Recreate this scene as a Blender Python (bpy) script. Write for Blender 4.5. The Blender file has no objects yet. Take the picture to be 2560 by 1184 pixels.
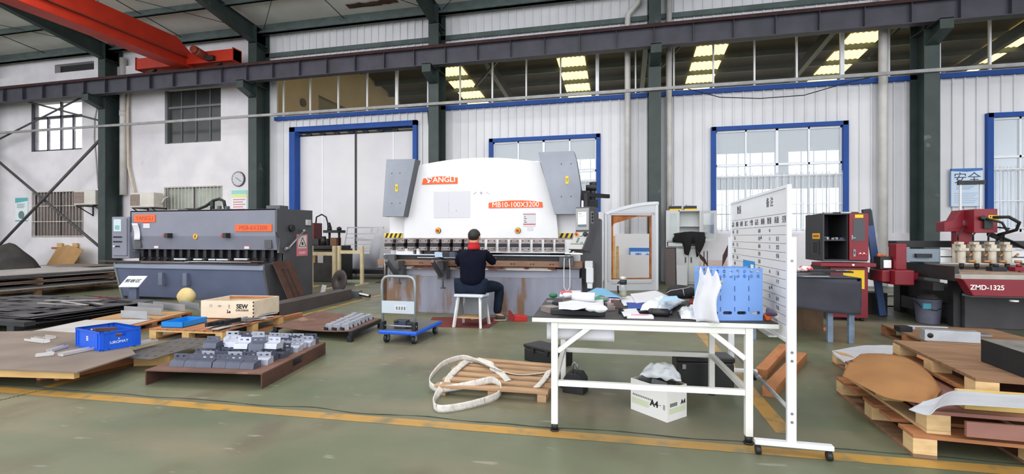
import bpy, bmesh, math, random
from mathutils import Vector, Matrix, noise
R = math.radians
scene = bpy.context.scene
col = scene.collection

# ------------------------------------------------------------------ camera, sky, lights, exposure
H, F = 1.3, 1200.0                      # eye height (m), focal length in pixels of the 2560x1184 frame
YAW = R(13.1)
CX, CY = 1280.0, 592.0
cam = bpy.data.objects.new('camera', bpy.data.cameras.new('camera'))
cam.data.sensor_width = 36.0
cam.data.lens = 36.0 * F / 2560.0
cam.data.clip_start = 0.05
cam.data.clip_end = 300
cam.location = (0, 0, H)
cam.rotation_euler = (R(90), 0, YAW)
col.objects.link(cam)
scene.camera = cam

world = bpy.data.worlds.new('world')
scene.world = world
world.use_nodes = True
wn = world.node_tree.nodes
wn['Background'].inputs[0].default_value = (0.93, 0.96, 1.0, 1)
wn['Background'].inputs[1].default_value = 2.4

def area(name, loc, rot, sx, sy, power, color=(1, 1, 1)):
    l = bpy.data.lights.new(name, 'AREA')
    l.shape = 'RECTANGLE'; l.size = sx; l.size_y = sy; l.energy = power; l.color = color
    o = bpy.data.objects.new(name, l)
    o.location = loc; o.rotation_euler = rot
    col.objects.link(o)
    return o
# daylight falling through the roof-light strips of this hall
for i, x in enumerate((-20.0, -13.0, -7.0, -1.0, 5.0, 11.0)):
    k = 0.5 if x > 3 else 1.0            # right-hand lamps weakened to darken that side of the hall
    area('roof_light', (x, 6.3, 8.75), (R(-8), 0, 0), 1.4, 5.0, 225 * k, (1.0, 0.985, 0.95))
    area('roof_light', (x, -1.5, 9.3), (R(14), 0, 0), 1.4, 6.0, 120 * k, (1.0, 0.985, 0.95))
# daylight inside the hall behind the panelled wall

scene.view_settings.view_transform = 'Standard'
scene.view_settings.look = 'None'
scene.view_settings.exposure = 0.2
scene.view_settings.gamma = 1.0
scene.view_settings.use_curve_mapping = False

# ------------------------------------------------------------------ pixels -> points of the place
FW = Vector((-math.sin(YAW), math.cos(YAW), 0)); RT = Vector((math.cos(YAW), math.sin(YAW), 0))
def ray(px, py):
    return FW + RT * ((px - CX) / F) + Vector((0, 0, 1)) * ((CY - py) / F)
EYE = Vector((0, 0, H))
def at(px, py, Y):
    r = ray(px, py); return EYE + r * (Y / r.y)
def fl(px, py, z=0.0):
    r = ray(px, py); return EYE + r * ((z - H) / r.z)
def ax(px, Y):
    return at(px, CY, Y).x
def atx(px, py, X):
    r = ray(px, py); return EYE + r * (X / r.x)
def base2(a, b, z=0.0):
    p, q = fl(a[0], a[1], z), fl(b[0], b[1], z)
    d = q - p
    return (p + q) / 2, math.atan2(d.y, d.x), d.length

# ------------------------------------------------------------------ materials
def lin(c):
    c = c / 255.0
    return c / 12.92 if c <= 0.04045 else ((c + 0.055) / 1.055) ** 2.4
def rgb(t):
    return (lin(t[0]), lin(t[1]), lin(t[2]), 1.0)
MATS = {}
def mat(name, c, rough=0.55, metal=0.0, c2=None, scale=4.0, amount=0.5, bump=0.0, stretch=None, sharp=0.15, detail=4.0,
        emit=0.0, alpha=None, wear=None, wear_at=0.62):
    """two-tone noise material; wear = colour of a third, sparse worn or rusty layer"""
    if name in MATS: return MATS[name]
    m = bpy.data.materials.new(name); m.use_nodes = True
    n, l = m.node_tree.nodes, m.node_tree.links
    b = n['Principled BSDF']
    b.inputs['Base Color'].default_value = rgb(c)
    b.inputs['Roughness'].default_value = rough
    b.inputs['Metallic'].default_value = metal
    if c2 is not None or bump or wear is not None:
        tc = n.new('ShaderNodeTexCoord'); mp = n.new('ShaderNodeMapping')
        l.new(tc.outputs['Object'], mp.inputs[0])
        if stretch: mp.inputs['Scale'].default_value = stretch
        t = n.new('ShaderNodeTexNoise'); t.inputs['Scale'].default_value = scale; t.inputs['Detail'].default_value = detail
        l.new(mp.outputs[0], t.inputs['Vector'])
        out = None
        if c2 is not None:
            rp = n.new('ShaderNodeValToRGB')
            rp.color_ramp.elements[0].position = 0.5 - sharp; rp.color_ramp.elements[0].color = rgb(c)
            rp.color_ramp.elements[1].position = 0.5 + sharp
            k = amount
            rp.color_ramp.elements[1].color = tuple(rgb(c)[i] * (1 - k) + rgb(c2)[i] * k for i in range(4))
            l.new(t.outputs[0], rp.inputs[0]); out = rp.outputs[0]
        if wear is not None:
            t2 = n.new('ShaderNodeTexNoise'); t2.inputs['Scale'].default_value = scale * 0.7; t2.inputs['Detail'].default_value = 6
            mp2 = n.new('ShaderNodeMapping'); mp2.inputs['Location'].default_value = (3.1, 7.7, 1.3)
            if stretch: mp2.inputs['Scale'].default_value = stretch
            l.new(tc.outputs['Object'], mp2.inputs[0]); l.new(mp2.outputs[0], t2.inputs['Vector'])
            r2 = n.new('ShaderNodeValToRGB')
            r2.color_ramp.elements[0].position = wear_at; r2.color_ramp.elements[1].position = wear_at + 0.06
            mx = n.new('ShaderNodeMix'); mx.data_type = 'RGBA'
            l.new(t2.outputs[0], r2.inputs[0]); l.new(r2.outputs[0], mx.inputs[0])
            if out: l.new(out, mx.inputs[6])
            else: mx.inputs[6].default_value = rgb(c)
            mx.inputs[7].default_value = rgb(wear)
            out = mx.outputs[2]
        if out: l.new(out, b.inputs['Base Color'])
        if bump:
            bp = n.new('ShaderNodeBump'); bp.inputs['Strength'].default_value = bump; bp.inputs['Distance'].default_value = 0.02
            l.new(t.outputs[0], bp.inputs['Height']); l.new(bp.outputs[0], b.inputs['Normal'])
    if emit:
        b.inputs['Emission Color'].default_value = rgb(c); b.inputs['Emission Strength'].default_value = emit
    if alpha is not None:
        b.inputs['Alpha'].default_value = alpha
    MATS[name] = m
    return m

def glass(name, haze, tint=(255, 255, 255), rough=0.02, hazecol=(235, 240, 245), gloss=0.12):
    """a thin pane: mostly clear, a little mirror, a little dust"""
    m = bpy.data.materials.new(name); m.use_nodes = True
    n, l = m.node_tree.nodes, m.node_tree.links
    n.remove(n['Principled BSDF'])
    o = n['Material Output']
    tr = n.new('ShaderNodeBsdfTransparent'); tr.inputs[0].default_value = rgb(tint)
    gl = n.new('ShaderNodeBsdfGlossy'); gl.inputs['Roughness'].default_value = rough
    df = n.new('ShaderNodeBsdfDiffuse'); df.inputs[0].default_value = rgb(hazecol)
    a = n.new('ShaderNodeMixShader'); a.inputs[0].default_value = gloss
    b = n.new('ShaderNodeMixShader'); b.inputs[0].default_value = haze
    l.new(tr.outputs[0], a.inputs[1]); l.new(gl.outputs[0], a.inputs[2])
    l.new(a.outputs[0], b.inputs[1]); l.new(df.outputs[0], b.inputs[2])
    l.new(b.outputs[0], o.inputs[0])
    return m

GREEN = mat('column_green_paint', (52, 66, 63), 0.5, 0, (40, 51, 50), 3, 0.7, wear=(95, 100, 96), wear_at=0.68)
BEAMGREY = mat('runway_grey_paint', (72, 70, 82), 0.55, 0, (55, 54, 64), 2.5, 0.7)
RAILRUST = mat('rail_rust', (74, 44, 44), 0.8, 0.2, (48, 32, 34), 6, 0.8)
ORANGE = mat('crane_orange', (186, 44, 18), 0.5, 0, (158, 36, 16), 2.5, 0.6)
DARKORANGE = mat('crane_flange_dark', (120, 48, 34), 0.6, 0, (90, 40, 30), 4, 0.6)
PLASTER = mat('white_painted_brick', (232, 228, 232), 0.85, 0, (214, 210, 216), 1.2, 0.8, bump=0.15, wear=(196, 192, 196), wear_at=0.7)
PANEL = mat('white_wall_panel', (226, 226, 230), 0.45, 0, (214, 214, 218), 0.8, 0.8)
ROOF = mat('roof_sheet_grey', (226, 225, 221), 0.8, 0, (206, 204, 196), 0.9, 0.8, wear=(150, 135, 118), wear_at=0.74)
BLUE = mat('blue_frame_paint', (2, 72, 156), 0.6, 0, (2, 60, 136), 3, 0.6)
DOORW = mat('door_panel_white', (222, 220, 224), 0.5, 0, (208, 206, 210), 0.7, 0.7)
ALU = mat('aluminium_white', (228, 230, 236), 0.35, 0.1)
GALV = mat('galvanised', (168, 170, 172), 0.4, 0.6, (140, 142, 145), 6, 0.6)
CABLE = mat('black_cable', (22, 22, 24), 0.6)
BLACK = mat('black_paint', (26, 26, 28), 0.5, 0, (40, 40, 42), 5, 0.5)
PVC = mat('pvc_white', (214, 212, 210), 0.5, 0, (196, 190, 184), 3, 0.7)
CREAMWALL = mat('cream_wall', (206, 190, 160), 0.85, 0, (190, 172, 140), 1.0, 0.7)
DARKPANE = mat('dark_pane', (66, 68, 68), 0.25, 0, (52, 54, 54), 2, 0.7)
FRAMEDK = mat('dark_window_frame', (64, 58, 72), 0.5)
BARS = mat('window_bar_cream', (214, 208, 196), 0.6, 0, (176, 150, 130), 7, 0.4)

# floor: green epoxy worn to grey, with brown dust and scuffs
def floor_mat(name, yellow=False):
    m = bpy.data.materials.new(name); m.use_nodes = True
    n, l = m.node_tree.nodes, m.node_tree.links
    b = n['Principled BSDF']
    tc = n.new('ShaderNodeTexCoord')
    def nz(sc, det, loc=(0, 0, 0), st=(1, 1, 1)):
        mp = n.new('ShaderNodeMapping'); mp.inputs['Location'].default_value = loc; mp.inputs['Scale'].default_value = st
        l.new(tc.outputs['Object'], mp.inputs[0])
        t = n.new('ShaderNodeTexNoise'); t.inputs['Scale'].default_value = sc; t.inputs['Detail'].default_value = det
        l.new(mp.outputs[0], t.inputs['Vector']); return t.outputs[0]
    def ramp(f, p0, c0, p1, c1):
        r = n.new('ShaderNodeValToRGB')
        r.color_ramp.elements[0].position = p0; r.color_ramp.elements[0].color = c0
        r.color_ramp.elements[1].position = p1; r.color_ramp.elements[1].color = c1
        l.new(f, r.inputs[0]); return r.outputs[0]
    def mix(f, a, c):
        x = n.new('ShaderNodeMix'); x.data_type = 'RGBA'
        l.new(f, x.inputs[0])
        l.new(a, x.inputs[6])
        if isinstance(c, tuple): x.inputs[7].default_value = c
        else: l.new(c, x.inputs[7])
        return x.outputs[2]
    W, K = (1, 1, 1, 1), (0, 0, 0, 1)
    base = ramp(nz(0.45, 5), 0.3, rgb((88, 98, 76)), 0.7, rgb((114, 114, 92)))
    base = mix(ramp(nz(0.9, 6, (4, 9, 0), (0.6, 1.4, 1)), 0.47, K, 0.68, (0.8, 0.8, 0.8, 1)), base, rgb((128, 118, 98)))
    base = mix(ramp(nz(2.2, 8, (14, 3, 0), (1, 0.5, 1)), 0.54, K, 0.70, (0.65, 0.65, 0.65, 1)), base, rgb((94, 84, 70)))
    base = mix(ramp(nz(9, 8, (1, 3, 0), (0.35, 1.6, 1)), 0.66, K, 0.70, (0.55, 0.55, 0.55, 1)), base, rgb((150, 148, 134)))
    if yellow:
        y = ramp(nz(1.4, 5, (2, 2, 0)), 0.3, rgb((186, 138, 54)), 0.7, rgb((166, 132, 78)))
        base = mix(ramp(nz(5, 9, (7, 1, 0)), 0.33, (0.2, 0.2, 0.2, 1), 0.48, (0.94, 0.94, 0.94, 1)), base, y)
    l.new(base, b.inputs['Base Color'])
    rr = ramp(nz(1.5, 5, (3, 3, 0)), 0.3, (0.30, 0.30, 0.30, 1), 0.7, (0.52, 0.52, 0.52, 1))
    l.new(rr, b.inputs['Roughness'])
    bp = n.new('ShaderNodeBump'); bp.inputs['Strength'].default_value = 0.08
    l.new(nz(14, 6), bp.inputs['Height']); l.new(bp.outputs[0], b.inputs['Normal'])
    return m
FLOOR = floor_mat('worn_green_floor'); YELLOW = floor_mat('worn_yellow_line', True)

# ------------------------------------------------------------------ mesh building
def mtx(loc=(0, 0, 0), rot=(0, 0, 0)):
    from mathutils import Euler
    return Matrix.Translation(Vector(loc)) @ Euler(rot, 'XYZ').to_matrix().to_4x4()
class MB:
    def __init__(s, m=None):
        s.v, s.f, s.mi, s.sm, s.mats = [], [], [], [], []
        s.cur = 0; s.T = None
        if m: s.use(m)
    def use(s, m):
        if m not in s.mats: s.mats.append(m)
        s.cur = s.mats.index(m); return s
    def add(s, vs, fs, smooth=False):
        o = len(s.v)
        for v in vs:
            v = Vector(v)
            s.v.append(s.T @ v if s.T is not None else v)
        for f in fs:
            s.f.append([i + o for i in f]); s.mi.append(s.cur); s.sm.append(smooth)
        return s
    def bx(s, x0, x1, y0, y1, z0, z1):
        vs = [(x, y, z) for z in (z0, z1) for y in (y0, y1) for x in (x0, x1)]
        return s.add(vs, [(0, 2, 3, 1), (4, 5, 7, 6), (0, 1, 5, 4), (2, 6, 7, 3), (0, 4, 6, 2), (1, 3, 7, 5)])
    def box(s, c, sz, rot=(0, 0, 0)):
        M = mtx(c, rot); h = [a / 2 for a in sz]
        vs = [M @ Vector((x * h[0], y * h[1], z * h[2])) for z in (-1, 1) for y in (-1, 1) for x in (-1, 1)]
        return s.add(vs, [(0, 2, 3, 1), (4, 5, 7, 6), (0, 1, 5, 4), (2, 6, 7, 3), (0, 4, 6, 2), (1, 3, 7, 5)])
    def bar(s, p, q, w, h, up=(0, 0, 1)):
        p, q = Vector(p), Vector(q); d = (q - p).normalized(); up = Vector(up)
        if abs(d.dot(up)) > 0.98: up = Vector((0, 1, 0))
        a = d.cross(up).normalized() * w / 2; b = a.cross(d).normalized() * h / 2
        vs = [c + i * a + j * b for c in (p, q) for i, j in ((-1, -1), (1, -1), (1, 1), (-1, 1))]
        return s.add(vs, [(3, 2, 1, 0), (4, 5, 6, 7), (0, 1, 5, 4), (1, 2, 6, 5), (2, 3, 7, 6), (3, 0, 4, 7)])
    def cyl(s, p, q, r, r2=None, n=14, caps=True):
        p, q = Vector(p), Vector(q); r2 = r if r2 is None else r2
        d = (q - p).normalized(); up = Vector((0, 0, 1)) if abs(d.z) < 0.95 else Vector((1, 0, 0))
        a = d.cross(up).normalized(); b = d.cross(a)
        vs = [c + rr * (math.cos(t) * a + math.sin(t) * b) for c, rr in ((p, r), (q, r2)) for t in [2 * math.pi * i / n for i in range(n)]]
        s.add(vs, [(i, i + n, (i + 1) % n + n, (i + 1) % n) for i in range(n)], True)
        if caps: s.add(vs, [tuple(range(n)), tuple(range(2 * n - 1, n - 1, -1))])
        return s
    def tube(s, pts, r, n=8, caps=True):
        pts = [Vector(p) for p in pts]; rings = []; prev = None
        for i, p in enumerate(pts):
            d = (pts[min(i + 1, len(pts) - 1)] - pts[max(i - 1, 0)]).normalized()
            if prev is None:
                up = Vector((0, 0, 1)) if abs(d.z) < 0.9 else Vector((1, 0, 0)); a = d.cross(up).normalized()
            else:
                a = (prev - d * prev.dot(d)); a = a.normalized() if a.length > 1e-6 else d.orthogonal().normalized()
            prev = a; b = d.cross(a); rr = r[i] if isinstance(r, (list, tuple)) else r
            rings.append([p + rr * (math.cos(t) * a + math.sin(t) * b) for t in [2 * math.pi * k / n for k in range(n)]])
        vs = [v for q in rings for v in q]; fs = []
        for i in range(len(pts) - 1):
            for k in range(n): fs.append((i * n + k, i * n + (k + 1) % n, (i + 1) * n + (k + 1) % n, (i + 1) * n + k))
        s.add(vs, fs, True)
        if caps: s.add(rings[0], [tuple(range(n - 1, -1, -1))]); s.add(rings[-1], [tuple(range(n))])
        return s
    def lathe(s, prof, c=(0, 0, 0), n=24, M=None):
        c = Vector(c); vs = []
        for r, z in prof:
            for k in range(n):
                t = 2 * math.pi * k / n; v = Vector((r * math.cos(t), r * math.sin(t), z))
                vs.append((M @ v if M is not None else v) + c)
        fs = [(i * n + k, i * n + (k + 1) % n, (i + 1) * n + (k + 1) % n, (i + 1) * n + k) for i in range(len(prof) - 1) for k in range(n)]
        s.add(vs, fs, True)
        s.add(vs[:n], [tuple(range(n - 1, -1, -1))]); s.add(vs[-n:], [tuple(range(n))])
        return s
    def prism(s, poly, axis, a0, a1):
        """polygon (in the two other axes, in order) pushed from a0 to a1 along axis"""
        def P(u, w, a): return {'x': (a, u, w), 'y': (u, a, w), 'z': (u, w, a)}[axis]
        n = len(poly); vs = [P(u, w, a0) for u, w in poly] + [P(u, w, a1) for u, w in poly]
        fs = [tuple(range(n)), tuple(range(2 * n - 1, n - 1, -1))] + [(i, i + n, (i + 1) % n + n, (i + 1) % n) for i in range(n)]
        return s.add(vs, fs)
    def ball(s, c, rx, ry=None, rz=None, nu=16, nv=10, rot=None):
        ry = rx if ry is None else ry; rz = rx if rz is None else rz; c = Vector(c); vs = []
        for j in range(nv + 1):
            p = math.pi * j / nv
            for i in range(nu):
                t = 2 * math.pi * i / nu
                v = Vector((rx * math.sin(p) * math.cos(t), ry * math.sin(p) * math.sin(t), rz * math.cos(p)))
                vs.append(c + (rot @ v if rot is not None else v))
        return s.add(vs, [(j * nu + i, (j + 1) * nu + i, (j + 1) * nu + (i + 1) % nu, j * nu + (i + 1) % nu) for j in range(nv) for i in range(nu)], True)
    def surf(s, fn, nu, nv, th=0.0, smooth=True):
        """a sheet fn(u, v) with thickness th"""
        g = [[Vector(fn(i / nu, j / nv)) for i in range(nu + 1)] for j in range(nv + 1)]
        w = nu + 1; top = [p for r in g for p in r]
        q = lambda i, j: j * w + i
        fs = [(q(i, j), q(i + 1, j), q(i + 1, j + 1), q(i, j + 1)) for j in range(nv) for i in range(nu)]
        if not th: return s.add(top, fs, smooth)
        nrm = []
        for j in range(nv + 1):
            for i in range(nu + 1):
                a = g[j][min(i + 1, nu)] - g[j][max(i - 1, 0)]; b = g[min(j + 1, nv)][i] - g[max(j - 1, 0)][i]
                c = a.cross(b); nrm.append(c.normalized() if c.length > 1e-12 else Vector((0, 0, 1)))
        N = len(top); bot = [p - n_ * th for p, n_ in zip(top, nrm)]
        fs2 = [tuple(N + i for i in reversed(f)) for f in fs]
        rim = [q(i, 0) for i in range(nu)] + [q(nu, j) for j in range(nv)] + [q(i, nv) for i in range(nu, 0, -1)] + [q(0, j) for j in range(nv, 0, -1)]
        s.add(top + bot, fs + fs2, smooth)
        s.add(top + bot, [(rim[k], N + rim[k], N + rim[(k + 1) % len(rim)], rim[(k + 1) % len(rim)]) for k in range(len(rim))])
        return s
    def build(s, name, parent=None, loc=None, rot=None, bevel=0.0, seg=2):
        me = bpy.data.meshes.new(name)
        me.from_pydata([tuple(v) for v in s.v], [], s.f)
        for m in s.mats: me.materials.append(m)
        me.polygons.foreach_set('material_index', s.mi)
        me.polygons.foreach_set('use_smooth', s.sm)
        bm = bmesh.new(); bm.from_mesh(me)
        bmesh.ops.remove_doubles(bm, verts=bm.verts, dist=1e-5)
        bmesh.ops.recalc_face_normals(bm, faces=bm.faces)
        bm.to_mesh(me); bm.free(); me.update()
        o = bpy.data.objects.new(name, me)
        col.objects.link(o)
        if parent: o.parent = parent
        if loc is not None: o.location = loc
        if rot is not None: o.rotation_euler = rot
        if bevel:
            b = o.modifiers.new('bevel', 'BEVEL'); b.width = bevel; b.segments = seg; b.limit_method = 'ANGLE'; b.angle_limit = R(40)
        return o
def tag(o, label=None, cat=None, group=None, kind=None):
    if label: o['label'] = label
    if cat: o['category'] = cat
    if group: o['group'] = group
    if kind: o['kind'] = kind
    return o
def thing(name, label, cat, loc=(0, 0, 0), rz=0.0, group=None):
    o = bpy.data.objects.new(name, None); col.objects.link(o)
    o.empty_display_size = 0.1
    o.location = loc; o.rotation_euler = (0, 0, rz)
    return tag(o, label, cat, group)
def copy_tree(o, parent=None):
    c = o.copy(); col.objects.link(c)
    if parent: c.parent = parent
    for ch in [x for x in bpy.data.objects if x.parent == o]: copy_tree(ch, c)
    return c
def text(name, s, size, m, parent=None, loc=(0, 0, 0), rot=(R(90), 0, 0), ext=0.0012, sx=1.0, align='CENTER', off=0.0):
    cu = bpy.data.curves.new(name, 'FONT'); cu.body = s; cu.size = size; cu.extrude = ext
    cu.align_x = align; cu.align_y = 'CENTER'; cu.offset = off
    t = bpy.data.objects.new(name, cu); col.objects.link(t)
    dg = bpy.context.evaluated_depsgraph_get()
    me = bpy.data.meshes.new_from_object(t.evaluated_get(dg))
    bpy.data.objects.remove(t); bpy.data.curves.remove(cu)
    for v in me.vertices: v.co.x *= sx
    me.materials.clear(); me.materials.append(m)
    o = bpy.data.objects.new(name, me); col.objects.link(o)
    if parent: o.parent = parent
    o.location = loc; o.rotation_euler = rot
    return o
def grid_wall(mb, x0, x1, z0, z1, holes, y0, y1):
    xs = sorted({x0, x1} | {min(max(h[k], x0), x1) for h in holes for k in (0, 1)})
    for a, b in zip(xs, xs[1:]):
        m = (a + b) / 2
        cuts = sorted((h[2], h[3]) for h in holes if h[0] < m < h[1])
        z = z0
        for c0, c1 in cuts:
            if c0 > z: mb.bx(a, b, y0, y1, z, c0)
            z = max(z, c1)
        if z < z1: mb.bx(a, b, y0, y1, z, z1)
def nz(*a): return noise.noise(Vector(a))
# ------------------------------------------------------------------ the hall
WY = 14.6                                # inner face of the long wall
CF = 13.9                                # front faces of the steel columns
COLX = [0.845 + 6.575 * k for k in (-3, -2, -1, 0, 1)]
def zat(px, py, Y): return at(px, py, Y).z
def wrect(px0, px1, py0, py1, Y=WY):     # a rectangle on a wall plane seen between two pixel corners
    m = (px0 + px1) / 2
    return ax(px0, Y), ax(px1, Y), zat(m, py1, Y), zat(m, py0, Y)

fb = MB(FLOOR); fb.bx(-44, 26, -9, 46, -0.15, 0)
tag(fb.build('floor'), kind='structure')

# yellow walkway lines painted on the floor, and the joint beside the long one
def strip(name, p, q, w, m, z=0.0015, wob=0.0, n=40):
    p, q = Vector(p), Vector(q); d = (q - p).normalized(); s = Vector((-d.y, d.x, 0))
    b = MB(m)
    def f(u, v):
        c = p.lerp(q, u) + s * (wob * nz(u * 37, w * 91, 0) )
        k = w * (0.5 + (0.5 * nz(u * 83, 3, w) if wob else 0))
        return (c.x + s.x * k * (v * 2 - 1), c.y + s.y * k * (v * 2 - 1), z)
    b.surf(f, n, 1, 0.0, False)
    return tag(b.build(name), kind='structure')
def ext(a, b, t0, t1):
    a, b = Vector(a), Vector(b); return a + (b - a) * t0, a + (b - a) * t1
la, lb = ext(fl(120, 983), fl(2480, 1172), -0.9, 1.6)
strip('floor_line_front', la, lb, 0.115, YELLOW)
off = Vector((-(lb - la).normalized().y, (lb - la).normalized().x, 0)) * 0.11
CRACK = mat('floor_joint_dark', (46, 48, 40), 0.9, 0, (70, 68, 56), 20, 0.8)
strip('floor_joint_front', la + off, lb + off, 0.012, CRACK, 0.002, 0.05, 300)
pa, pb = ext(fl(1742, 820), fl(1956, 1073), -0.6, 1.02)
strip('floor_line_side', pa, pb, 0.12, YELLOW, 0.0012)
pa, pb = ext(fl(122, 966), fl(306, 917), -0.05, 1.4)
strip('floor_line_cross', pa, pb, 0.10, YELLOW, 0.0012)
pa, pb = ext(fl(786, 780), fl(951, 737), -0.6, 1.3)
strip('floor_line_far', pa, pb, 0.11, YELLOW, 0.0012)
pa, pb = ext(fl(0, 1000), fl(118, 972), -0.5, 1.1)
strip('floor_joint_cross', pa, pb, 0.012, CRACK, 0.0022, 0.03, 80)

# --- long wall: white brick on the left, ribbed white panels on the right
BR = -12.55                              # where brick meets panel
W1 = wrect(78, 205, 254, 376); W2 = wrect(412, 552, 222, 356)
W3 = wrect(82, 208, 478, 592); W4 = wrect(413, 555, 465, 560)
VENT = wrect(137, 235, 157, 178)
bw = MB(PLASTER)
grid_wall(bw, -44, BR, 0, 10.2, [W1, W2, W3, W4, VENT], WY, WY + 0.28)
tag(bw.build('wall_back_brick'), kind='structure')
D1 = [ax(738, WY), ax(1036, WY), 0.0, zat(890, 322, WY)]
W5 = wrect(1225, 1500, 346, 580); W6 = wrect(1779, 2117, 316, 580); W7 = [ax(2466, WY), ax(2800, WY), 1.43, zat(2466, 290, WY)]
W5 = (W5[0], W5[1], 1.43, W5[3]); W6 = (W6[0], W6[1], 1.43, W6[3])
CL0, CL1 = 5.5, 7.15                     # clerestory glazing, sill and head
CLX = (ax(690, WY), 20.0)
holes = [tuple(D1), W5, W6, tuple(W7), (CLX[0], CLX[1], CL0, CL1)]
pw = MB(PANEL)
grid_wall(pw, BR, 20, 1.40, 10.2, [(h[0], h[1], max(h[2], 1.40), h[3]) for h in holes], WY + 0.03, WY + 0.12)
x = BR + 0.1
while x < 16:
    cuts = sorted((h[2], h[3]) for h in holes if h[0] - 0.03 < x < h[1] + 0.03); z = 1.40
    for c0, c1 in cuts + [(9.6, 9.6)]:
        if c0 - z > 0.05: pw.prism([(x - 0.020, WY + 0.035), (x - 0.016, WY - .012), (x + 0.016, WY - .012), (x + 0.020, WY + 0.035)], 'z', z, c0)
        z = max(z, c1)
    x += 0.262
tag(pw.build('wall_back'), kind='structure')
dw = MB(PLASTER)                         # low plastered plinth under the panels
grid_wall(dw, BR, 20, 0, 1.40, [tuple(D1)], WY - 0.06, WY + 0.2)
tag(dw.build('wall_back_plinth'), kind='structure')
lw = MB(PLASTER); lw.bx(-44.3, -44, -9, 15, 0, 10); tag(lw.build('wall_left'), kind='structure')
rw = MB(PANEL); rw.bx(20, 20.2, 2, 46, 0, 11); tag(rw.build('wall_right'), kind='structure')

# --- roof, rafters, purlins
SL = 0.105
def roofz(y): return 8.62 + (WY - y) * SL
rf = MB(ROOF)
rf.add([(-44, WY + 0.4, roofz(WY + 0.4)), (26, WY + 0.4, roofz(WY + 0.4)), (26, -4, roofz(-4)), (-44, -4, roofz(-4)),
        (-44, WY + 0.4, roofz(WY + 0.4) + .08), (26, WY + 0.4, roofz(WY + 0.4) + .08), (26, -4, roofz(-4) + .08), (-44, -4, roofz(-4) + .08)],
       [(0, 1, 2, 3), (7, 6, 5, 4), (0, 4, 5, 1), (1, 5, 6, 2), (2, 6, 7, 3), (3, 7, 4, 0)])
tag(rf.build('ceiling'), kind='structure')
PURL = mat('purlin_green_grey', (86, 100, 98), 0.6, 0, (66, 78, 76), 3, 0.7)
allx = [-38.6, -32.03, -25.455] + COLX + [COLX[-1] + 6.575]
for i, y in enumerate([14.28, 12.75, 11.3, 9.8, 8.3, 6.8, 5.3, 3.8, 2.3]):
    p = MB(PURL); h = 0.32 if i == 0 else 0.2
    zt = roofz(y) - 0.01
    p.bx(-44, 20, y - 0.04, y + 0.04, zt - h, zt); p.bx(-44, 20, y - 0.1, y + 0.02, zt - h, zt - h + 0.025)
    if i == 0: p.bx(-44, 20, y - 0.16, y + 0.1, zt - h, zt - h + 0.05)
    tag(p.build('ceiling_purlin'), kind='structure')
ROD = mat('sag_rod_dark', (60, 66, 64), 0.6)
for i, x0 in enumerate(allx[:-1]):
    m = MB(ROD); xm = x0 + 3.3
    m.cyl((xm, 14.2, roofz(14.2) - .14), (xm, 3, roofz(3) - .14), 0.014, n=6)
    m.cyl((x0 + .2, 14.2, roofz(14.2) - .2), (x0 + 6.4, 8.3, roofz(8.3) - .2), 0.01, n=6)
    m.cyl((x0 + 6.4, 14.2, roofz(14.2) - .2), (x0 + .2, 8.3, roofz(8.3) - .2), 0.01, n=6)
    tag(m.build('ceiling_tie_rod'), kind='structure')
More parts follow.
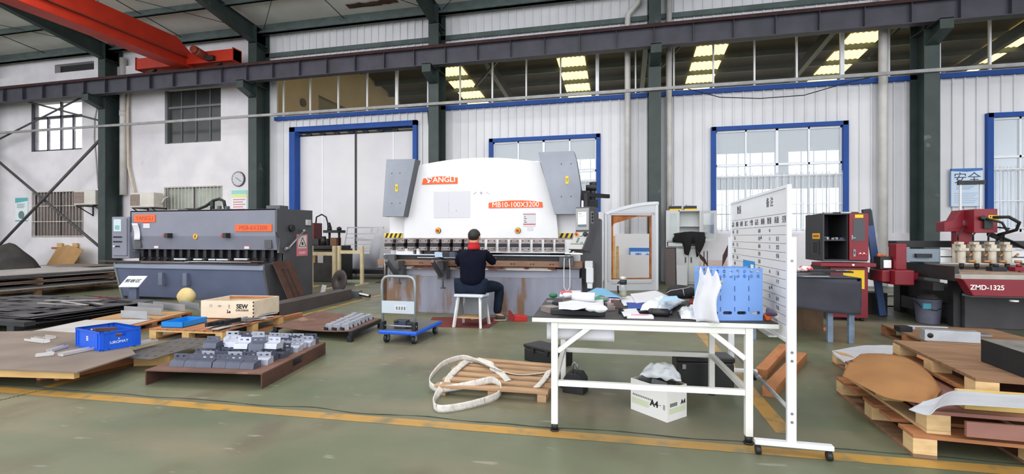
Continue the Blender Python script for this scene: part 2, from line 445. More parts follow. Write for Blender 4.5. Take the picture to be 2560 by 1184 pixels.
for x in allx:
    r = MB(GREEN)
    # tapered I-section rafter
    def low(y): return roofz(y) - 0.34 - (0.42 * max(0.0, (y - 9.0) / 5.0) ** 1.0)
    ys = [14.5, 13.0, 11.0, 9.0, 4.0, -3.5]
    top = [(y, roofz(y) - 0.20) for y in ys]; bot = [(y, low(y)) for y in ys]
    r.prism(top + bot[::-1], 'x', x - 0.012, x + 0.012)
    for (y0, z0), (y1, z1) in zip(bot, bot[1:]):
        r.add([(x - .11, y0, z0), (x + .11, y0, z0), (x + .11, y1, z1), (x - .11, y1, z1), (x - .11, y0, z0 - .02), (x + .11, y0, z0 - .02), (x + .11, y1, z1 - .02), (x - .11, y1, z1 - .02)],
              [(0, 1, 2, 3), (7, 6, 5, 4), (0, 4, 5, 1), (1, 5, 6, 2), (2, 6, 7, 3), (3, 7, 4, 0)])
    for (y0, z0), (y1, z1) in zip(top, top[1:]):
        r.add([(x - .11, y0, z0), (x + .11, y0, z0), (x + .11, y1, z1), (x - .11, y1, z1), (x - .11, y0, z0 + .02), (x + .11, y0, z0 + .02), (x + .11, y1, z1 + .02), (x - .11, y1, z1 + .02)],
              [(0, 1, 2, 3), (7, 6, 5, 4), (0, 4, 5, 1), (1, 5, 6, 2), (2, 6, 7, 3), (3, 7, 4, 0)])
    for y in (9.0, 11.0): r.bx(x - .1, x + .1, y - .01, y + .01, low(y), roofz(y) - .2)
    tag(r.build('ceiling_rafter'), kind='structure')
    c = MB(GREEN)
    hw = 0.165; zt = roofz(CF) - 0.2
    c.bx(x - hw, x + hw, CF, CF + 0.02, 0, zt); c.bx(x - hw, x + hw, WY - 0.1, WY - 0.08, 0, zt + .05)
    c.bx(x - 0.012, x + 0.012, CF + 0.02, WY - 0.1, 0, zt + .04)
    for z in (6.45, 7.9): c.bx(x - hw, x + hw, CF, WY - .1, z, z + .02)
    c.bx(x - .22, x + .22, CF - .06, WY - .04, 0, 0.03)
    # bracket carrying the runway beam
    c.prism([(CF, 6.06), (CF, 6.45), (CF - 0.52, 6.45), (CF - 0.52, 6.25)], 'x', x - 0.012, x + 0.012)
    c.bx(x - .14, x + .14, CF - .56, CF, 6.45, 6.47)
    c.add([(x - .14, CF, 6.05), (x + .14, CF, 6.05), (x + .14, CF - .54, 6.24), (x - .14, CF - .54, 6.24), (x - .14, CF, 6.03), (x + .14, CF, 6.03), (x + .14, CF - .54, 6.22), (x - .14, CF - .54, 6.22)],
          [(0, 1, 2, 3), (7, 6, 5, 4), (0, 4, 5, 1), (1, 5, 6, 2), (2, 6, 7, 3), (3, 7, 4, 0)])
    c.bx(x - .14, x + .14, CF - .56, CF - .54, 6.22, 6.47)
    tag(c.build('column'), kind='structure')
# horizontal girts high on the wall
g = MB(PURL); g.bx(BR, 20, WY - 0.1, WY - 0.02, 7.61, 7.75); tag(g.build('wall_back_girt'), kind='structure')
g = MB(PLASTER); g.bx(-44, BR, WY - 0.14, WY, 7.45, 7.80); tag(g.build('trim_2'), kind='structure')
RP = mat('rust_stain_brown', (88, 58, 44), .9, 0, (58, 40, 34), 5, .8)
for px0, px1, py in ((868, 992, 30), (1180, 1330, 3)):
    Yr = 13.0
    for _ in range(40): Yr -= .02 if at(930, py, Yr).z > roofz(Yr) else -.02
    xa_, xb_ = at(px0, py, Yr).x, at(px1, py, Yr).x; g = MB(RP)
    g.surf(lambda u, v: (xa_ + (xb_ - xa_) * u, Yr + .22 * (v - .5) * (1 + nz(u * 6, 2, v)), roofz(Yr + .22 * (v - .5)) - .015 - .05 * abs(nz(u * 7, v * 5, 4)) * math.sin(math.pi * u)), 24, 6, .006)
    tag(g.build('ceiling_rust_patch'), kind='structure')

# --- crane runway beam
RB0, RB1, RBY = 6.47, 7.02, 13.62
rb = thing('crane_runway_beam', 'long dark grey steel runway beam crossing in front of the high windows', 'beam', (0, RBY, RB0))
b = MB(BEAMGREY)
b.bx(-44, 20, -0.006, 0.006, 0.02, .53); b.bx(-44, 20, -.12, .12, 0, .02); b.bx(-44, 20, -.14, .14, .53, .55)
b.build('beam_web', rb)
b = MB(RAILRUST); b.bx(-44, 20, -.145, .145, .551, .575); b.bx(-44, 20, -.03, .03, .575, .64); b.bx(-44, 20, -.15, -.143, .50, .575)
tag(b.build('rail', rb), 'rusty brown crane rail')
x = -43.2
while x < 16:
    if ax(-40, RBY) < x < ax(2600, RBY):
        s_ = MB(BEAMGREY); s_.bx(x - .006, x + .006, -.115, .115, .02, .53); s_.build('stiffener', rb)
    x += 1.0

# --- orange overhead crane
gx0, gx1 = ax(442, 13.6), ax(478, 13.6)
cr = thing('overhead_crane', 'orange overhead travelling crane at upper left, girder on end carriage', 'crane', ((gx0 + gx1) / 2, RBY, 7.11))
g = MB(ORANGE); w = (gx1 - gx0) / 2
g.prism([(0.35, 0.30), (-0.55, 0.86), (-15, 0.86), (-15, 0.30)], 'x', -w, w)
g.prism([(0.35, 0.02), (0.35, 0.30), (-15, 0.30), (-15, 0.02)], 'x', -w + 0.03, w - 0.03)
g.build('girder', cr, bevel=0.01)
g = MB(DARKORANGE); g.bx(-w - .05, w + .05, -15, 0.3, 0.285, 0.315); tag(g.build('girder_flange', cr), 'dark rust brown seam flange')
e0, e1 = ax(350, 13.6) - (gx0 + gx1) / 2, ax(592, 13.6) - (gx0 + gx1) / 2
g = MB(ORANGE); g.bx(e0, e1, -.17, .17, .08, .46); g.bx(e0, e0 + .02, -.2, .2, .05, .5); g.bx(e1 - .02, e1, -.2, .2, .05, .5)
ec = g.build('end_carriage', cr, bevel=.01)
for k in (e0 + .55, e1 - .75):
    m = MB(BLACK); m.cyl((k, -.06, .145), (k, .06, .145), .14, n=18); m.build('wheel', ec)
m = MB(mat('motor_orange_brown', (150, 62, 40), .5, 0, (100, 50, 40), 8, .6))
mx = e1 - 1.15
m.cyl((mx, -.17, .30), (mx, -.55, .36), .13, .13, 16); m.cyl((mx, -.55, .36), (mx, -.64, .375), .14, .12, 16)
for k in range(5): m.cyl((mx, -.22 - k * .06, .308 + k * .0095), (mx, -.235 - k * .06, .31 + k * .0095), .142, n=16)
tag(m.build('drive_motor', cr), 'brown orange drive motor')
m = MB(BLACK); m.bx(mx + .15, mx + .45, -.3, -.17, .1, .26); m.build('gearbox', cr, bevel=.01)
# conveyor of conduits along the columns
cd = MB(mat('conduit_grey', (158, 158, 158), .5, .3, (132, 130, 128), 4, .7)); 
cd.bx(-44, 20, CF - 0.07, CF - 0.005, 5.36, 5.44)
cdo = cd.build('cable_conduit'); tag(cdo, 'long thin grey cable conduit running across all columns', 'conduit')

# --- windows
PANE_DUSTY = glass('dusty_pane', 0.30, (236, 242, 248))
PANE_CLEAR = glass('clear_pane', 0.02, (235, 228, 212), gloss=0.0)
PANE_WHITE = glass('white_pane', 0.15, (255, 255, 255))
def pane(parent, x0, x1, z0, z1, m, y=WY + .06):
    b = MB(m); b.bx(x0, x1, y, y + .005, z0, z1); return b.build('pane', parent)
def window_struct(name, fr, loc=(0, 0, 0)):
    o = fr.build(name); tag(o, kind='structure'); return o
# window_1: bright upper window, dark frame
x0, x1, z0, z1 = W1
f = MB(FRAMEDK); t = .06
f.bx(x0, x0 + .12, WY + .02, WY + .16, z0, z1); f.bx(x1 - t, x1, WY + .05, WY + .14, z0, z1); f.bx(x0, x1, WY + .05, WY + .14, z0, z0 + t)
zm = z0 + (z1 - z0) * .70
f.bx(x0 + .1, x1, WY + .05, WY + .14, zm - .06, zm + .04)
for k in (.30, .56, .80): f.bx(x0 + (x1 - x0) * k - .03, x0 + (x1 - x0) * k + .03, WY + .05, WY + .13, z0, z1 if k == .56 else zm)
w1 = window_struct('window_1', f); pane(w1, x0 + .1, x1, z0, z1, PANE_WHITE)
b = MB(DARKPANE)
# window_2: opaque panes, the dark of the room behind put into their colour
x0, x1, z0, z1 = W2
f = MB(mat('grey_window_frame', (104, 106, 108), .5)); t = .05
f.bx(x0, x0 + .12, WY + .0, WY + .2, z0, z1); f.bx(x1 - t, x1, WY + .08, WY + .16, z0, z1); f.bx(x0, x1, WY + .08, WY + .16, z0, z0 + t)
f.bx(x0, x1, WY + .04, WY + .16, z0 + (z1 - z0) * .66, z0 + (z1 - z0) * .70)
for k in (.27, .53, .78): f.bx(x0 + (x1 - x0) * k - .022, x0 + (x1 - x0) * k + .022, WY + .08, WY + .15, z0, z1)
w2 = window_struct('window_2', f); b = MB(DARKPANE); b.bx(x0 + .1, x1, WY + .11, WY + .13, z0, z1); b.build('pane', w2)
# window_3 and window_4: barred
ROOMDARK = mat('pane_brown_dark', (112, 100, 98), .3, 0, (84, 72, 72), 2, .8, stretch=(3, 1, .6))  # opaque pane; the unlit interior behind it is put into this colour
def barred(name, W, n, pm, rails):
    x0, x1, z0, z1 = W
    f = MB(BARS)
    for k in range(n + 1):
        xx = x0 + (x1 - x0) * k / n; f.cyl((xx, WY - .03, z0), (xx, WY - .03, z1), .014, n=6)
    for k in rails: f.bx(x0 - .02, x1 + .02, WY - .045, WY - .02, z0 + (z1 - z0) * k - .015, z0 + (z1 - z0) * k + .015)
    w = window_struct(name, f)
    b = MB(pm); b.bx(x0, x1, WY + .1, WY + .12, z0, z1); b.build('pane', w)
    g = MB(FRAMEDK); xm = (x0 + x1) / 2
    g.bx(xm - .04, xm + .04, WY + .06, WY + .12, z0, z1); g.bx(x0, x1, WY + .06, WY + .12, z1 - .05, z1); g.bx(x0, x0 + .05, WY + .06, WY + .12, z0, z1); g.bx(x1 - .05, x1, WY + .06, WY + .12, z0, z1)
    g.build('window_frame', w)
    return w
barred('window_3', W3, 16, ROOMDARK, (.02, .34, .68, .99))
barred('window_4', W4, 16, mat('pane_green_grey', (178, 186, 176), .3, 0, (140, 150, 142), 1.5, .8), (.02, .38, .98))
b = MB(BLACK); b.bx(VENT[0], VENT[1], WY + .2, WY + .25, VENT[2], VENT[3]); tag(b.build('wall_back_opening'), kind='structure')

# lower blue-framed windows
BARW = mat('white_bar', (236, 238, 242), .4)
def blue_window(name, W, cols, bars):
    x0, x1, z0, z1 = W; t = .11
    f = MB(BLUE)
    f.bx(x0 - .02, x0 + t, WY - .08, WY + .13, z0 - .02, z1 + .06); f.bx(x1 - t, x1 + .02, WY - .08, WY + .13, z0 - .02, z1 + .06)
    f.bx(x0, x1, WY - .08, WY + .13, z1 - .05, z1 + .06)
    w = window_struct(name, f)
    g = MB(ALU); a, c = x0 + t, x1 - t; zt = z0 + (z1 - z0) * .645
    for k in range(cols + 1):
        xx = a + (c - a) * k / cols; hw = .035 if k % 2 == 0 else .022
        g.bx(max(xx - hw, a), min(xx + hw, c), WY + .02, WY + .1, z0, z1 - .05)
    g.bx(a, c, WY + .02, WY + .1, zt - .03, zt + .03); g.bx(a, c, WY + .02, WY + .1, z0, z0 + .07); g.bx(a, c, WY + .02, WY + .1, z1 - .1, z1 - .05)
    zb = z0 + (z1 - z0) * .53
    g.bx(a, c, WY + .03, WY + .09, zb - .02, zb + .02)
    g.build('window_frame', w)
    if bars:
        g = MB(BARW); n = int((c - a) / .155)
        for k in range(n + 1):
            xx = a + (c - a) * k / n; g.cyl((xx, WY - .02, z0 + .04), (xx, WY - .02, zb + .1), .011, n=6)
        for z in (z0 + .1, z0 + (zb - z0) * .5, zb + .02): g.bx(a, c, WY - .03, WY - .01, z - .012, z + .012)
        g.build('window_bars', w)
    for k in range(cols):
        pane(w, a + (c - a) * k / cols, a + (c - a) * (k + 1) / cols, z0, z1 - .05, PANE_DUSTY)
    return w
blue_window('window_5', W5, 4, True); blue_window('window_6', W6, 4, True); blue_window('window_7', W7, 4, True)
# clerestory
f = MB(ALU)
mull = [(707, 0), (774, 0), (844, 0), (916.6, 0), (990.5, 1), (1068.6, 0), (1149, 0), (1230, 0), (1315, 0), (1401, 0), (1493, 1), (1589, 0), (1685, 0), (1784, 0), (1887, 0), (1993, 0), (2107, 1), (2224, 0), (2351, 0), (2478, 0), (2600, 0)]
mxs = [ax(p, WY) for p, _ in mull]
for xx, (p, big) in zip(mxs, mull):
    hw = .05 if big else .022; f.bx(xx - hw, xx + hw, WY + .02, WY + .09, CL0, CL1)
f.bx(CLX[0], CLX[1], WY + .02, WY + .1, CL0, CL0 + .04)
cw = window_struct('window_8', f)
edges = [CLX[0]] + mxs + [16.0]
for a, c in zip(edges, edges[1:]): pane(cw, a, c, CL0, CL1, PANE_CLEAR)
f = MB(BLUE); f.bx(CLX[0] + .0, CLX[1], WY - .1, WY + .03, CL0 - .12, CL0 + .0); tag(f.build('trim_1'), kind='structure')

# --- big sliding door in a blue frame
f = MB(BLUE); x0, x1, z0, z1 = D1
f.bx(x0 - .17, x0 + .05, WY - .1, WY + .3, 0, z1 + .16); f.bx(x1 - .02, x1 + .12, WY - .1, WY + .3, 0, z1 + .16); f.bx(x0 - .17, x1 + .12, WY - .1, WY + .3, z1, z1 + .16)
tag(f.build('door_frame'), kind='structure')
dr = thing('door_1', None, None, (0, 0, 0)); tag(dr, kind='structure')
xm = ax(890, WY + .2)
for a, c in ((x0 + .02, xm - .02), (xm + .02, x1)):
    d = MB(DOORW); d.bx(a, c, WY + .2, WY + .25, 0.02, z1 - .12)
    for k in (.4, .62): pass
    lf = d.build('door_leaf', dr, bevel=.004)
    s_ = MB(ALU); k = a + (c - a) * (.42 if a < xm - 1 else .62); s_.bx(k - .02, k + .02, WY + .185, WY + .2, .02, z1 - .12); s_.build('door_stile', lf)
d = MB(BLACK); d.bx(xm - .03, xm + .03, WY + .17, WY + .21, 0.02, z1 - .1); d.bx(x0, x1, WY + .22, WY + .26, z1 - .12, z1 - .06)
for k in range(7): d.bx(x0 + .3 + k * .55, x0 + .5 + k * .55, WY + .16, WY + .22, z1 - .1, z1 - .03)
d.build('door_track', dr)

# --- the hall beyond, seen through the glass
FARW = mat('far_wall_pale', (205, 208, 212), .8, 0, (180, 184, 188), .5, .8)
SKYLT = mat('skylight_sheet_lit', (255, 238, 178), .6, emit=3.0)
DAYWIN = mat('far_window_daylight', (240, 247, 255), .6, emit=3.4)
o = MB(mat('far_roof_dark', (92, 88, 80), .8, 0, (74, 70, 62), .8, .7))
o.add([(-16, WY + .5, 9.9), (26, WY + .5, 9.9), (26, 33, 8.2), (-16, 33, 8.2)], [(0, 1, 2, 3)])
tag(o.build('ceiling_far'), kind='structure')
for y in [16.5 + 1.45 * k for k in range(11)]:
    p = MB(PURL); zz = 9.9 - (y - WY - .5) * (1.7 / 17.9); p.bx(-12.4, 20, y - .04, y + .04, zz - .22, zz - .01); tag(p.build('ceiling_far_purlin'), kind='structure')
for x in (-8.0, -2.3, 3.6, 9.3, 15.0):
    for k, y in enumerate((19.0, 20.5, 21.9, 23.4, 24.8, 26.3)):
        zz = lambda yy: 9.9 - (yy - WY - .5) * (1.7 / 17.9) - .03
        s_ = MB(SKYLT); wd = .62
        s_.surf(lambda u, v: (x - wd + 2 * wd * u, y - .55 + 1.1 * v, zz(y - .55 + 1.1 * v) - .02 * math.sin(u * 40)), 24, 1, 0.0, False)
        tag(s_.build('skylight'), kind='structure')
for x in allx:
    if x > -12 and x < 18:
        p = MB(GREEN); p.bar((x, 33, 7.7), (x, WY + .5, 9.3), .2, .4); p.bar((x + .2, 17.5, 7.0), (x + 2.2, 17.5, 9.1), .08, .08); tag(p.build('ceiling_far_rafter'), kind='structure')
o = MB(FARW)
fh = [(-10 + 5.0 * k, -10 + 5.0 * k + 4.2, zz0, zz1) for k in range(6) for zz0, zz1 in ((1.2, 4.3), (5.2, 6.6))]
grid_wall(o, -16, 20, 0, 8.3, fh, 33, 33.2); tag(o.build('wall_far'), kind='structure')
o = MB(DAYWIN)
for a, c, z0, z1 in fh: o.bx(a, c, 33.1, 33.12, z0, z1)
wf = o.build('window_far'); tag(wf, kind='structure')
o = MB(ALU)
for a, c, z0, z1 in fh:
    for k in range(1, 6): o.bx(a + (c - a) * k / 6 - .03, a + (c - a) * k / 6 + .03, 33.0, 33.08, z0, z1)
    o.bx(a, c, 33.0, 33.08, (z0 + z1) / 2 - .04, (z0 + z1) / 2 + .04)
o.build('window_frame', wf)
o = MB(CREAMWALL); sx = -12.35
for y0, y1, z0, z1 in ((WY + .3, 17.6, 0, 10), (17.6, 20.6, 0, 6.15), (17.6, 20.6, 7.2, 10), (20.6, 33, 0, 9.5)): o.bx(sx - .2, sx, y0, y1, z0, z1)
tag(o.build('wall_far_side'), kind='structure')
o = MB(DARKPANE); o.bx(sx - .15, sx - .1, 17.6, 20.6, 6.1, 7.2); o.bx(sx, sx + .06, 22.5, 24.6, 4.0, 8.0); tag(o.build('window_far_side'), kind='structure')
o = MB(BLACK); o.cyl((sx, 16.6, 6.6), (sx + .05, 16.6, 6.6), .16); tag(o.build('wall_far_vent'), kind='structure')
# ------------------------------------------------------------------ shared materials
MGREY = mat('machine_grey_paint', (122, 124, 138), 0.45, 0, (112, 114, 128), 2, 0.7)
MBLUEGREY = mat('machine_bluegrey_paint', (92, 100, 126), 0.45, 0, (82, 90, 114), 2, 0.7)
MDARK = mat('machine_dark_grey', (80, 80, 85), 0.5, 0, (68, 68, 72), 3, 0.7)
OLIVE = mat('plate_edge_green_grey', (112, 124, 122), 0.5)
DKSTEEL = mat('dark_steel', (52, 52, 56), 0.5, 0.5, (36, 36, 40), 8, 0.7)
STEEL = mat('bare_steel', (150, 152, 156), 0.38, 0.7, (118, 118, 122), 6, 0.6)
BRSTEEL = mat('bright_steel', (196, 200, 206), 0.35, 0.55, (168, 172, 180), 6, 0.6)
RUST = mat('rusty_plate', (116, 84, 72), 0.8, 0.1, (92, 66, 58), 4, 0.8, wear=(140, 108, 92), wear_at=0.62)
RUSTDK = mat('rust_dark', (88, 58, 46), 0.85, 0.1, (64, 44, 38), 5, 0.8)
SIGNOR = mat('sign_orange', (238, 92, 30), 0.5)
SIGNDK = mat('sign_letter_brown', (150, 62, 34), 0.5)
WHITE = mat('white_print', (240, 240, 240), 0.5)
PAPER = mat('white_paper', (204, 204, 210), 0.7)
YEL = mat('label_yellow', (236, 196, 30), 0.5)
REDP = mat('red_paint', (196, 34, 30), 0.45, 0, (160, 28, 26), 5, 0.5)
INK = mat('ink_black', (24, 24, 26), 0.6)
LGREY = mat('light_grey_paint', (206, 208, 214), 0.4, 0, (196, 198, 204), 1.5, 0.7)
BRWHITE = mat('press_white_paint', (224, 224, 228), 0.28, 0, (212, 210, 212), 1.0, 0.7)
CREAM = mat('cream_rack_paint', (222, 208, 172), 0.55, 0, (200, 178, 138), 6, 0.7)
def lbl(o, s): o['label'] = s; return o

# ================================================================== hydraulic shear
SX, SY = -8.49, 7.95
sh = thing('guillotine_shear', 'long grey hydraulic plate shear with orange nameplates beside the green column', 'shearing machine', (SX, SY, 0))
w = 1.81
b = MB(MBLUEGREY)                                          # lower front apron, leaning
b.add([(-w, -.10, .70), (w, -.10, .70), (w, .04, .06), (-w, .04, .06), (-w, .1, .70), (w, .1, .70), (w, .1, .06), (-w, .1, .06)],
      [(0, 1, 2, 3), (4, 7, 6, 5), (0, 4, 5, 1), (3, 2, 6, 7), (0, 3, 7, 4), (1, 5, 6, 2)])
b.build('front_apron', sh, bevel=.006)
b = MB(mat('shear_apron_band', (128, 136, 154), .5)); b.bx(-w + .01, w - .01, -.125, .1, .66, .745); b.build('table_edge', sh, bevel=.008)
b = MB(MDARK); b.bx(-w, w, -.1, .9, .745, .775); b.build('table', sh)
def plate(x0, x1, m, name):
    b = MB(m)
    b.prism([(-.12, .775), (-.12, .70), (.04, .0), (1.33, 0), (1.33, 1.88), (.22, 1.86), (.22, 1.40), (.30, 1.28), (.28, .98), (.42, .96), (.42, .775)], 'x', x0, x1)
    return b.build(name, sh, bevel=.004)
plate(w - .03, w + .02, MDARK, 'side_plate'); plate(-w - .02, -w + .03, OLIVE, 'side_plate')
b = MB(MGREY)                                              # upper beam
b.prism([(.22, 1.86), (.22, 1.32), (.27, 1.04), (.34, 1.04), (.34, 1.86)], 'x', -w + .0, w - .02)
b.bx(-w, w, .22, 1.25, 1.83, 1.86)
ub = b.build('upper_beam', sh, bevel=.005)
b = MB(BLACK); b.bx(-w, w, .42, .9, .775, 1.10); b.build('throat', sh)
n = 17
for k in range(n):
    x = -w + .18 + (2 * w - .36) * k / (n - 1)
    m = MB(DKSTEEL); m.bx(x - .035, x + .035, .33, .43, .88, 1.05); m.cyl((x, .38, .79), (x, .38, .9), .025, n=10)
    m.build('hold_down', sh)
b = MB(MGREY); b.bx(-w - .46, -w + .01, .18, .75, .84, 1.735); b.bx(-w - .40, -w - .02, .15, .19, .90, 1.70)
cb = b.build('control_box', sh, bevel=.012)
b = MB(mat('label_pale_teal', (186, 204, 208), .5)); b.bx(-w - .36, -w - .16, .142, .15, 1.42, 1.68); b.build('label_plate', cb)
b = MB(mat('teal_print', (120, 168, 172), .5)); b.bx(-w - .32, -w - .2, .139, .142, 1.46, 1.55); b.build('label_print', cb)
for r_, z in enumerate((1.30, 1.20, 1.10)):
    for k in range(4 if r_ < 2 else 3):
        m = MB(INK if (r_, k) != (2, 0) else WHITE); x = -w - .34 + k * .06
        m.cyl((x, .15, z), (x, .125, z), .016, n=10); m.build('push_button', cb)
# name plates
b = MB(SIGNOR); b.bx(-1.70, -1.14, .205, .22, 1.615, 1.775); p = b.build('nameplate', sh, bevel=.004); lbl(p, 'small orange nameplate')
text('lettering', 'YANGLI', .125, SIGNDK, p, (-1.42, .204, 1.695), sx=1.05)
b = MB(SIGNOR); b.bx(.86, 1.72, .205, .22, 1.41, 1.55); p = b.build('nameplate', sh, bevel=.004); lbl(p, 'long orange nameplate')
text('lettering', 'MS8-6X3200', .12, SIGNDK, p, (1.29, .204, 1.48), sx=1.05)
b = MB(PAPER); b.bx(-1.46, -1.29, .212, .22, 1.49, 1.61); p = b.build('sticker', sh); b = MB(REDP); b.bx(-1.46, -1.29, .209, .213, 1.59, 1.62); b.build('sticker_stripe', p)
b = MB(PAPER)
b.surf(lambda u, v: (-1.73 + .16 * u + .07 * (1 - v), .17 + .03 * math.sin(v * 3), 1.24 + .35 * v), 6, 8, .002); b.build('paper_slip', sh)
for x in (-1.16, 1.10):
    m = MB(PAPER); m.bx(x - .055, x + .055, .247, .262, 1.06, 1.13); p = m.build('sticker', sh)
    m = MB(REDP); m.bx(x - .055, x + .055, .244, .248, 1.115, 1.13); m.build('sticker_stripe', p)
for x in (-.82, .62):
    m = MB(GALV); m.cyl((x, .22, 1.33), (x, .16, 1.33), .045, n=16); m.use(REDP); m.cyl((x, .16, 1.33), (x, .13, 1.33), .035, n=16)
    m.use(BLACK); m.bx(x + .04, x + .12, .1, .22, 1.28, 1.38); m.build('emergency_stop', sh, bevel=.004)
m = MB(mat('warning_amber', (232, 166, 40), .5)); m.cyl((-.12, .222, 1.31), (-.12, .21, 1.31), .055, n=20); p = m.build('warning_disc', sh)
m = MB(INK); m.bx(-.13, -.11, .206, .211, 1.28, 1.34); m.build('warning_mark', p)
for x in (-1.62, 1.62):
    m = MB(MDARK); m.box((x, .235, 1.16), (.16, .03, .17)); m.build('cover_plate', sh)
for x in (-.62, -.02):
    m = MB(mat('bracket_blue_grey', (96, 104, 124), .5)); m.bx(x - .05, x + .05, -.13, .0, .33, .58); m.build('front_lug', sh, bevel=.003)
for x in (-1.55, 1.55):
    m = MB(MDARK); m.bx(x - .1, x + .1, .03, .25, 0, .08); m.build('foot', sh, bevel=.006)
# right side fittings (on the side plate facing +x)
xs = w + .02
m = MB(DKSTEEL); m.cyl((xs, .62, 1.48), (xs + .06, .62, 1.48), .07, n=18); m.build('pipe_port', sh)
m = MB(GALV); m.cyl((xs + .05, .98, 1.43), (xs + .05, .48, 1.06), .018, n=8); m.ball((xs + .05, .98, 1.43), .035); m.cyl((xs + .05, .52, 1.08), (xs + .05, .40, 1.06), .03, n=10); m.cyl((xs, .98, 1.43), (xs + .06, .98, 1.43), .02, n=8)
lbl(m.build('side_lever', sh), 'bright steel lever')
m = MB(mat('pink_sign', (214, 120, 132), .5)); m.bx(xs, xs + .008, .80, 1.15, .90, 1.36); p = m.build('warning_sign', sh)
m = MB(mat('sign_face_pale', (226, 214, 210), .5)); m.bx(xs + .008, xs + .011, .84, 1.11, 1.06, 1.33); q = m.build('sign_face', p)
m = MB(INK)
tri = [(.975, 1.29), (.865, 1.10), (1.085, 1.10)]
for (y0, z0), (y1, z1) in zip(tri, tri[1:] + tri[:1]): m.bar((xs + .013, y0, z0), (xs + .013, y1, z1), .006, .014, up=(1, 0, 0))
m.bx(xs + .011, xs + .014, .95, 1.0, 1.13, 1.19); m.build('warning_triangle', p)
text('lettering', '当心伤手', .055, WHITE, p, (xs + .011, .975, .965), (R(90), 0, R(90)))
m = MB(mat('dirty_white_plastic', (196, 196, 194), .5)); m.bx(xs, xs + .05, 1.08, 1.22, 1.55, 1.67); m.build('junction_box', sh, bevel=.01)
m = MB(MDARK); m.bx(w - .3, w + .02, .3, .55, 1.86, 1.93); m.build('top_cover', sh, bevel=.004); m = MB(MDARK); m.bx(-1.1, -.85, .7, .95, 1.86, 1.92); m.build('hose_base', sh, bevel=.004)
m = MB(MDARK); m.bx(-.1, .3, .6, .9, 1.86, 1.9); m.cyl((.0, .7, 1.9), (.0, .7, 1.97), .04); m.cyl((.2, .7, 1.9), (.2, .7, 1.96), .05)
m.build('valve_block', sh, bevel=.004)
m = MB(CABLE); m.tube([(-1.0, .8, 1.91), (-.7, .8, 1.9), (-.45, .8, 1.98), (-.25, .8, 2.10), (-.1, .8, 2.13), (.02, .8, 2.08), (.06, .8, 1.9)], .032, 8); m.cyl((-.28, .8, 1.86), (-.28, .8, 2.08), .045)
m.build('hydraulic_hose', sh)

# offcuts and sheets lying on the shear table
SHEETG = mat('sheet_grey_dull', (176, 172, 170), 0.5, 0.3, (150, 144, 140), 1.6, 0.8)
SHEETL = mat('sheet_pale', (206, 204, 204), 0.45, 0.3, (184, 180, 176), 1.6, 0.8)
SHEETD = mat('sheet_dark_scale', (94, 92, 96), 0.5, 0.4, (62, 60, 64), 3, 0.8)
random.seed(4)
def flat(name, label, cat, c, sx, sy, th, rz, m, group=None, warp=.0, tilt=0.0, tx=0.0):
    o = MB(m); s_ = random.random() * 50
    o.surf(lambda u, v: (sx * (u - .5), sy * (v - .5), th + warp * nz(u * 2 + s_, v * 2, s_) + tilt * (v - .5) + tx * (u - .5)), 10, 6, th, False)
    t = o.build(name, None, c, (0, 0, rz)); return tag(t, label, cat, group)
for i, (x, y, z, sx, sy, rz, m, lab) in enumerate([
        (-9.75, 7.98, .776, 1.3, .34, 2, SHEETD, 'dark steel sheet lying at the left end of the shear table'),
        (-9.0, 7.92, .788, 1.1, .22, 4, SHEETG, 'long dull grey steel strip lying across the middle of the shear table'),
        (-9.9, 7.87, .800, 1.5, .16, 6, RUST, 'brown rusty steel strip overhanging the shear table front edge on the left'),
        (-7.5, 7.96, .788, 1.5, .30, -3, SHEETD, 'dark steel sheet lying under a pale strip on the shear table'),
        (-7.75, 7.93, .808, 1.5, .20, 1.5, SHEETL, 'pale steel strip lying on the right part of the shear table'),
        (-7.2, 7.99, .820, .8, .22, -5, RUST, 'short brown rusty strip at the right end of the shear table')]):
    flat('steel_strip', lab, 'steel strip', (x, y, z), sx, sy, .005, R(rz), m, None, .0015)
for i, (x, z, l) in enumerate([(-9.0, .80, .28), (-8.55, .80, .2), (-8.2, .80, .16), (-7.95, .80, .26), (-7.5, .815, .3)]):
    m = MB(BRSTEEL); m.box((0, 0, .02), (l, .06, .03), (0, 0, R(4)))
    tag(m.build('steel_offcut', None, (x, 8.19, z + .02)), 'small bright steel offcut under the row of hold-downs of the shear', 'offcut', 'bright offcuts at the shear throat')

# ================================================================== press brake
BX, BY = -2.35, 7.7
pb = thing('press_brake', 'big white and grey bending press with orange nameplates, man sitting before it', 'press brake', (BX, BY, 0))
def pl(px, py, Y=BY): p = at(px, py, Y); return (p.x - BX, p.z)
BASEM = mat('press_base_worn_grey', (142, 144, 160), 0.42, 0, (124, 124, 138), 2.6, 0.8, stretch=(1.6, 1, .4), wear=(122, 94, 72), wear_at=0.53)
BASEU = mat('press_bed_grey', (150, 154, 170), 0.42, 0, (136, 138, 152), 1.5, 0.8, wear=(140, 112, 90), wear_at=0.70)
RUSTBAR = mat('rust_tan_bar', (150, 118, 98), 0.6, 0.3, (118, 82, 62), 2.2, 0.9, stretch=(.8, 1, 2))
TOOLST = mat('tool_steel_dirty', (158, 148, 146), 0.42, 0.4, (112, 98, 94), 6, 0.8)
RUSTW = mat('white_bar_rust_specks', (214, 206, 200), 0.5, 0, (196, 180, 170), 5, 0.6, stretch=(1, 1, 3), wear=(120, 68, 54), wear_at=0.52)
b = MB(BASEM); b.bx(-1.70, 1.70, 0, .9, .03, .64); b.bx(-1.3, 1.3, -.004, .4, .0, .05); b.build('base', pb, bevel=.006)
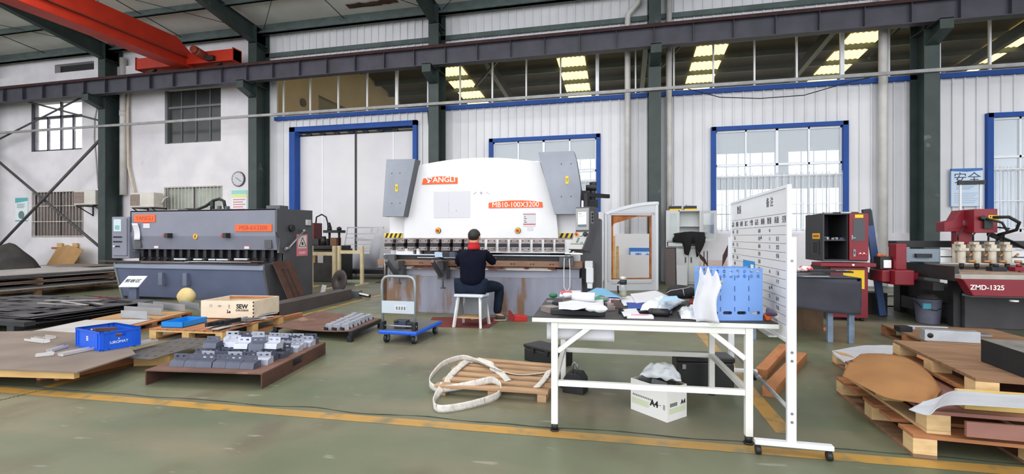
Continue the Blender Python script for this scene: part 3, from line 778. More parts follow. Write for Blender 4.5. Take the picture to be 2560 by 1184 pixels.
b = MB(RUSTDK); b.bx(-1.76, -1.70, .0, .3, .02, .80); lbl(b.build('rusty_post', pb), 'rust brown end post'); b = MB(BASEU); b.bx(-1.70, 1.66, .02, .5, .64, .78); b.build('bed', pb, bevel=.004)
b = MB(mat('seam_pale', (170, 160, 158), .5)); b.bx(-1.05, 1.12, -.008, .02, .632, .642); b.build('base_seam', pb)
b = MB(RUSTW); b.bx(-1.42, 1.28, -.05, .2, .755, .775); b.bx(-1.42, 1.28, -.02, .2, .775, .80); b.build('bed_ledge', pb)
b = MB(RUSTBAR); b.bx(-1.82, 1.72, -.10, .10, .815, .91); bt = b.build('die_beam', pb, bevel=.004); lbl(bt, 'rusty tan die beam')
for k in range(9):
    x = -1.35 + k * .32
    for d in (0, .045): b = MB(INK); b.cyl((x + d, -.103, .862), (x + d, -.098, .862), .012, n=8); b.build('bolt', bt)
b = MB(DKSTEEL); b.bx(-1.6, 1.55, -.02, .14, .91, .985); b.build('die_holder', pb)
b = MB(BRSTEEL); b.bx(-1.72, 1.52, -.06, .0, .99, 1.008); b.bx(-1.1, .3, -.05, .02, .945, .957); lbl(b.build('die_rail', pb), 'bright steel die rail')
b = MB(BRWHITE)
b.bx(-1.72, 1.66, .15, .8, 1.26, 1.75); b.bx(-1.72, -1.5, .2, .9, .6, 1.3); b.bx(1.5, 1.66, .2, .9, .6, 1.3); b.build('side_frame', pb, bevel=.004)
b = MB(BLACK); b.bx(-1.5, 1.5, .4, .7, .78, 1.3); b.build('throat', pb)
# ram plate with a crowned top
L, Rr, TL, TR = pl(1010, 593), pl(1396, 593), pl(1043, 414), pl(1350, 405)
L2, R2 = pl(1010, 552), pl(1391, 535)
poly = [(L[0], 1.28), (L2[0], L2[1]), (TL[0], TL[1])]
for k in range(1, 16):
    t = k / 16; x = TL[0] + (TR[0] - TL[0]) * t
    poly.append((x, TL[1] + (TR[1] - TL[1]) * t + .105 * (1 - (2 * t - 1) ** 2)))
poly += [(TR[0], TR[1]), (R2[0], R2[1]), (Rr[0], 1.28)]
b = MB(BRWHITE); b.prism(poly, 'y', 0.0, .14); ram = b.build('ram', pb, bevel=.006)
b = MB(TOOLST); b.bx(-1.70, 1.62, -.02, .14, 1.262, 1.28); b.build('ram_edge', pb)
# upper tool clamps
for k in range(16):
    px = 940 + (92 + 73.0 * k) / 2.574
    x = pl(px, 600)[0]
    if x > 1.62: break
    m = MB(TOOLST); m.bx(x - .075, x + .075, -.06, .10, 1.195, 1.258)
    m.bx(x - .075, x + .075, -.07, .08, 1.07, 1.135); m.use(DKSTEEL); m.bx(x - .072, x + .072, -.075, .06, 1.135, 1.19)
    m.use(INK)
    for d in (-.05, .05):
        m.cyl((x + d, -.063, 1.235), (x + d, -.058, 1.235), .011, n=8); m.cyl((x + d, -.073, 1.10), (x + d, -.068, 1.10), .011, n=8)
    c = m.build('tool_clamp', pb, bevel=.002)
    m = MB(GALV); m.bx(x - .02, x + .06, -.09, -.07, 1.118, 1.128); m.build('clamp_lever', c)
for q in ((.10, 1.58, -.045, .10, 1.04, 1.26), (-.22, .1, -.045, .1, 1.03, 1.13), (-1.5, -1.18, -.04, .1, 1.0, 1.1), (-1.12, -1.06, -.04, .1, 1.0, 1.1)):
    b = MB(BRWHITE); b.bx(*q); b.build('punch_bar', pb, bevel=.002)
b = MB(DKSTEEL); b.bx(-1.0, -.25, .0, .2, 1.0, 1.08); b.build('punch', pb); b = MB(DKSTEEL); b.prism([(.35, 1.012), (.50, 1.04), (1.2, 1.04), (1.2, 1.025)], 'y', -.05, -.03); b.build('punch', pb)
# cylinder covers at both top corners
def cover(pts, name, y0=-.20, lean=.0, rl=1):
    q = [pl(a, c, BY - .2) for a, c in pts]
    m = MB(mat('cover_grey_sheen', (142, 146, 156), .33, .25, (118, 122, 132), 1.4, .8)); m.prism(q, 'y', -.20, -.19); cv = m.build(name, pb, bevel=.002)
    cx = sum(a for a, _ in q) / len(q); cz = sum(c for _, c in q) / len(q)
    m = MB(mat('cover_side_dark', (78, 80, 86), .4)); m.prism(q, 'y', -.189, .02); m.build('cover_side', cv)
    m = MB(YEL); m.bx(cx - .022, cx + .022, -.207, -.2, cz - .06, cz + .06); p = m.build('warning_label', cv)
    m = MB(INK); m.bar((cx, -.209, cz - .03), (cx, -.209, cz), .006, .004); m.bar((cx, -.209, cz), (cx - .014, -.209, cz + .025), .006, .004); m.bar((cx, -.209, cz), (cx + .014, -.209, cz + .025), .006, .004); m.build('label_print', p)
    for dx in (-.09, .06):
        for dz in (-.26, .25): m = MB(INK); m.cyl((cx + dx, -.203, cz + dz), (cx + dx, -.2, cz + dz), .009, n=8); m.build('bolt', cv)
    return cv
cover([(966, 398), (1038, 397), (1008, 541), (956, 541)], 'cylinder_cover')
cover([(1345, 380), (1434, 377), (1441, 400), (1452, 470), (1450, 535), (1386, 535)], 'cylinder_cover')
# plates and stickers on the ram
a, c = pl(1055, 461), pl(1144, 440)
m = MB(SIGNOR); x0, x1, z0, z1 = a[0], c[0], a[1], c[1]
m.prism([(x0, z0), (x0 + .03, z1 - .025)] + [(x0 + .03 + (x1 - x0 - .03) * t, z1 - .025 + .03 * (1 - (2 * t - 1) ** 2)) for t in (.25, .5, .75)] + [(x1, z1 - .025), (x1, z0)], 'y', -.012, 0)
p = m.build('nameplate', ram); lbl(p, 'short orange nameplate')
text('lettering', 'ANGLI', .125, WHITE, p, ((x0 + x1) / 2 + .085, -.013, z0 + .07), sx=1.12, off=.0015)
m = MB(WHITE); cx = (x0 + x1) / 2
for d in (0, .05): m.bar((x0 + .10 + d, -.014, z0 + .115), (x0 + .14 + d, -.014, z0 + .07), .004, .018, up=(0, 1, 0)) if False else m.prism([(x0 + .07 + d, z0 + .115), (x0 + .095 + d, z0 + .115), (x0 + .13 + d, z0 + .07), (x0 + .115 + d, z0 + .06)], 'y', -.0145, -.012)
m.prism([(x0 + .16, z0 + .115), (x0 + .20, z0 + .115), (x0 + .135, z0 + .025), (x0 + .10, z0 + .025)], 'y', -.0145, -.012)
m.build('emblem', p)
a, c = pl(1222, 520), pl(1357, 500); x0, x1, z0, z1 = a[0], c[0], a[1], c[1]
m = MB(SIGNOR)
m.prism([(x0, z0), (x0, z1 - .03)] + [(x0 + (x1 - x0) * t, z1 - .03 + .035 * (1 - (2 * t - 1) ** 2)) for t in (.2, .4, .6, .8)] + [(x1 - .01, z1 - .03), (x1, z0)], 'y', -.012, 0)
p = m.build('nameplate', ram); lbl(p, 'long orange nameplate')
text('lettering', 'MB10-100X3200', .118, WHITE, p, ((x0 + x1) / 2, -.013, (z0 + z1) / 2 - .01), sx=.98)
a, c = pl(1085, 544), pl(1175, 477); m = MB(PAPER); m.bx(a[0], c[0], -.006, 0, a[1], c[1]); p = m.build('notice_sheet', ram)
m = MB(mat('pale_print', (206, 206, 210), .6)); random.seed(3)
for k in range(9):
    x = a[0] + .17 + .38 * random.random(); z = a[1] + .1 + .25 * random.random(); m.box((x, -.007, z), (.06 * random.random() + .02, .002, .015), (0, random.random(), 0))
m.bx((a[0] + c[0]) / 2 - .06, (a[0] + c[0]) / 2 - .055, -.008, -.006, a[1], c[1]); m.build('notice_print', p)
a, c = pl(1308, 566), pl(1339, 531); m = MB(PAPER); m.bx(a[0], c[0], -.005, 0, a[1], c[1]); p = m.build('notice_sheet', ram)
m = MB(REDP); m.bx(a[0], c[0], -.0065, -.005, c[1] - .03, c[1] - .02); m.bx(a[0], c[0], -.0065, -.005, a[1] + .03, a[1] + .045); m.build('sheet_stripes', p)
m = MB(INK)
for k in range(4): m.bx(a[0] + .02, a[0] + .04 + .02 * (k % 2), -.0065, -.005, c[1] - .07 - .03 * k, c[1] - .06 - .03 * k)
m.build('sheet_print', p)
a, c = pl(1318, 576), pl(1333, 567); m = MB(PAPER); m.bx(a[0], c[0], -.005, 0, a[1], c[1]); m.build('sticker', ram)
for px in (1096, 1295):
    x, z = pl(px, 576); m = MB(INK); m.cyl((x, 0, z), (x, -.02, z), .048, n=24); m.use(YEL); m.cyl((x, -.02, z), (x, -.025, z), .042, n=24)
    m.use(REDP); m.cyl((x, -.025, z), (x, -.06, z), .024, n=18); m.build('emergency_stop', ram)
HAZ = mat('hazard_yellow', (232, 198, 40), .5)
for px0, px1 in ((962, 1007), (1397, 1433)):
    a, c = pl(px0, 594, BY + .15), pl(px1, 584, BY + .15); m = MB(HAZ); m.bx(a[0], c[0], .135, .15, a[1], c[1] + .01); p = m.build('hazard_strip', pb)
    m = MB(INK); h = c[1] + .01 - a[1]; k = a[0] + .01
    while k + .05 < c[0]:
        m.prism([(k, a[1]), (k + .04, a[1]), (min(k + .075, c[0]), c[1] + .01), (min(k + .035, c[0]), c[1] + .01)], 'y', .132, .135); k += .085
    m.build('hazard_stripes', p)
x, z = pl(1196, 587)
m = MB(YEL); m.prism([(x - .04, z - .04), (x + .04, z - .04), (x, z + .04)], 'y', -.006, 0); m.build('warning_triangle', ram)
m = MB(mat('centre_mark_grey', (168, 168, 172), .5)); x, z = pl(1203, 482); m.cyl((x, 0, z), (x, -.004, z), .022, n=16); m.bar((x - .14, -.003, z - .02), (x - .08, -.003, z + .02), .004, .006); m.bar((x + .08, -.003, z + .02), (x + .14, -.003, z - .02), .004, .006); m.build('centre_mark', ram)
# front support arms, posts
for px, z0 in ((1010, .54), (1118, .48)):
    x = pl(px, 660)[0]
    m = MB(MDARK); m.bx(x - .09, x + .07, -.22, -.05, .60, .80); m.bx(x - .05, x + .06, -.34, -.1, .76, .90); m.cyl((x, -.2, z0 - .02), (x, -.2, .62), .016, n=8); m.cyl((x, -.2, z0 - .035), (x, -.2, z0 - .015), .045, n=14)
    m.bar((x - .02, -.6, .92), (x - .02, -.25, .66), .05, .06)
    m.build('support_arm', pb, bevel=.004)
x = pl(976, 650)[0]
m = MB(GALV); m.cyl((x - .03, -.14, .55), (x - .03, -.14, .97), .012, n=8); m.cyl((x + .06, -.14, .55), (x + .06, -.14, .97), .012, n=8); m.use(MDARK); m.bx(x - .02, x + .16, -.16, -.08, .84, 1.0)
m.cyl((x - .01, -.17, .96), (x - .01, -.12, .96), .035, n=14); m.build('gauge_bracket', pb)
x = pl(1417, 650)[0]
m = MB(MDARK); m.bx(x - .1, x + .12, -.16, -.08, .84, .98); m.cyl((x, -.17, .97), (x, -.1, .97), .035, n=14); m.build('gauge_bracket', pb)
m = MB(mat('cable_white', (226, 226, 228), .5)); m.tube([(x - .02, -.17, .97), (x - .025, -.18, .75), (x - .025, -.18, .52), (x + .005, -.18, .46), (x + .04, -.18, .46), (x + .07, -.18, .52), (x + .07, -.18, .8), (x + .06, -.17, .96)], .006, 6); m.build('white_cord', pb)
# right flank: electrics column, oil unit
m = MB(MDARK); m.bx(1.66, 1.98, .25, .85, .1, 1.6); m.bx(1.70, 1.9, .3, .8, 1.6, 2.0); m.build('electrics_cabinet', pb, bevel=.006)
m = MB(DKSTEEL); m.cyl((1.86, .3, 2.08), (1.86, .3, 2.2), .06); m.cyl((1.75, .2, 2.10), (1.92, .2, 2.10), .05); m.bx(1.68, 1.82, .12, .3, 1.9, 2.05); m.cyl((1.86, .2, 1.88), (1.86, .2, 2.05), .05); m.bx(1.8, 1.95, .12, .28, 1.78, 1.9)
m.build('hydraulic_valve', pb, bevel=.004)
ox, oz = pl(1474, 690, 7.6)
m = MB(mat('outlet_box_white', (216, 218, 222), .4)); m.bx(ox - .07, ox + .05, -.16, -.04, oz + .12, oz + .24); m.bx(ox - .05, ox + .06, -.17, -.05, oz - .1, oz + .13); m.bx(ox - .035, ox + .045, -.15, -.05, oz - .19, oz - .1)
m.use(MDARK); m.bx(ox - .06, ox + .07, -.06, .3, oz - .15, oz + .2); lbl(m.build('socket_box', pb, bevel=.012), 'white socket box')
m = MB(CABLE); m.tube([(ox, -.1, oz - .18), (ox - .02, -.1, oz - .3), (ox - .14, -.1, oz - .33), (ox - .15, -.1, .1)], .014, 6); m.build('power_cable', pb)
# control pendant
pd = at(1456, 545, 7.28)
pn = thing('control_pendant', 'grey control pendant with lit screen hanging at right end of the bending press', 'control panel', pd, R(-28))
m = MB(MDARK); m.bx(-.125, .125, 0, .22, -.20, .17); m.add([(-.125, 0, -.2), (.125, 0, -.2), (.125, -.20, -.47), (-.125, -.20, -.47), (-.125, .22, -.2), (.125, .22, -.2), (.125, .04, -.52), (-.125, .04, -.52)],
      [(0, 1, 2, 3), (4, 7, 6, 5), (0, 4, 5, 1), (3, 2, 6, 7), (0, 3, 7, 4), (1, 5, 6, 2)])
m.build('housing', pn, bevel=.012)
PANELG = mat('panel_silver', (158, 158, 156), .4, .3)
m = MB(PANELG); m.bx(-.115, .115, -.008, .0, -.18, .15); fp = m.build('screen_panel', pn, bevel=.003)
m = MB(mat('screen_lit', (236, 240, 255), .3, emit=1.0)); m.bx(-.07, .07, -.012, -.008, -.09, .09); m.build('screen', fp)
m = MB(mat('screen_text', (150, 160, 190), .5)); m.bx(-.06, -.0, -.0135, -.012, .06, .075); m.bx(-.06, .05, -.0135, -.012, .03, .04); m.build('screen_print', fp)
m = MB(mat('key_blue_grey', (96, 112, 124), .5)); m.bx(-.075, .075, -.011, -.008, -.13, -.10); m.build('key_row', fp)
nv = Vector((0, -.27, .20)).normalized()
def con(u, t, d=.004):
    p = Vector((u, 0, -.2)).lerp(Vector((u, -.20, -.47)), t); return p + Vector((0, -.8, .6)) * d
m = MB(PANELG); m.add([con(-.115, .04), con(.115, .04), con(.115, .68), con(-.115, .68), con(-.115, .72), con(.115, .72), con(.115, .97), con(-.115, .97)], [(0, 1, 2, 3), (4, 5, 6, 7)]); cp = m.build('key_panel', pn)
m = MB(YEL); m.cyl(con(-.07, .2), con(-.07, .2, .012), .03, n=16); m.use(REDP); m.cyl(con(-.07, .2, .012), con(-.07, .2, .04), .022, n=16); m.build('emergency_stop', pn)
m = MB(GALV); m.cyl(con(.01, .2), con(.01, .2, .016), .03, n=18); m.use(INK); m.cyl(con(.08, .18), con(.08, .18, .03), .036, n=18); m.build('dial', pn)
m = MB(mat('key_teal', (74, 104, 100), .5))
m.add([con(-.03, .36, .006), con(.005, .36, .006), con(.005, .64, .006), con(-.03, .64, .006)], [(0, 1, 2, 3)]); m.add([con(.05, .6, .006), con(.09, .6, .006), con(.09, .65, .006), con(.05, .65, .006)], [(0, 1, 2, 3)]); m.build('keypad', pn)
m = MB(WHITE); m.cyl((-.16, -.22, -.53), (.14, -.22, -.53), .012, n=8); m.use(MDARK); m.bar((-.09, -.22, -.53), (-.09, -.12, -.48), .02, .02); m.bar((.09, -.22, -.53), (.09, -.12, -.48), .02, .02); m.build('grab_bar', pn)
m = MB(INK)
for k in range(3): m.cyl((.125, .07, .06 - .05 * k), (.135, .07, .06 - .05 * k), .02, n=14)
m.use(GALV); m.bx(.123, .128, .035, .105, -.08, .1); m.build('button_strip', pn)
m = MB(DKSTEEL); m.bar((0, .12, .16), (0, .12, .38), .06, .06); m.bar((0, .12, .36), (.1, .6, .36), .06, .06); m.build('hanger_arm', pn)

# ================================================================== stool, mat, foot switch, work tray
WWOOD = mat('white_painted_wood', (222, 222, 224), .6, 0, (200, 198, 196), 4, .8)
st = thing('stool', 'white painted wooden stool under the seated man', 'stool', (-2.17, 6.72, 0), R(-3))
m = MB(mat('stool_seat_pale_blue', (206, 212, 222), .6)); m.bx(-.22, .22, -.15, .15, .435, .47); m.build('seat', st, bevel=.006)
for x in (-1, 1):
    for y in (-1, 1):
        m = MB(WWOOD); m.bar((x * .205, y * .19, 0), (x * .165, y * .11, .436), .035, .035); m.build('leg', st, bevel=.003)
m = MB(mat('stool_board_grey', (150, 156, 164), .6, 0, (122, 128, 134), 4, .7)); m.bar((.19, -.13, .27), (.19, .13, .27), .02, .30); m.bar((-.19, -.13, .27), (-.19, .13, .27), .02, .3); m.bar((-.17, .13, .27), (.17, .13, .27), .02, .32, up=(0, 0, 1)); m.build('side_board', st)
m = MB(mat('stool_shelf_wood', (196, 160, 120), .7, 0, (160, 126, 92), 5, .7)); m.bx(-.18, .18, -.15, .14, .13, .15); m.build('shelf', st)
m = MB(mat('red_brown_mat', (112, 44, 38), .9, 0, (88, 38, 34), 5, .8, bump=.2))
q = [fl(1082, 793), fl(1062, 816), fl(1222, 820), fl(1262, 793)]
c = sum(q, Vector()) / 4
m.add([(p.x - c.x, p.y - c.y, .006) for p in q] + [(p.x - c.x, p.y - c.y, .001) for p in q], [(0, 1, 2, 3), (7, 6, 5, 4), (0, 4, 5, 1), (1, 5, 6, 2), (2, 6, 7, 3), (3, 7, 4, 0)])
tag(m.build('floor_mat', None, (c.x, c.y, 0)), 'dark red mat on the floor under the stool', 'mat')
p = fl(1302, 801)
fs = thing('foot_switch', 'bright red hooded foot switch on the floor right of the man\'s shoe', 'foot switch', (p.x, p.y, 0), R(12))
m = MB(REDP); m.prism([(-.10, 0), (-.10, .10), (.0, .09), (.10, .075), (.10, 0)], 'y', -.06, .06); m.build('hood', fs, bevel=.008)
m = MB(mat('red_dark', (130, 30, 28), .6)); m.prism([(-.2, .02), (-.19, .17), (-.165, .17), (-.1, .09), (-.1, .0)], 'y', -.06, -.04); m.build('guard', fs)
tb = at(1118, 640, 7.32)
wt = thing('parts_tray', 'dark metal parts tray on the press support arm left of the man', 'tray', (tb.x, tb.y, .93))
m = MB(DKSTEEL); m.surf(lambda u, v: (-.27 + .54 * u, -.14 + .28 * v, .02 + .02 * math.sin(u * 9)), 16, 4, .012, False); m.build('tray_plate', wt)
for i, (x, z, sx, mm, lab) in enumerate([(-.13, .03, .12, mat('pale_blue_steel', (168, 186, 206), .4, .3), 'pale blue steel bracket lying on the dark parts tray'), (.0, .03, .10, DKSTEEL, 'dark steel bracket beside the pale blue one on the parts tray'), (.1, .03, .08, mat('steel_blue_dark', (66, 72, 92), .4, .4), 'small slate blue bracket at the right end of the parts tray')]):
    m = MB(mm); m.prism([(-sx / 2, 0), (-sx / 2 - .01, .08), (-sx / 2, .085), (sx / 2, .07), (sx / 2 + .01, 0)], 'y', -.05, .07)
    tag(m.build('steel_bracket', None, (tb.x + x, tb.y, .975)), lab, 'bracket', 'brackets on the parts tray')

# ================================================================== the seated worker
def skin(nodes, edges, root, sub=2):
    names = list(nodes); me = bpy.data.meshes.new('skin')
    me.from_pydata([nodes[n][0] for n in names], [(names.index(a), names.index(c)) for a, c in edges], [])
    o = bpy.data.objects.new('skin', me); col.objects.link(o)
    o.modifiers.new('s', 'SKIN').use_smooth_shade = True
    for i, n in enumerate(names):
        r = nodes[n][1]; sv = me.skin_vertices[0].data[i]
        sv.radius = r if isinstance(r, tuple) else (r, r); sv.use_root = (n == root)
    s_ = o.modifiers.new('u', 'SUBSURF'); s_.levels = s_.render_levels = sub
    dg = bpy.context.evaluated_depsgraph_get()
    out = bpy.data.meshes.new_from_object(o.evaluated_get(dg)); bpy.data.objects.remove(o); bpy.data.meshes.remove(me)
    return out
def mesh_into(mb, me):
    mb.add([v.co.copy() for v in me.vertices], [tuple(p.vertices) for p in me.polygons], True)
def chain(pts): return [(pts[i], pts[i + 1]) for i in range(len(pts) - 1)]
SKIN = mat('skin', (202, 152, 122), .55, 0, (190, 136, 108), 12, .5)
NAVY = mat('navy_jacket_cloth', (11, 13, 27), .9, 0, (16, 19, 36), 7, .7, bump=.25)
JEANS = mat('dark_denim', (22, 29, 44), .85, 0, (34, 43, 60), 6, .7, bump=.15, wear=(96, 104, 116), wear_at=.70)
REDC = mat('red_collar_cloth', (186, 22, 30), .8, 0, (160, 18, 26), 8, .6)
for m_ in (NAVY, JEANS): m_.node_tree.nodes['Principled BSDF'].inputs['Specular IOR Level'].default_value = .12
HAIR = mat('black_hair', (20, 18, 18), .6, 0, (34, 31, 30), 30, .7, bump=.4)
px0, py0 = -2.17, 6.74
per = thing('person', 'person with short black hair, navy jacket and red collar seated at the bending press', 'person', (px0, py0, 0))
body = {'pel': ((0, 0, .57), (.12, .085)), 'ab': ((0, .02, .74), (.12, .085)), 'ch': ((.005, .04, .95), (.125, .085)), 'nk0': ((.005, .05, 1.09), (.06, .06)), 'nk': ((.005, .07, 1.19), .058), 'h1': ((.005, .095, 1.26), (.078, .09)), 'h2': ((.005, .10, 1.325), (.084, .098)), 'h3': ((.005, .09, 1.375), (.058, .07)),
        'sl': ((-.165, .05, 1.04), .045), 'el': ((-.25, .17, .90), .045), 'wl': ((-.13, .40, .99), .030),
        'sr': ((.175, .05, 1.04), .045), 'er': ((.255, .17, .93), .045), 'wr': ((.14, .40, 1.0), .030),
        'hr': ((.10, .05, .56), .075), 'kr': ((.29, .47, .53), .056), 'cr': ((.275, .475, .36), .046), 'ar': ((.255, .46, .10), .040), 'tr': ((.36, .50, .045), .036),
        'hl': ((-.10, .05, .56), .075), 'kl': ((-.13, .47, .53), .056), 'cl': ((-.13, .49, .36), .046), 'al': ((-.13, .47, .10), .040), 'tl': ((-.14, .60, .045), .036)}
eb = chain(['pel', 'ab', 'ch', 'nk0', 'nk', 'h1', 'h2', 'h3']) + [('ch', 'sl'), ('sl', 'el'), ('el', 'wl'), ('ch', 'sr'), ('sr', 'er'), ('er', 'wr')] + [('pel', 'hr')] + chain(['hr', 'kr', 'cr', 'ar', 'tr']) + [('pel', 'hl')] + chain(['hl', 'kl', 'cl', 'al', 'tl'])
bm_ = MB(SKIN); mesh_into(bm_, skin(body, eb, 'pel', 2))
for s in (-1, 1): bm_.ball((.005 + s * .086, .085, 1.285), .012, .022, .034)        # ears
bm_.ball((.005, .198, 1.275), .014, .022, .022); bm_.ball((-.03, .175, 1.31), .013, .008, .008); bm_.ball((.04, .175, 1.31), .013, .008, .008); bm_.ball((.005, .178, 1.235), .026, .01, .008)
def hand(wr, d, side):
    wr = Vector(wr); d = Vector(d).normalized(); lat = d.cross(Vector((0, 0, 1))).normalized() * side; up = Vector((0, 0, 1))
    nd = {'w': (wr, (.026, .018)), 'p': (wr + d * .05, (.038, .015)), 'q': (wr + d * .085, (.036, .012))}
    mesh_into(bm_, skin(nd, chain(['w', 'p', 'q']), 'w', 2))
    for k, ln in enumerate((.068, .078, .072, .056)):
        o_ = wr + d * .082 + lat * (.027 - .018 * k)
        nd = {'a': (o_, .0088), 'b': (o_ + d * ln * .5 - up * .004, .0085), 'c': (o_ + d * ln * .82 - up * .022, .0078), 'e': (o_ + d * ln * .95 - up * .04, .007)}
        mesh_into(bm_, skin(nd, chain(['a', 'b', 'c', 'e']), 'a', 1))
    o_ = wr + d * .03 + lat * .03
    nd = {'a': (o_, .011), 'b': (o_ + d * .03 + lat * .022 - up * .01, .010), 'c': (o_ + d * .058 + lat * .02 - up * .025, .0085)}
    mesh_into(bm_, skin(nd, chain(['a', 'b', 'c']), 'a', 1))
hand(body['wl'][0], (.5, .8, -.1), 1); hand(body['wr'][0], (-.5, .8, -.1), -1)
for v in bm_.v:
    if v.y < .20 and v.z < .50 and abs(v.x) < .3: v.z = .50
bo = bm_.build('body', per)
jk = {'b0': ((0, .0, .565), (.20, .15)), 'b1': ((0, .015, .74), (.20, .15)), 'b2': ((.004, .03, .90), (.215, .15)), 'b3': ((.005, .04, 1.03), (.20, .135)), 'b4': ((.005, .055, 1.135), (.10, .095)),
      'sl': ((-.18, .05, 1.055), .085), 'el': ((-.268, .17, .895), .070), 'wl': ((-.15, .365, .975), .045), 'sr': ((.193, .05, 1.055), .085), 'er': ((.275, .17, .925), .070), 'wr': ((.16, .365, .985), .045)}
m = MB(NAVY); mesh_into(m, skin(jk, chain(['b0', 'b1', 'b2', 'b3', 'b4']) + [('b3', 'sl'), ('sl', 'el'), ('el', 'wl'), ('b3', 'sr'), ('sr', 'er'), ('er', 'wr')], 'b0', 2))
for i, v in enumerate(m.v):                                          # cloth folds
    f = .010 * nz(v.x * 7, v.y * 7, v.z * 12) + .006 * nz(v.x * 16, v.y * 16, v.z * 25); v.x += f; v.y += f
    if v.y < .2: v.z = max(v.z, .478)
lbl(m.build('jacket', per), 'navy blue jacket')
tr = {'p': ((0, .0, .57), (.195, .145)), 'hr': ((.105, .06, .555), .115), 'mr': ((.20, .28, .555), .097), 'kr': ((.293, .475, .53), .083), 'cr': ((.278, .48, .36), .075), 'ar': ((.258, .46, .095), .066),
      'hl': ((-.105, .06, .555), .115), 'ml': ((-.12, .28, .555), .097), 'kl': ((-.13, .475, .53), .083), 'cl': ((-.13, .495, .36), .075), 'al': ((-.13, .47, .095), .066)}
m = MB(JEANS); mesh_into(m, skin(tr, [('p', 'hr')] + chain(['hr', 'mr', 'kr', 'cr', 'ar']) + [('p', 'hl')] + chain(['hl', 'ml', 'kl', 'cl', 'al']), 'p', 2))
for v in m.v:
    f = .007 * nz(v.x * 11, v.y * 11, v.z * 14); v.x += f; v.y += f; v.z = max(v.z, .474 if (v.y < .2 and v.z < .55) else .06)
lbl(m.build('trousers', per), 'dark blue jeans')
m = MB(REDC); m.lathe([(.088, 1.115), (.096, 1.135), (.088, 1.17), (.080, 1.20), (.086, 1.222), (.072, 1.215)], (.005, .062, 0), 24); lbl(m.build('collar', per), 'bright red collar')
m = MB(HAIR)
m.ball((.005, .085, 1.325), .093, .106, .096, 28, 18)
for v in m.v:
    v.x += .004 * nz(v.x * 40, v.y * 40, v.z * 40); v.z += .004 * nz(v.x * 40, v.y * 40 + 9, v.z * 40)
    lo = 1.235 if v.y < .06 else (1.31 if v.y < .13 else 1.355)      # hairline: low at the nape, high at the brow
    if v.z < lo: v.z = lo; v.x = .005 + (v.x - .005) * .8; v.y = .085 + (v.y - .085) * .82
lbl(m.build('hair', per), 'short black hair')
SHOE = mat('shoe_dark', (44, 44, 44), .7, 0, (70, 66, 60), 9, .6); SOLE = mat('shoe_sole_tan', (176, 150, 124), .7, 0, (120, 100, 84), 8, .7)
for (hx, hy), (tx, ty) in (((.22, .43), (.40, .50)), ((-.125, .42), (-.145, .66))):
    h, t = Vector((hx, hy, 0)), Vector((tx, ty, 0)); d = (t - h); s_ = Vector((-d.y, d.x, 0)).normalized()
    nd = {'h': (h + d * .05 + Vector((0, 0, .055)), (.042, .045)), 'm': (h + d * .45 + Vector((0, 0, .055)), (.045, .042)), 't': (h + d * .9 + Vector((0, 0, .04)), (.044, .03))}
    m = MB(SHOE); mesh_into(m, skin(nd, chain(['h', 'm', 't']), 'h', 2))
    for v in m.v: v.z = max(v.z, .018)
    so = m.build('shoe', per)
    m = MB(SOLE); pr = []
    for k in range(20):
        a_ = 2 * math.pi * k / 20; w_ = .047 * (1 + .1 * math.cos(a_)); q = h + d * .5 + d * .58 * math.cos(a_) + s_ * w_ * math.sin(a_); pr.append((q.x, q.y))
    m.prism(pr, 'z', .007, .03); m.build('sole', so)
# ================================================================== left side of the hall
def frame3(p0, p1, p2):
    """near corner p0, left-rear corner p1, right-rear corner p2 -> rotation, width along p0-p2, depth"""
    d = p2 - p0; w = d.length; rz = math.atan2(d.y, d.x); n = Vector((-d.y, d.x, 0)) / w
    return rz, w, abs((p1 - p0).dot(n))
WOODP = mat('pine_pale', (214, 178, 118), .7, 0, (190, 150, 94), 3, .8, stretch=(1, 6, 6))
WOODO = mat('pallet_wood_orange', (176, 118, 76), .75, 0, (146, 92, 58), 3, .8, stretch=(1, 6, 6))
WOODB = mat('pallet_wood_brown', (140, 106, 78), .8, 0, (112, 82, 60), 3, .8, stretch=(1, 6, 6))
WOODG = mat('board_grey_brown', (128, 114, 104), .8, 0, (104, 92, 84), 2, .8, wear=(92, 84, 80), wear_at=.6)
CARD = mat('cardboard', (176, 138, 92), .85, 0, (160, 122, 80), 3, .7)
def pallet(name, label, loc, rz, w, d, h, m, m2=None, nb=7, th=.02, cat='pallet', group=None, gap=.35):
    """boards along x, three rows of blocks, runners along y"""
    t = thing(name, label, cat, loc, rz, group); m2 = m2 or m
    bw_ = d / (nb - (nb - 1) * (1 - 1 / (1 + gap)) ) if False else d / (nb * (1 + gap) - gap)
    for k in range(nb):
        y = k * bw_ * (1 + gap)
        b = MB(m); b.bx(0, w, y, y + bw_, h - th, h); b.build('deck_board', t, bevel=.002)
    zb = h - th
    for i in range(3):
        x = (w - .10) * i / 2
        b = MB(m2); b.bx(x, x + .1, 0, d, zb - .02, zb); b.build('stringer', t)
        for j in range(3):
            y = (d - .10) * j / 2
            b = MB(m2); b.bx(x, x + .1, y, y + .1, .018, zb - .02); b.build('block', t, bevel=.002)
    for j in range(3):
        y = (d - .10) * j / 2
        b = MB(m); b.bx(0, w, y, y + .1, 0, .018); b.build('runner', t)
    return t

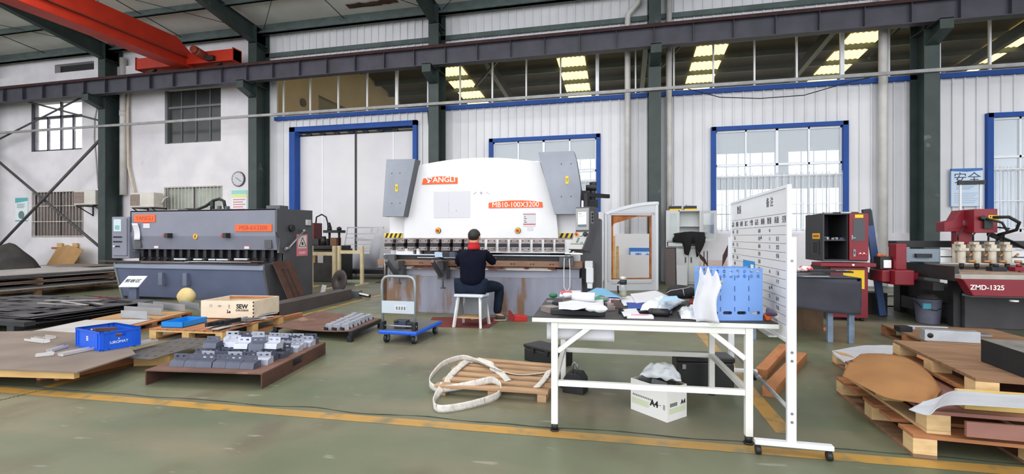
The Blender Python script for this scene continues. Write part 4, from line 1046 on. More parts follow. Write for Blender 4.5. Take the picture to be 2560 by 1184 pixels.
# ---- bracing between the columns, pipes and fittings on the brick wall
def brace(a, c, r=.05):
    b = MB(mat('brace_grey', (92, 90, 92), .55, .2, (74, 72, 74), 4, .7)); b.cyl(a, c, r, n=10)
    tag(b.build('column_brace'), kind='structure')
YB = CF + .12
xa, xb = COLX[0], -25.455
brace((xa - .1, YB, zat(249, 342, YB)), (xb, YB, .05)); brace((xa - .1, YB + .12, .72), (xb, YB + .12, zat(249, 342, YB) - .1))
brace((xa - .1, YB, zat(247, 304, YB)), (xb, YB, 7.3), .035); brace((xa - .1, YB + .1, 7.0), (xb, YB + .1, 4.9), .035)
def pipe(name, label, cat, pts, r, m, n=10):
    b = MB(m); b.tube(pts, r, n); return tag(b.build(name), label, cat)
x = -18.56
pp = thing('drain_pipe', 'wide white drain pipe on the brick wall beside the far left column', 'pipe', (x, WY - .16, 0))
b = MB(PVC); b.cyl((0, 0, 2.9), (0, 0, 8.1), .11, n=16); b.build('pipe_run', pp)
b = MB(PVC); b.cyl((0, 0, 5.9), (0, 0, 6.1), .125, n=16); b.build('pipe_joint', pp)
b = MB(mat('pipe_insulation_cream', (214, 202, 184), .8, 0, (196, 180, 158), 5, .7)); b.tube([(.2, .05, 7.0), (.16, .05, 6.2), (.16, .05, 5.2), (.19, .05, 4.0), (.45, .05, 3.0), (.62, .05, 2.62)], .045, 8); lbl(b.build('refrigerant_pipe', pp), 'cream insulated pipe')
pipe('hanging_cable', 'thin white cable hanging down the wall left of the far left column', 'cable', [at(242, 270, WY - .025), at(236, 300, WY - .03), at(235, 345, WY - .03), at(240, 400, WY - .03), at(245, 470, WY - .025)], .022, mat('cable_dirty_white', (190, 188, 188), .6), 6)
# outdoor units
ACW = mat('ac_unit_cream', (214, 210, 202), .5, 0, (198, 192, 182), 3, .7)
def ac(label, px0, px1, py0, py1, gx):
    Yc = WY - .62; p, q = at(px0, py1, Yc), at(px1, py0, Yc); w, h = q.x - p.x, at(px0, py0, Yc).z - p.z
    t = thing('air_conditioner_unit', label, 'air conditioner', (p.x, Yc, p.z))
    b = MB(ACW); b.bx(0, w, 0, .38, 0, h); b.build('housing', t, bevel=.02)
    b = MB(mat('ac_grille_brown', (142, 122, 112), .7, 0, (112, 94, 86), 9, .7)); b.bx(.04, w * gx, -.012, .0, .06, h - .06); g = b.build('fan_grille', t)
    b = MB(ACW)
    for k in range(7): b.bx(.04, w * gx, -.018, -.012, .1 + k * (h - .2) / 6.0, .105 + k * (h - .2) / 6.0)
    b.build('grille_wire', g)
    b = MB(DKSTEEL)
    for k in (.12, w - .12): b.bar((k, 0, -.03), (k, .60, -.03), .04, .04); b.bar((k, .05, -.05), (k, .6, -.38), .03, .03); b.bar((k, .595, -.4), (k, .595, 0), .03, .03)
    b.bar((.12, .02, -.03), (w - .12, .02, -.03), .03, .03); b.build('wall_bracket', t)
    b = MB(PVC); b.tube([(w - .02, .3, h * .3), (w + .1, .25, h * .35), (w + .12, .3, h * .6), (w + .05, .5, h * .75), (w + .02, .6, h * .8)], .03, 7); b.build('pipe_elbow', t)
ac('cream air conditioner outdoor unit overlapping the barred window at far left', 184, 238, 476, 512, .48)
ac('cream air conditioner outdoor unit right of the drain pipe and far left column', 324, 384, 482, 518, .42)
# clock
c = at(595, 447, WY - .05)
ck = thing('round_clock', 'round white wall clock with dark rim high on the brick wall', 'clock', c)
b = MB(mat('clock_rim', (70, 58, 64), .4)); b.cyl((0, .05, 0), (0, 0, 0), .27, n=40); b.build('rim', ck)
b = MB(PAPER); b.cyl((0, .0, 0), (0, -.008, 0), .24, n=40); b.build('dial', ck)
b = MB(INK)
for k in range(12): a = k * math.pi / 6; b.bar((math.sin(a) * .20, -.012, math.cos(a) * .20), (math.sin(a) * .225, -.012, math.cos(a) * .225), .006, .012)
b.build('hour_mark', ck)
for nm, a, l in (('hour_hand', R(-62), .11), ('minute_hand', R(125), .16)):
    b = MB(INK); b.bar((0, -.016, 0), (math.sin(a) * l, -.016, math.cos(a) * l), .006, .014); b.build(nm, ck)
# posters
def poster(label, px0, px1, py0, py1, band, Y=None):
    Y = Y or WY - .02; p, q = at(px0, py1, Y), at(px1, py0, Y); w, h = q.x - p.x, at((px0 + px1) / 2, py0, Y).z - p.z
    t = thing('poster', label, 'poster', (p.x, Y, p.z))
    b = MB(mat('poster_paper', (226, 236, 238), .6)); b.bx(0, w, 0, .012, 0, h); b.build('sheet', t)
    return t, w, h
t, w, h = poster('small pale poster with teal band at far left beside the barred window', 38, 69, 494, 553, 0)
TEALP = mat('poster_teal', (94, 176, 184), .6)
b = MB(TEALP); b.prism([(0, h), (w, h), (w, h * .86), (0, h * .78)], 'y', -.003, 0); b.bx(0, w, -.003, 0, 0, h * .05); b.build('colour_band', t)
b = MB(mat('poster_print_grey', (110, 130, 136), .6))
for k in range(4): b.bx(w * .15, w * (.8 - .1 * (k % 2)), -.003, 0, h * (.72 - .05 * k), h * (.74 - .05 * k))
b.cyl((w * .5, 0, h * .27), (w * .5, -.003, h * .27), w * .24, n=20); b.build('print', t)
t, w, h = poster('poster with pale teal and yellow head and red lines right of the clock window', 579, 617, 475, 530, 0)
b = MB(mat('poster_pale_teal', (150, 212, 206), .6)); b.bx(0, w, -.003, 0, h * .82, h); b.use(mat('poster_pale_yellow', (222, 226, 160), .6)); b.bx(0, w, -.003, 0, h * .66, h * .82); b.build('colour_band', t)
b = MB(mat('poster_red_print', (222, 110, 116), .6))
for k in range(5): b.bx(w * .1, w * (.9 - .15 * (k % 2)), -.003, 0, h * (.55 - .11 * k), h * (.59 - .11 * k))
b.build('print', t)

# ---- stacks of sheet metal at far left
def stack_sheet(name, label, cat, c, sx, sy, th, rz, m, warp, grp):
    return flat(name, label, cat, c, sx, sy, th, rz, m, grp, warp)
random.seed(11)
pallet('pallet', 'dark old pallet under the big stack of pale sheets at far left', (-14.5, 6.0, 0), 0, 2.1, 3.7, .17, WOODB, WOODB, 5)
z = .178
for i in range(11):
    m = [SHEETL, SHEETL, SHEETG, SHEETD, SHEETL, SHEETG, RUST, SHEETD, SHEETL, SHEETD, SHEETG][i]
    dx = random.uniform(-.22, .16); sy = random.uniform(3.3, 3.9); th = .02 if m is RUST or i > 8 else .012
    stack_sheet('metal_sheet', 'large steel sheet lying in the tall stack at far left behind the dark offcut sheets', 'metal sheet', (-13.35 + dx, 7.85 + random.uniform(-.25, .25), z), 2.1, sy, th, R(random.uniform(-1.6, 1.6)), m, .004, 'sheets in the far left stack')
    z += th + .010 + (.035 if i in (3, 6) else 0)
    if i in (3, 6):
        for k in (-1.5, 0, 1.5):
            b = MB(WOODB); b.bx(-1.0, 1.0, k - .04, k + .04, 0, .033); tag(b.build('wood_spacer', None, (-13.35, 7.85, z - .036)), 'wood spacer batten between the sheets of the far left stack', 'batten', 'spacers in the far left stack')
# second, lower pile behind it
for i, (px, py, sx, sy, rz, m, lab) in enumerate([(235, 668, 2.2, 1.3, 4, SHEETL, 'pale sheet on the pile between the far left stack and the shear'), (200, 664, 1.9, 1.0, -6, WOODG, 'brown board on the pile behind the far left stack')]):
    p = fl(px, py, .42 + .03 * i); b = MB(WOODB)
    flat('metal_sheet' if i == 0 else 'wood_board', lab, 'sheet' if i == 0 else 'board', (p.x, p.y, .42 + .04 * i), sx, sy, .015, R(rz), m)
    if i == 0:
        b.bx(p.x - .9, p.x + .9, p.y - .5, p.y + .5, 0, .415)
        tag(b.build('timber_block'), 'timber block under the pile between the far left stack and the shear', 'timber')
# scrap heap against the brick wall
b = MB(mat('tarpaulin_dark', (60, 58, 58), .8, 0, (84, 80, 78), 3, .8, bump=.4)); 
c = at(52, 640, 13.2)
def mound(u, v, w, d, h, sd):
    x = (u - .5) * 2; y = (v - .5) * 2; r = min(1, math.hypot(x, y))
    return (x * w, y * d, max(0, h * (1 - r ** 2.2) * (1 + .35 * nz(x * 2 + sd, y * 2, sd))))
b.surf(lambda u, v: mound(u, v, 1.25, .9, 1.02, 3), 22, 16); tag(b.build('scrap_bundle', None, (c.x - .3, 12.9, 0)), 'dark covered scrap mound against the brick wall at far left', 'scrap heap')
b = MB(mat('scrap_black', (44, 40, 42), .8, .2, (76, 70, 70), 6, .8, bump=.4)); b.surf(lambda u, v: mound(u, v, 1.1, .7, .9, 8), 22, 16); c = at(12, 640, 11.8); tag(b.build('scrap_bundle', None, (c.x - .9, 11.0, 0)), 'black tangled scrap mound at the left edge in front of the covered one', 'scrap heap')
c = at(128, 645, 13.9)
b = MB(CARD); b.surf(lambda u, v: (-.5 + 1.3 * u, .35 * v, .25 + (.75 - .3 * abs(u - .4)) * v + .3 * (u > .9) * 0), 10, 4, .02, False); tag(b.build('cardboard_sheet', None, (c.x + .5, 13.75, 0)), 'brown cardboard sheet leaning at the foot of the brick wall', 'cardboard')
c = at(160, 640, 14.4)
fr = thing('timber_rack', 'small wooden frame of two posts standing at the brick wall', 'wooden frame', (c.x, 14.5, 0))
for k in (-.4, .4):
    b = MB(WOODP); b.bx(k - .12, k + .12, 0, .05, 0, 1.06); b.build('post', fr)
b = MB(WOODO); b.bx(-.75, .6, -.04, 0, .82, .90); b.build('crossbar', fr)
b = MB(WOODB); b.box((0, 0, .2), (2.6, .5, .06), (0, R(4), R(6))); c = fl(110, 662); tag(b.build('wood_plank', None, (c.x, 13.0, .05)), 'long weathered plank lying in front of the scrap mound', 'plank')
# dark skeleton sheets on a trestle
tr0 = fl(38, 850)
def skeleton(u0, c, sx, sy, rz, z, seed):
    rnd = random.Random(seed); nx, ny = 16, 9; th = .006
    m = MB(SHEETD); g = lambda i, j: Vector((sx * (i / nx - .5), sy * (j / ny - .5), .004 * nz(i * .5, j * .5, seed)))
    for i in range(nx):
        for j in range(ny):
            if 0 < i < nx - 1 and 0 < j < ny - 1 and i % 3 and j % 2 and rnd.random() < .8: continue
            q = [g(i, j), g(i + 1, j), g(i + 1, j + 1), g(i, j + 1)]
            vs = [p + Vector((0, 0, th)) for p in q] + q
            m.add(vs, [(0, 1, 2, 3), (7, 6, 5, 4), (0, 4, 5, 1), (1, 5, 6, 2), (2, 6, 7, 3), (3, 7, 4, 0)])
    o = m.build('skeleton_sheet', None, (c.x, c.y, z), (0, 0, rz))
    return tag(o, 'dark cut-out steel skeleton sheet in the low black stack at left', 'metal sheet', 'skeleton sheets in the low black stack')
cs = Vector((-9.45, 5.75, 0))
trs = thing('trestle', 'low dark steel trestle before the black cut-out sheets at the left edge', 'trestle', (0, 0, 0))
ang = 0.0
for (x, y) in ((tr0.x, tr0.y), (tr0.x - 1.9, tr0.y)):
    b = MB(DKSTEEL); b.bx(x - .06, x + .06, y - .05, y + .05, 0, .19); b.build('leg', trs)
b = MB(DKSTEEL); b.bx(tr0.x - 2.6, tr0.x + .25, tr0.y - .06, tr0.y + .06, .191, .245); b.build('top_rail', trs)
b = MB(DKSTEEL)
for x in (-10.6, -9.4, -8.2): b.bx(x - .04, x + .04, 4.95, 6.6, 0, .09)
tag(b.build('steel_bearer'), 'steel bearers under the black cut-out sheets', 'bearer', None, 'stuff')
for i in range(7):
    rr = random.Random(i); skeleton(0, Vector((cs.x - .1 + rr.uniform(-.25, .12), cs.y + rr.uniform(-.2, .2), 0)), 3.3 + rr.uniform(-.3, .1), 1.9 + rr.uniform(-.3, .1), ang + R(rr.uniform(-4, 4)), .10 + i * .016, i)
for k in range(22):
    rr = random.Random(100 + k); m = MB([SHEETD, DKSTEEL, SHEETD, SHEETG][k % 4]); l_ = rr.uniform(.3, 1.0); m.box((0, 0, .004), (l_, rr.uniform(.03, .10), .008))
    tag(m.build('steel_strip', None, (cs.x + rr.uniform(-1.2, 1.25), cs.y + rr.uniform(-.75, .75), .222 + .009 * (k % 6)), (R(rr.uniform(-1, 1)), R(rr.uniform(-1, 1)), R(rr.uniform(-25, 30)))), 'loose steel strip lying on top of the low black stack at left', 'steel strip', 'loose strips on the low black stack')
# ---- sign on a post before the shear
p = fl(335, 762)
sg = thing('sign_stand', 'slanted white floor sign on a dark post before the shear', 'sign', (p.x, p.y, 0), R(14))
b = MB(MBLUEGREY); b.bx(-.07, .07, -.035, .035, 0, .40); b.bx(-.1, .1, -.08, .08, 0, .01); b.build('post', sg)
b = MB(ALU); b.box((0, -.02, .45), (.36, .30, .015), (R(38), 0, 0)); bd = b.build('board', sg)
b = MB(mat('sign_board_pale', (198, 208, 214), .5)); b.box((0, -.026, .458), (.33, .27, .004), (R(38), 0, 0)); b.build('sign_face', bd)
text('lettering', '剪板区', .10, INK, bd, (0, -.03, .463), (R(38), 0, 0))
p = fl(262, 752); b = MB(REDP); b.bx(-.19, .19, -.12, .12, 0, .07); b.bx(-.17, -.05, -.1, .1, .07, .085); tag(b.build('red_bin', None, (p.x, p.y, 0), (0, 0, R(10)), bevel=.01), 'small flat red metal box on the floor left of the shear sign', 'metal box')
# ---- pallet of grey upright strips
pz = .10
p0, p1, p2 = fl(268, 832, pz), fl(132, 818, pz), fl(480, 779, pz)
rz, w, d = frame3(p0, p1, p2)
pallet('pallet', 'low pallet behind the blue crate carrying upright grey strips', (p0.x, p0.y, 0), rz, w, d, pz, WOODO, WOODB, 6, .018)
e = Vector((math.cos(rz), math.sin(rz), 0)); nn = Vector((-e.y, e.x, 0))
c = p0 + e * w * .28 + nn * d * .55; flat('metal_sheet', 'pale steel sheet lying on the low pallet behind the blue crate', 'metal sheet', (c.x, c.y, pz + .003), w * .55, d * .9, .008, rz, SHEETL, None, .002)
c = p0 + e * w * .79 + nn * d * .5; flat('cardboard_sheet', 'brown cardboard sheet lying on the low pallet right of the pale sheet', 'cardboard', (c.x, c.y, pz + .003), w * .40, d * .95, .008, rz, CARD, None, .002)
STRIPG = mat('strip_grey', (170, 172, 176), .4, .4, (150, 152, 158), 3, .7)
for k, (a, c_, l) in enumerate([((302, 795), (368, 798), 'front one standing upright behind the blue crate'), ((310, 783), (404, 789), 'second from the front of the upright strips'), ((344, 773), (408, 778), 'third from the front of the upright strips'), ((383, 770), (462, 779), 'long one at the right of the upright strips'), ((450, 768), (497, 776), 'short one of the upright strips, by the wooden crate')]):
    q0, q1 = fl(a[0], a[1], pz + .012), fl(c_[0], c_[1], pz + .012); dd = q1 - q0; L_ = dd.length
    m = MB(STRIPG); m.bx(0, L_, 0, .004, 0, .115); m.bx(0, L_, 0, .07, 0, .004)
    tag(m.build('angle_strip', None, (q0.x, q0.y, pz + .014), (0, 0, math.atan2(dd.y, dd.x))), 'grey steel angle strip, ' + l, 'steel strip', 'upright angle strips on the low pallet')
p = fl(436, 768, 0); m = MB(mat('yellow_sack', (206, 178, 116), .7, 0, (226, 208, 160), 4, .8, bump=.5)); m.ball((0, 0, .17), .17, .13, .17, 18, 12)
for v in m.v: v.z = max(v.z, 0.0); v.x += .02 * nz(v.x * 9, v.y * 9, v.z * 9)
tag(m.build('plastic_sack', None, (p.x, p.y + .25, 0)), 'crumpled yellowish sack on the floor behind the upright strips', 'sack')

# ---- pallet with the wooden crate
pz = .14
p0, p1, p2 = fl(556, 827, pz), fl(375, 820, pz), fl(709, 788, pz)
rz, w, d = frame3(p0, p1, p2)
pallet('pallet', 'wooden pallet under the pale wooden crate', (p0.x, p0.y, 0), rz, w, d, pz, WOODO, WOODP, 8, .018, gap=.12)
e = Vector((math.cos(rz), math.sin(rz), 0)); nn = Vector((-e.y, e.x, 0))
q0, q1, q2 = fl(633, 793, .17), fl(502, 790.5, .17), fl(697, 782, .17)
d1 = q1 - q0; d2 = q2 - q0
bxr = math.atan2(-d1.y, -d1.x); W_ = d1.length; D_ = .62; HT = .245
ct = thing('wooden_crate', 'open pale wooden crate with black print standing on a pallet', 'crate', (q1.x, q1.y, pz + .012), bxr)
PLY = mat('crate_plywood', (226, 212, 190), .7, 0, (212, 196, 170), 2.5, .7, stretch=(1, 3, 3))
for nm, q in (('front_panel', (0, W_, 0, .016, 0, HT)), ('rear_panel', (0, W_, D_ - .016, D_, 0, HT)), ('end_panel', (0, .016, .016, D_ - .016, 0, HT)), ('end_panel', (W_ - .016, W_, .016, D_ - .016, 0, HT)), ('bottom', (.016, W_ - .016, .016, D_ - .016, 0, .02))):
    m = MB(PLY); m.bx(*q); o = m.build(nm, ct, bevel=.002)
    if nm == 'front_panel': fp = o
for y0 in (.016, D_ - .046):
    m = MB(WOODO); m.bx(.016, W_ - .016, y0, y0 + .03, HT - .04, HT - .005); m.build('batten', ct)
text('lettering', 'SEW', .085, INK, fp, (W_ * .79, -.0015, HT * .68), off=.003); text('lettering', 'EURODRIVE', .036, INK, fp, (W_ * .79, -.0015, HT * .46), off=.0006)
m = MB(mat('stencil_grey', (120, 118, 116), .7)); m.bx(.14, .146, -.002, 0, HT * .62, HT * .80); m.bx(.165, .171, -.002, 0, HT * .62, HT * .80); m.prism([(.25, HT * .68), (.33, HT * .68), (.29, HT * .75)], 'y', -.002, 0); m.bx(.288, .292, -.002, 0, HT * .6, HT * .68); m.bx(.42, .445, -.002, 0, HT * .58, HT * .62); m.bx(.425, .44, -.002, 0, HT * .66, HT * .78); m.build('stencil_marks', fp)
f0 = W_ * .5; m = MB(INK); m.bx(f0, f0 + .05, -.002, 0, HT * .3, HT * .34); m.bx(f0 + .005, f0 + .015, -.002, 0, HT * .34, HT * .5); m.bx(f0 + .03, f0 + .055, -.002, 0, HT * .3, HT * .42); m.build('forklift_mark', fp)
m = MB(DKSTEEL)
for k in range(5): m.bx(W_ - .008, W_ + .002, -.002, .014, .02 + k * .05, .04 + k * .05)
m.build('corner_clip', ct)
# scraps on that pallet
lo = lambda u, v: p0 + e * w * u + nn * d * v
q = lo(.08, .62); 
bt_ = thing('tray', 'shallow bright blue plastic tray beside the wooden crate', 'tray', (q.x, q.y, pz + .004), rz + R(4))
BLUEPL = mat('blue_plastic', (22, 92, 214), .42, 0, (18, 82, 196), 3, .5)
SKYBL = mat('sky_blue_plastic', (20, 132, 214), .42)
m = MB(SKYBL); m.bx(0, .42, 0, .30, 0, .008); m.bx(0, .42, 0, .01, 0, .07); m.bx(0, .42, .29, .3, 0, .07); m.bx(0, .01, 0, .3, 0, .07); m.bx(.41, .42, 0, .3, 0, .07); m.build('tray_body', bt_)
random.seed(21); n_ = 0
SCR = [SHEETL, SHEETG, BRSTEEL, SHEETD, RUST]
for k in range(26):
    u, v = random.uniform(.06, .92), random.uniform(.05, .29 if k % 3 else .24)
    q = lo(u, v); sx, sy = random.uniform(.08, .34), random.uniform(.03, .09)
    m = MB(SCR[k % 5]); m.box((0, 0, .004), (sx, sy, .008))
    tag(m.build('steel_offcut', None, (q.x, q.y, pz + .003 + .009 * (k % 4)), (R(random.uniform(-3, 3)), 0, rz + R(random.uniform(-40, 40)))), 'flat steel offcut scattered on the pallet in front of the wooden crate', 'offcut', 'offcuts on the crate pallet')
q = lo(.10, .20)
for k in range(4):
    m = MB(DKSTEEL); m.bx(-.13, .13, -.02, .02, 0, .05); tag(m.build('steel_bar', None, (q.x + .03 * k, q.y + .06 * k, pz + .045), (0, 0, rz + R(-3))), 'black steel bar in the dark bundle left on the crate pallet', 'steel bar', 'black bars on the crate pallet')
q = lo(.42, .12); m = MB(BRSTEEL); m.bx(-.08, .08, -.03, .03, 0, .045); tag(m.build('steel_block', None, (q.x, q.y, pz + .042), (0, 0, rz + R(10)), bevel=.004), 'bright square steel block on the crate pallet edge', 'steel block')
p = fl(636, 852); m = MB(mat('paper_tube_brown', (150, 130, 108), .8)); m.cyl((-.2, 0, .035), (.2, 0, .035), .035, n=18); tag(m.build('cardboard_tube', None, (p.x, p.y, 0), (0, 0, R(38))), 'brown cardboard tube on the floor behind the bracket platform', 'tube')

# ---- large board with the blue crate
pz = .185
pts = [(-260, 912), (0, 921), (194, 929), (339, 884), (300, 838), (110, 826), (-120, 830)]
q = [fl(a, b_, pz) for a, b_ in pts]; cen = q[2].copy()
m = MB(WOODG); m.prism([(v.x - cen.x, v.y - cen.y) for v in q], 'z', -.012, 0)
brd = tag(m.build('board_sheet', None, (cen.x, cen.y, pz)), 'large grey brown board on timbers at lower left under the blue crate', 'board')
def beam(label, a, c_, z0, z1, wd, m, cat='timber', name='timber_beam', grp=None):
    A, C_ = fl(a[0], a[1], z0), fl(c_[0], c_[1], z0); dd = C_ - A; b = MB(m); b.bx(0, dd.length, -wd / 2, wd / 2, 0, z1 - z0)
    return tag(b.build(name, None, (A.x, A.y, z0), (0, 0, math.atan2(dd.y, dd.x)), bevel=.003), label, cat, grp)
beam('pale yellow timber edge beam under the front of the large board at lower left', (-200, 934), (192, 945), .105, .17, .05, WOODP)
for i, (a, c_, lab) in enumerate([((95, 950), (330, 900), 'long orange timber on the floor under the board, leftmost of two'), ((140, 950), (390, 893), 'long orange timber on the floor under the board, nearer the bracket platform')]):
    beam(lab, a, c_, 0.0, .062, .065, WOODO)
m = MB(WOODB)
v = fl(-60, 890, 0); m.bx(v.x - .3, v.x + .05, v.y - .2, v.y + .3, 0, .17)
tag(m.build('timber_block'), 'timber block under the large board at lower left', 'timber')
# the blue crate
p0, p1, p2 = fl(253, 878, pz), fl(176, 866, pz), fl(351, 861, pz)
rz, w, d = frame3(p0, p1, p2); hh = .185
bc = thing('plastic_crate', 'bright blue stacking crate with white print on the large board', 'crate', (p0.x, p0.y, pz + .002), rz)
m = MB(BLUEPL); m.bx(.004, w - .004, .004, d - .004, 0, .012); m.build('bottom', bc)
def crate_side(x0, x1, y0, y1, hole=None, ax_='x'):
    m = MB(BLUEPL)
    if ax_ == 'x':
        L_ = x1 - x0; hx0, hx1 = x0 + L_ * .36, x0 + L_ * .64
        m.bx(x0, hx0, y0, y1, 0, hh); m.bx(hx1, x1, y0, y1, 0, hh); m.bx(hx0, hx1, y0, y1, 0, hh * .62); m.bx(hx0, hx1, y0, y1, hh * .82, hh)
        yy = y0 - .008 if y0 < d / 2 else y1 + .008
        m.bx(x0, x1, min(yy, y0), max(yy, y1), hh * .9, hh); m.bx(x0, x1, min(yy, y0), max(yy, y1), 0, hh * .08)
        for k in (.02, .16, .82, .94): m.bx(x0 + L_ * k, x0 + L_ * k + .012, min(yy, y0), max(yy, y1), 0, hh)
    else:
        m.bx(x0, x1, y0, y1, 0, hh); xx = x0 - .008 if x0 < w / 2 else x1 + .008; L_ = y1 - y0
        m.bx(min(xx, x0), max(xx, x1), y0, y1, hh * .9, hh); m.bx(min(xx, x0), max(xx, x1), y0, y1, 0, hh * .08)
        for k in (.0, .1, .88, .97): m.bx(min(xx, x0), max(xx, x1), y0 + L_ * k, y0 + L_ * k + .012, 0, hh)
    return m.build('side_wall', bc)
f1 = crate_side(0, w, 0, .01); crate_side(0, w, d - .01, d); f2 = crate_side(0, .01, .01, d - .01, None, 'y'); crate_side(w - .01, w, .01, d - .01, None, 'y')
text('lettering', 'EUROMAT', .036, WHITE, f1, (w * .42, -.002, hh * .36))
m = MB(WHITE); m.prism([(w * .42, hh * .5), (w * .42 + .012, hh * .5), (w * .42 + .006, hh * .58)], 'y', -.002, 0); m.build('print_mark', f1)
m = MB(WHITE)
for k in range(3): m.bx(-.002, 0, d * .5, d * .5 + .035, hh * (.42 + .09 * k), hh * (.47 + .09 * k))
m.build('label_print', f2)
for k, (u, v, l) in enumerate([(.3, .6, .22), (.5, .4, .18), (.55, .7, .2)]):
    m = MB(RUST); m.box((0, 0, .03), (l, .05, .04), (0, R(6), R(20 + 30 * k))); q = Vector((w * u, d * v, 0)); q.rotate(Matrix.Rotation(rz, 3, 'Z'))
    tag(m.build('scrap_piece', None, (p0.x + q.x, p0.y + q.y, pz + .03 + .045 * k)), 'rusty scrap strip lying inside the blue stacking crate', 'scrap', 'scrap strips in the blue crate')
# small profiles on the board
for i, (a, c_, wd, lab) in enumerate([((88, 893), (134, 888), .05, 'short pale steel channel lying farthest left on the large board'), ((130, 880), (172, 868), .05, 'pale steel channel lying behind the short one on the large board'), ((158, 890), (236, 874), .07, 'pale steel plate profile lying before the blue crate'), ((340, 866), (395, 853), .09, 'bent white sheet piece right of the blue crate'), ((60, 852), (108, 858), .06, 'small pale steel offcut near the back of the large board'), ((85, 846), (112, 850), .10, 'grey brown steel angle near the back of the large board')]):
    zz = pz + .002 if i != 3 else .17
    A, C_ = fl(a[0], a[1], zz), fl(c_[0], c_[1], zz); dd = C_ - A; m = MB(SHEETL if i != 5 else SHEETG); L_ = dd.length
    m.bx(0, L_, 0, wd, 0, .004); m.bx(0, L_, 0, .004, 0, .028); m.bx(0, L_, wd - .004, wd, 0, .028)
    tag(m.build('steel_profile', None, (A.x, A.y, zz), (0, 0, math.atan2(dd.y, dd.x))), lab, 'steel profile')
# ---- perforated sheet on a cream timber
beam('thick cream timber under the perforated sheet beside the bracket platform', (343, 911), (432, 908), 0, .11, .12, WOODP)
pz = .125
q = [fl(a, b_, pz) for a, b_ in ((317, 886), (430, 891), (560, 850), (420, 836), (368, 849))]
o_ = q[0]; ex = (q[1] - q[0]).normalized()
rz = math.atan2(ex.y, ex.x); c = (q[0] + q[1] + q[2] + q[4]) / 4
ps = MB(mat('perforated_sheet_grey', (104, 100, 98), .55, .4, (88, 84, 82), 4, .7)); nx, ny = 26, 20; sx, sy = .50, .95
for i in range(nx):
    for j in range(ny):
        if i % 5 == 2 and j % 4 == 2: continue
        x0, y0 = -sx / 2 + sx * i / nx, -sy / 2 + sy * j / ny; ps.add([(x0, y0, 0), (x0 + sx / nx, y0, 0), (x0 + sx / nx, y0 + sy / ny, 0), (x0, y0 + sy / ny, 0)], [(0, 1, 2, 3)])
pso = ps.build('perforated_sheet', None, (c.x, c.y, pz), (0, 0, rz + R(2))); sm = pso.modifiers.new('thick', 'SOLIDIFY'); sm.thickness = .004
tag(pso, 'grey perforated steel sheet between the blue crate and the brackets', 'metal sheet')

# ---- rusty platform with grey brackets
p0, p1, p2 = fl(655, 972), fl(363, 962), fl(814, 885)
dl = p1 - p0; wl = dl.length; rz = math.atan2(-dl.y, -dl.x); ex = -dl.normalized(); ey = Vector((-ex.y, ex.x, 0)); dep = (p2 - p0).dot(ey); sk = (p2 - p0).dot(ex)
pf = thing('steel_platform', 'rusty brown low steel platform carrying rows of grey brackets', 'platform', (p1.x, p1.y, 0), rz)
PT = .135
def skx(x, y): return x + sk * y / dep
m = MB(RUST); m.prism([(0, 0), (wl, 0), (skx(wl, dep), dep), (skx(0, dep), dep)], 'z', PT - .012, PT); m.build('top_plate', pf)
m = MB(RUSTDK); m.prism([(0, 0), (.012, 0), (skx(.012, dep), dep), (skx(0, dep), dep)], 'z', 0, PT - .013); m.build('side_flange', pf)
m = MB(RUSTDK)
for a, c_, z0 in ((0, .42, 0), (.42, .58, .0), (.58, 1, 0)):
    if z0 == 0 and a == .42: m.prism([(skx(wl - .012, dep * a), dep * a), (skx(wl, dep * a), dep * a), (skx(wl, dep * c_), dep * c_), (skx(wl - .012, dep * c_), dep * c_)], 'z', 0, .05)
    else: m.prism([(skx(wl - .012, dep * a), dep * a), (skx(wl, dep * a), dep * a), (skx(wl, dep * c_), dep * c_), (skx(wl - .012, dep * c_), dep * c_)], 'z', 0, PT - .013)
m.build('side_flange', pf)
SLATE = mat('bracket_slate', (92, 96, 112), .4, .35, (76, 80, 96), 5, .7)
BRIGHT = mat('bracket_bright', (190, 194, 208), .35, .35, (164, 168, 184), 5, .7)
def bracket(m):
    b = MB(m); W2, T = .066, .004
    b.prism([(-.06, .0), (-.05, .045), (-.002, .058), (.0, .056), (-.046, .042), (-.055, .0)], 'x', -W2, W2)
    for x0, x1 in ((-W2, -.045), (-.017, .017), (.045, W2)): b.bx(x0, x1, -.002, .002, .056, .106)
    for x0, x1 in ((-.045, -.017), (.017, .045)): b.bx(x0, x1, -.002, .002, .056, .074); b.bx(x0, x1, -.002, .002, .088, .106)
    b.bx(-W2, W2, -.001, .05, .055, .058)
    for x0 in (-W2, W2 - .004): b.prism([(-.055, 0), (-.048, .045), (0, .056), (.045, .055), (.045, 0)], 'x', x0, x0 + .004)
    return b.build('steel_bracket')
prot = [bracket(SLATE), bracket(BRIGHT)]; used = [False, False]
random.seed(5)
wx = ex; cnt = 0
def put(protos, used, i, loc, rot, lab, grp):
    o = protos[i]
    if used[i]: o = o.copy(); col.objects.link(o)
    used[i] = True; o.location = loc; o.rotation_euler = rot; return tag(o, lab, 'bracket', grp)
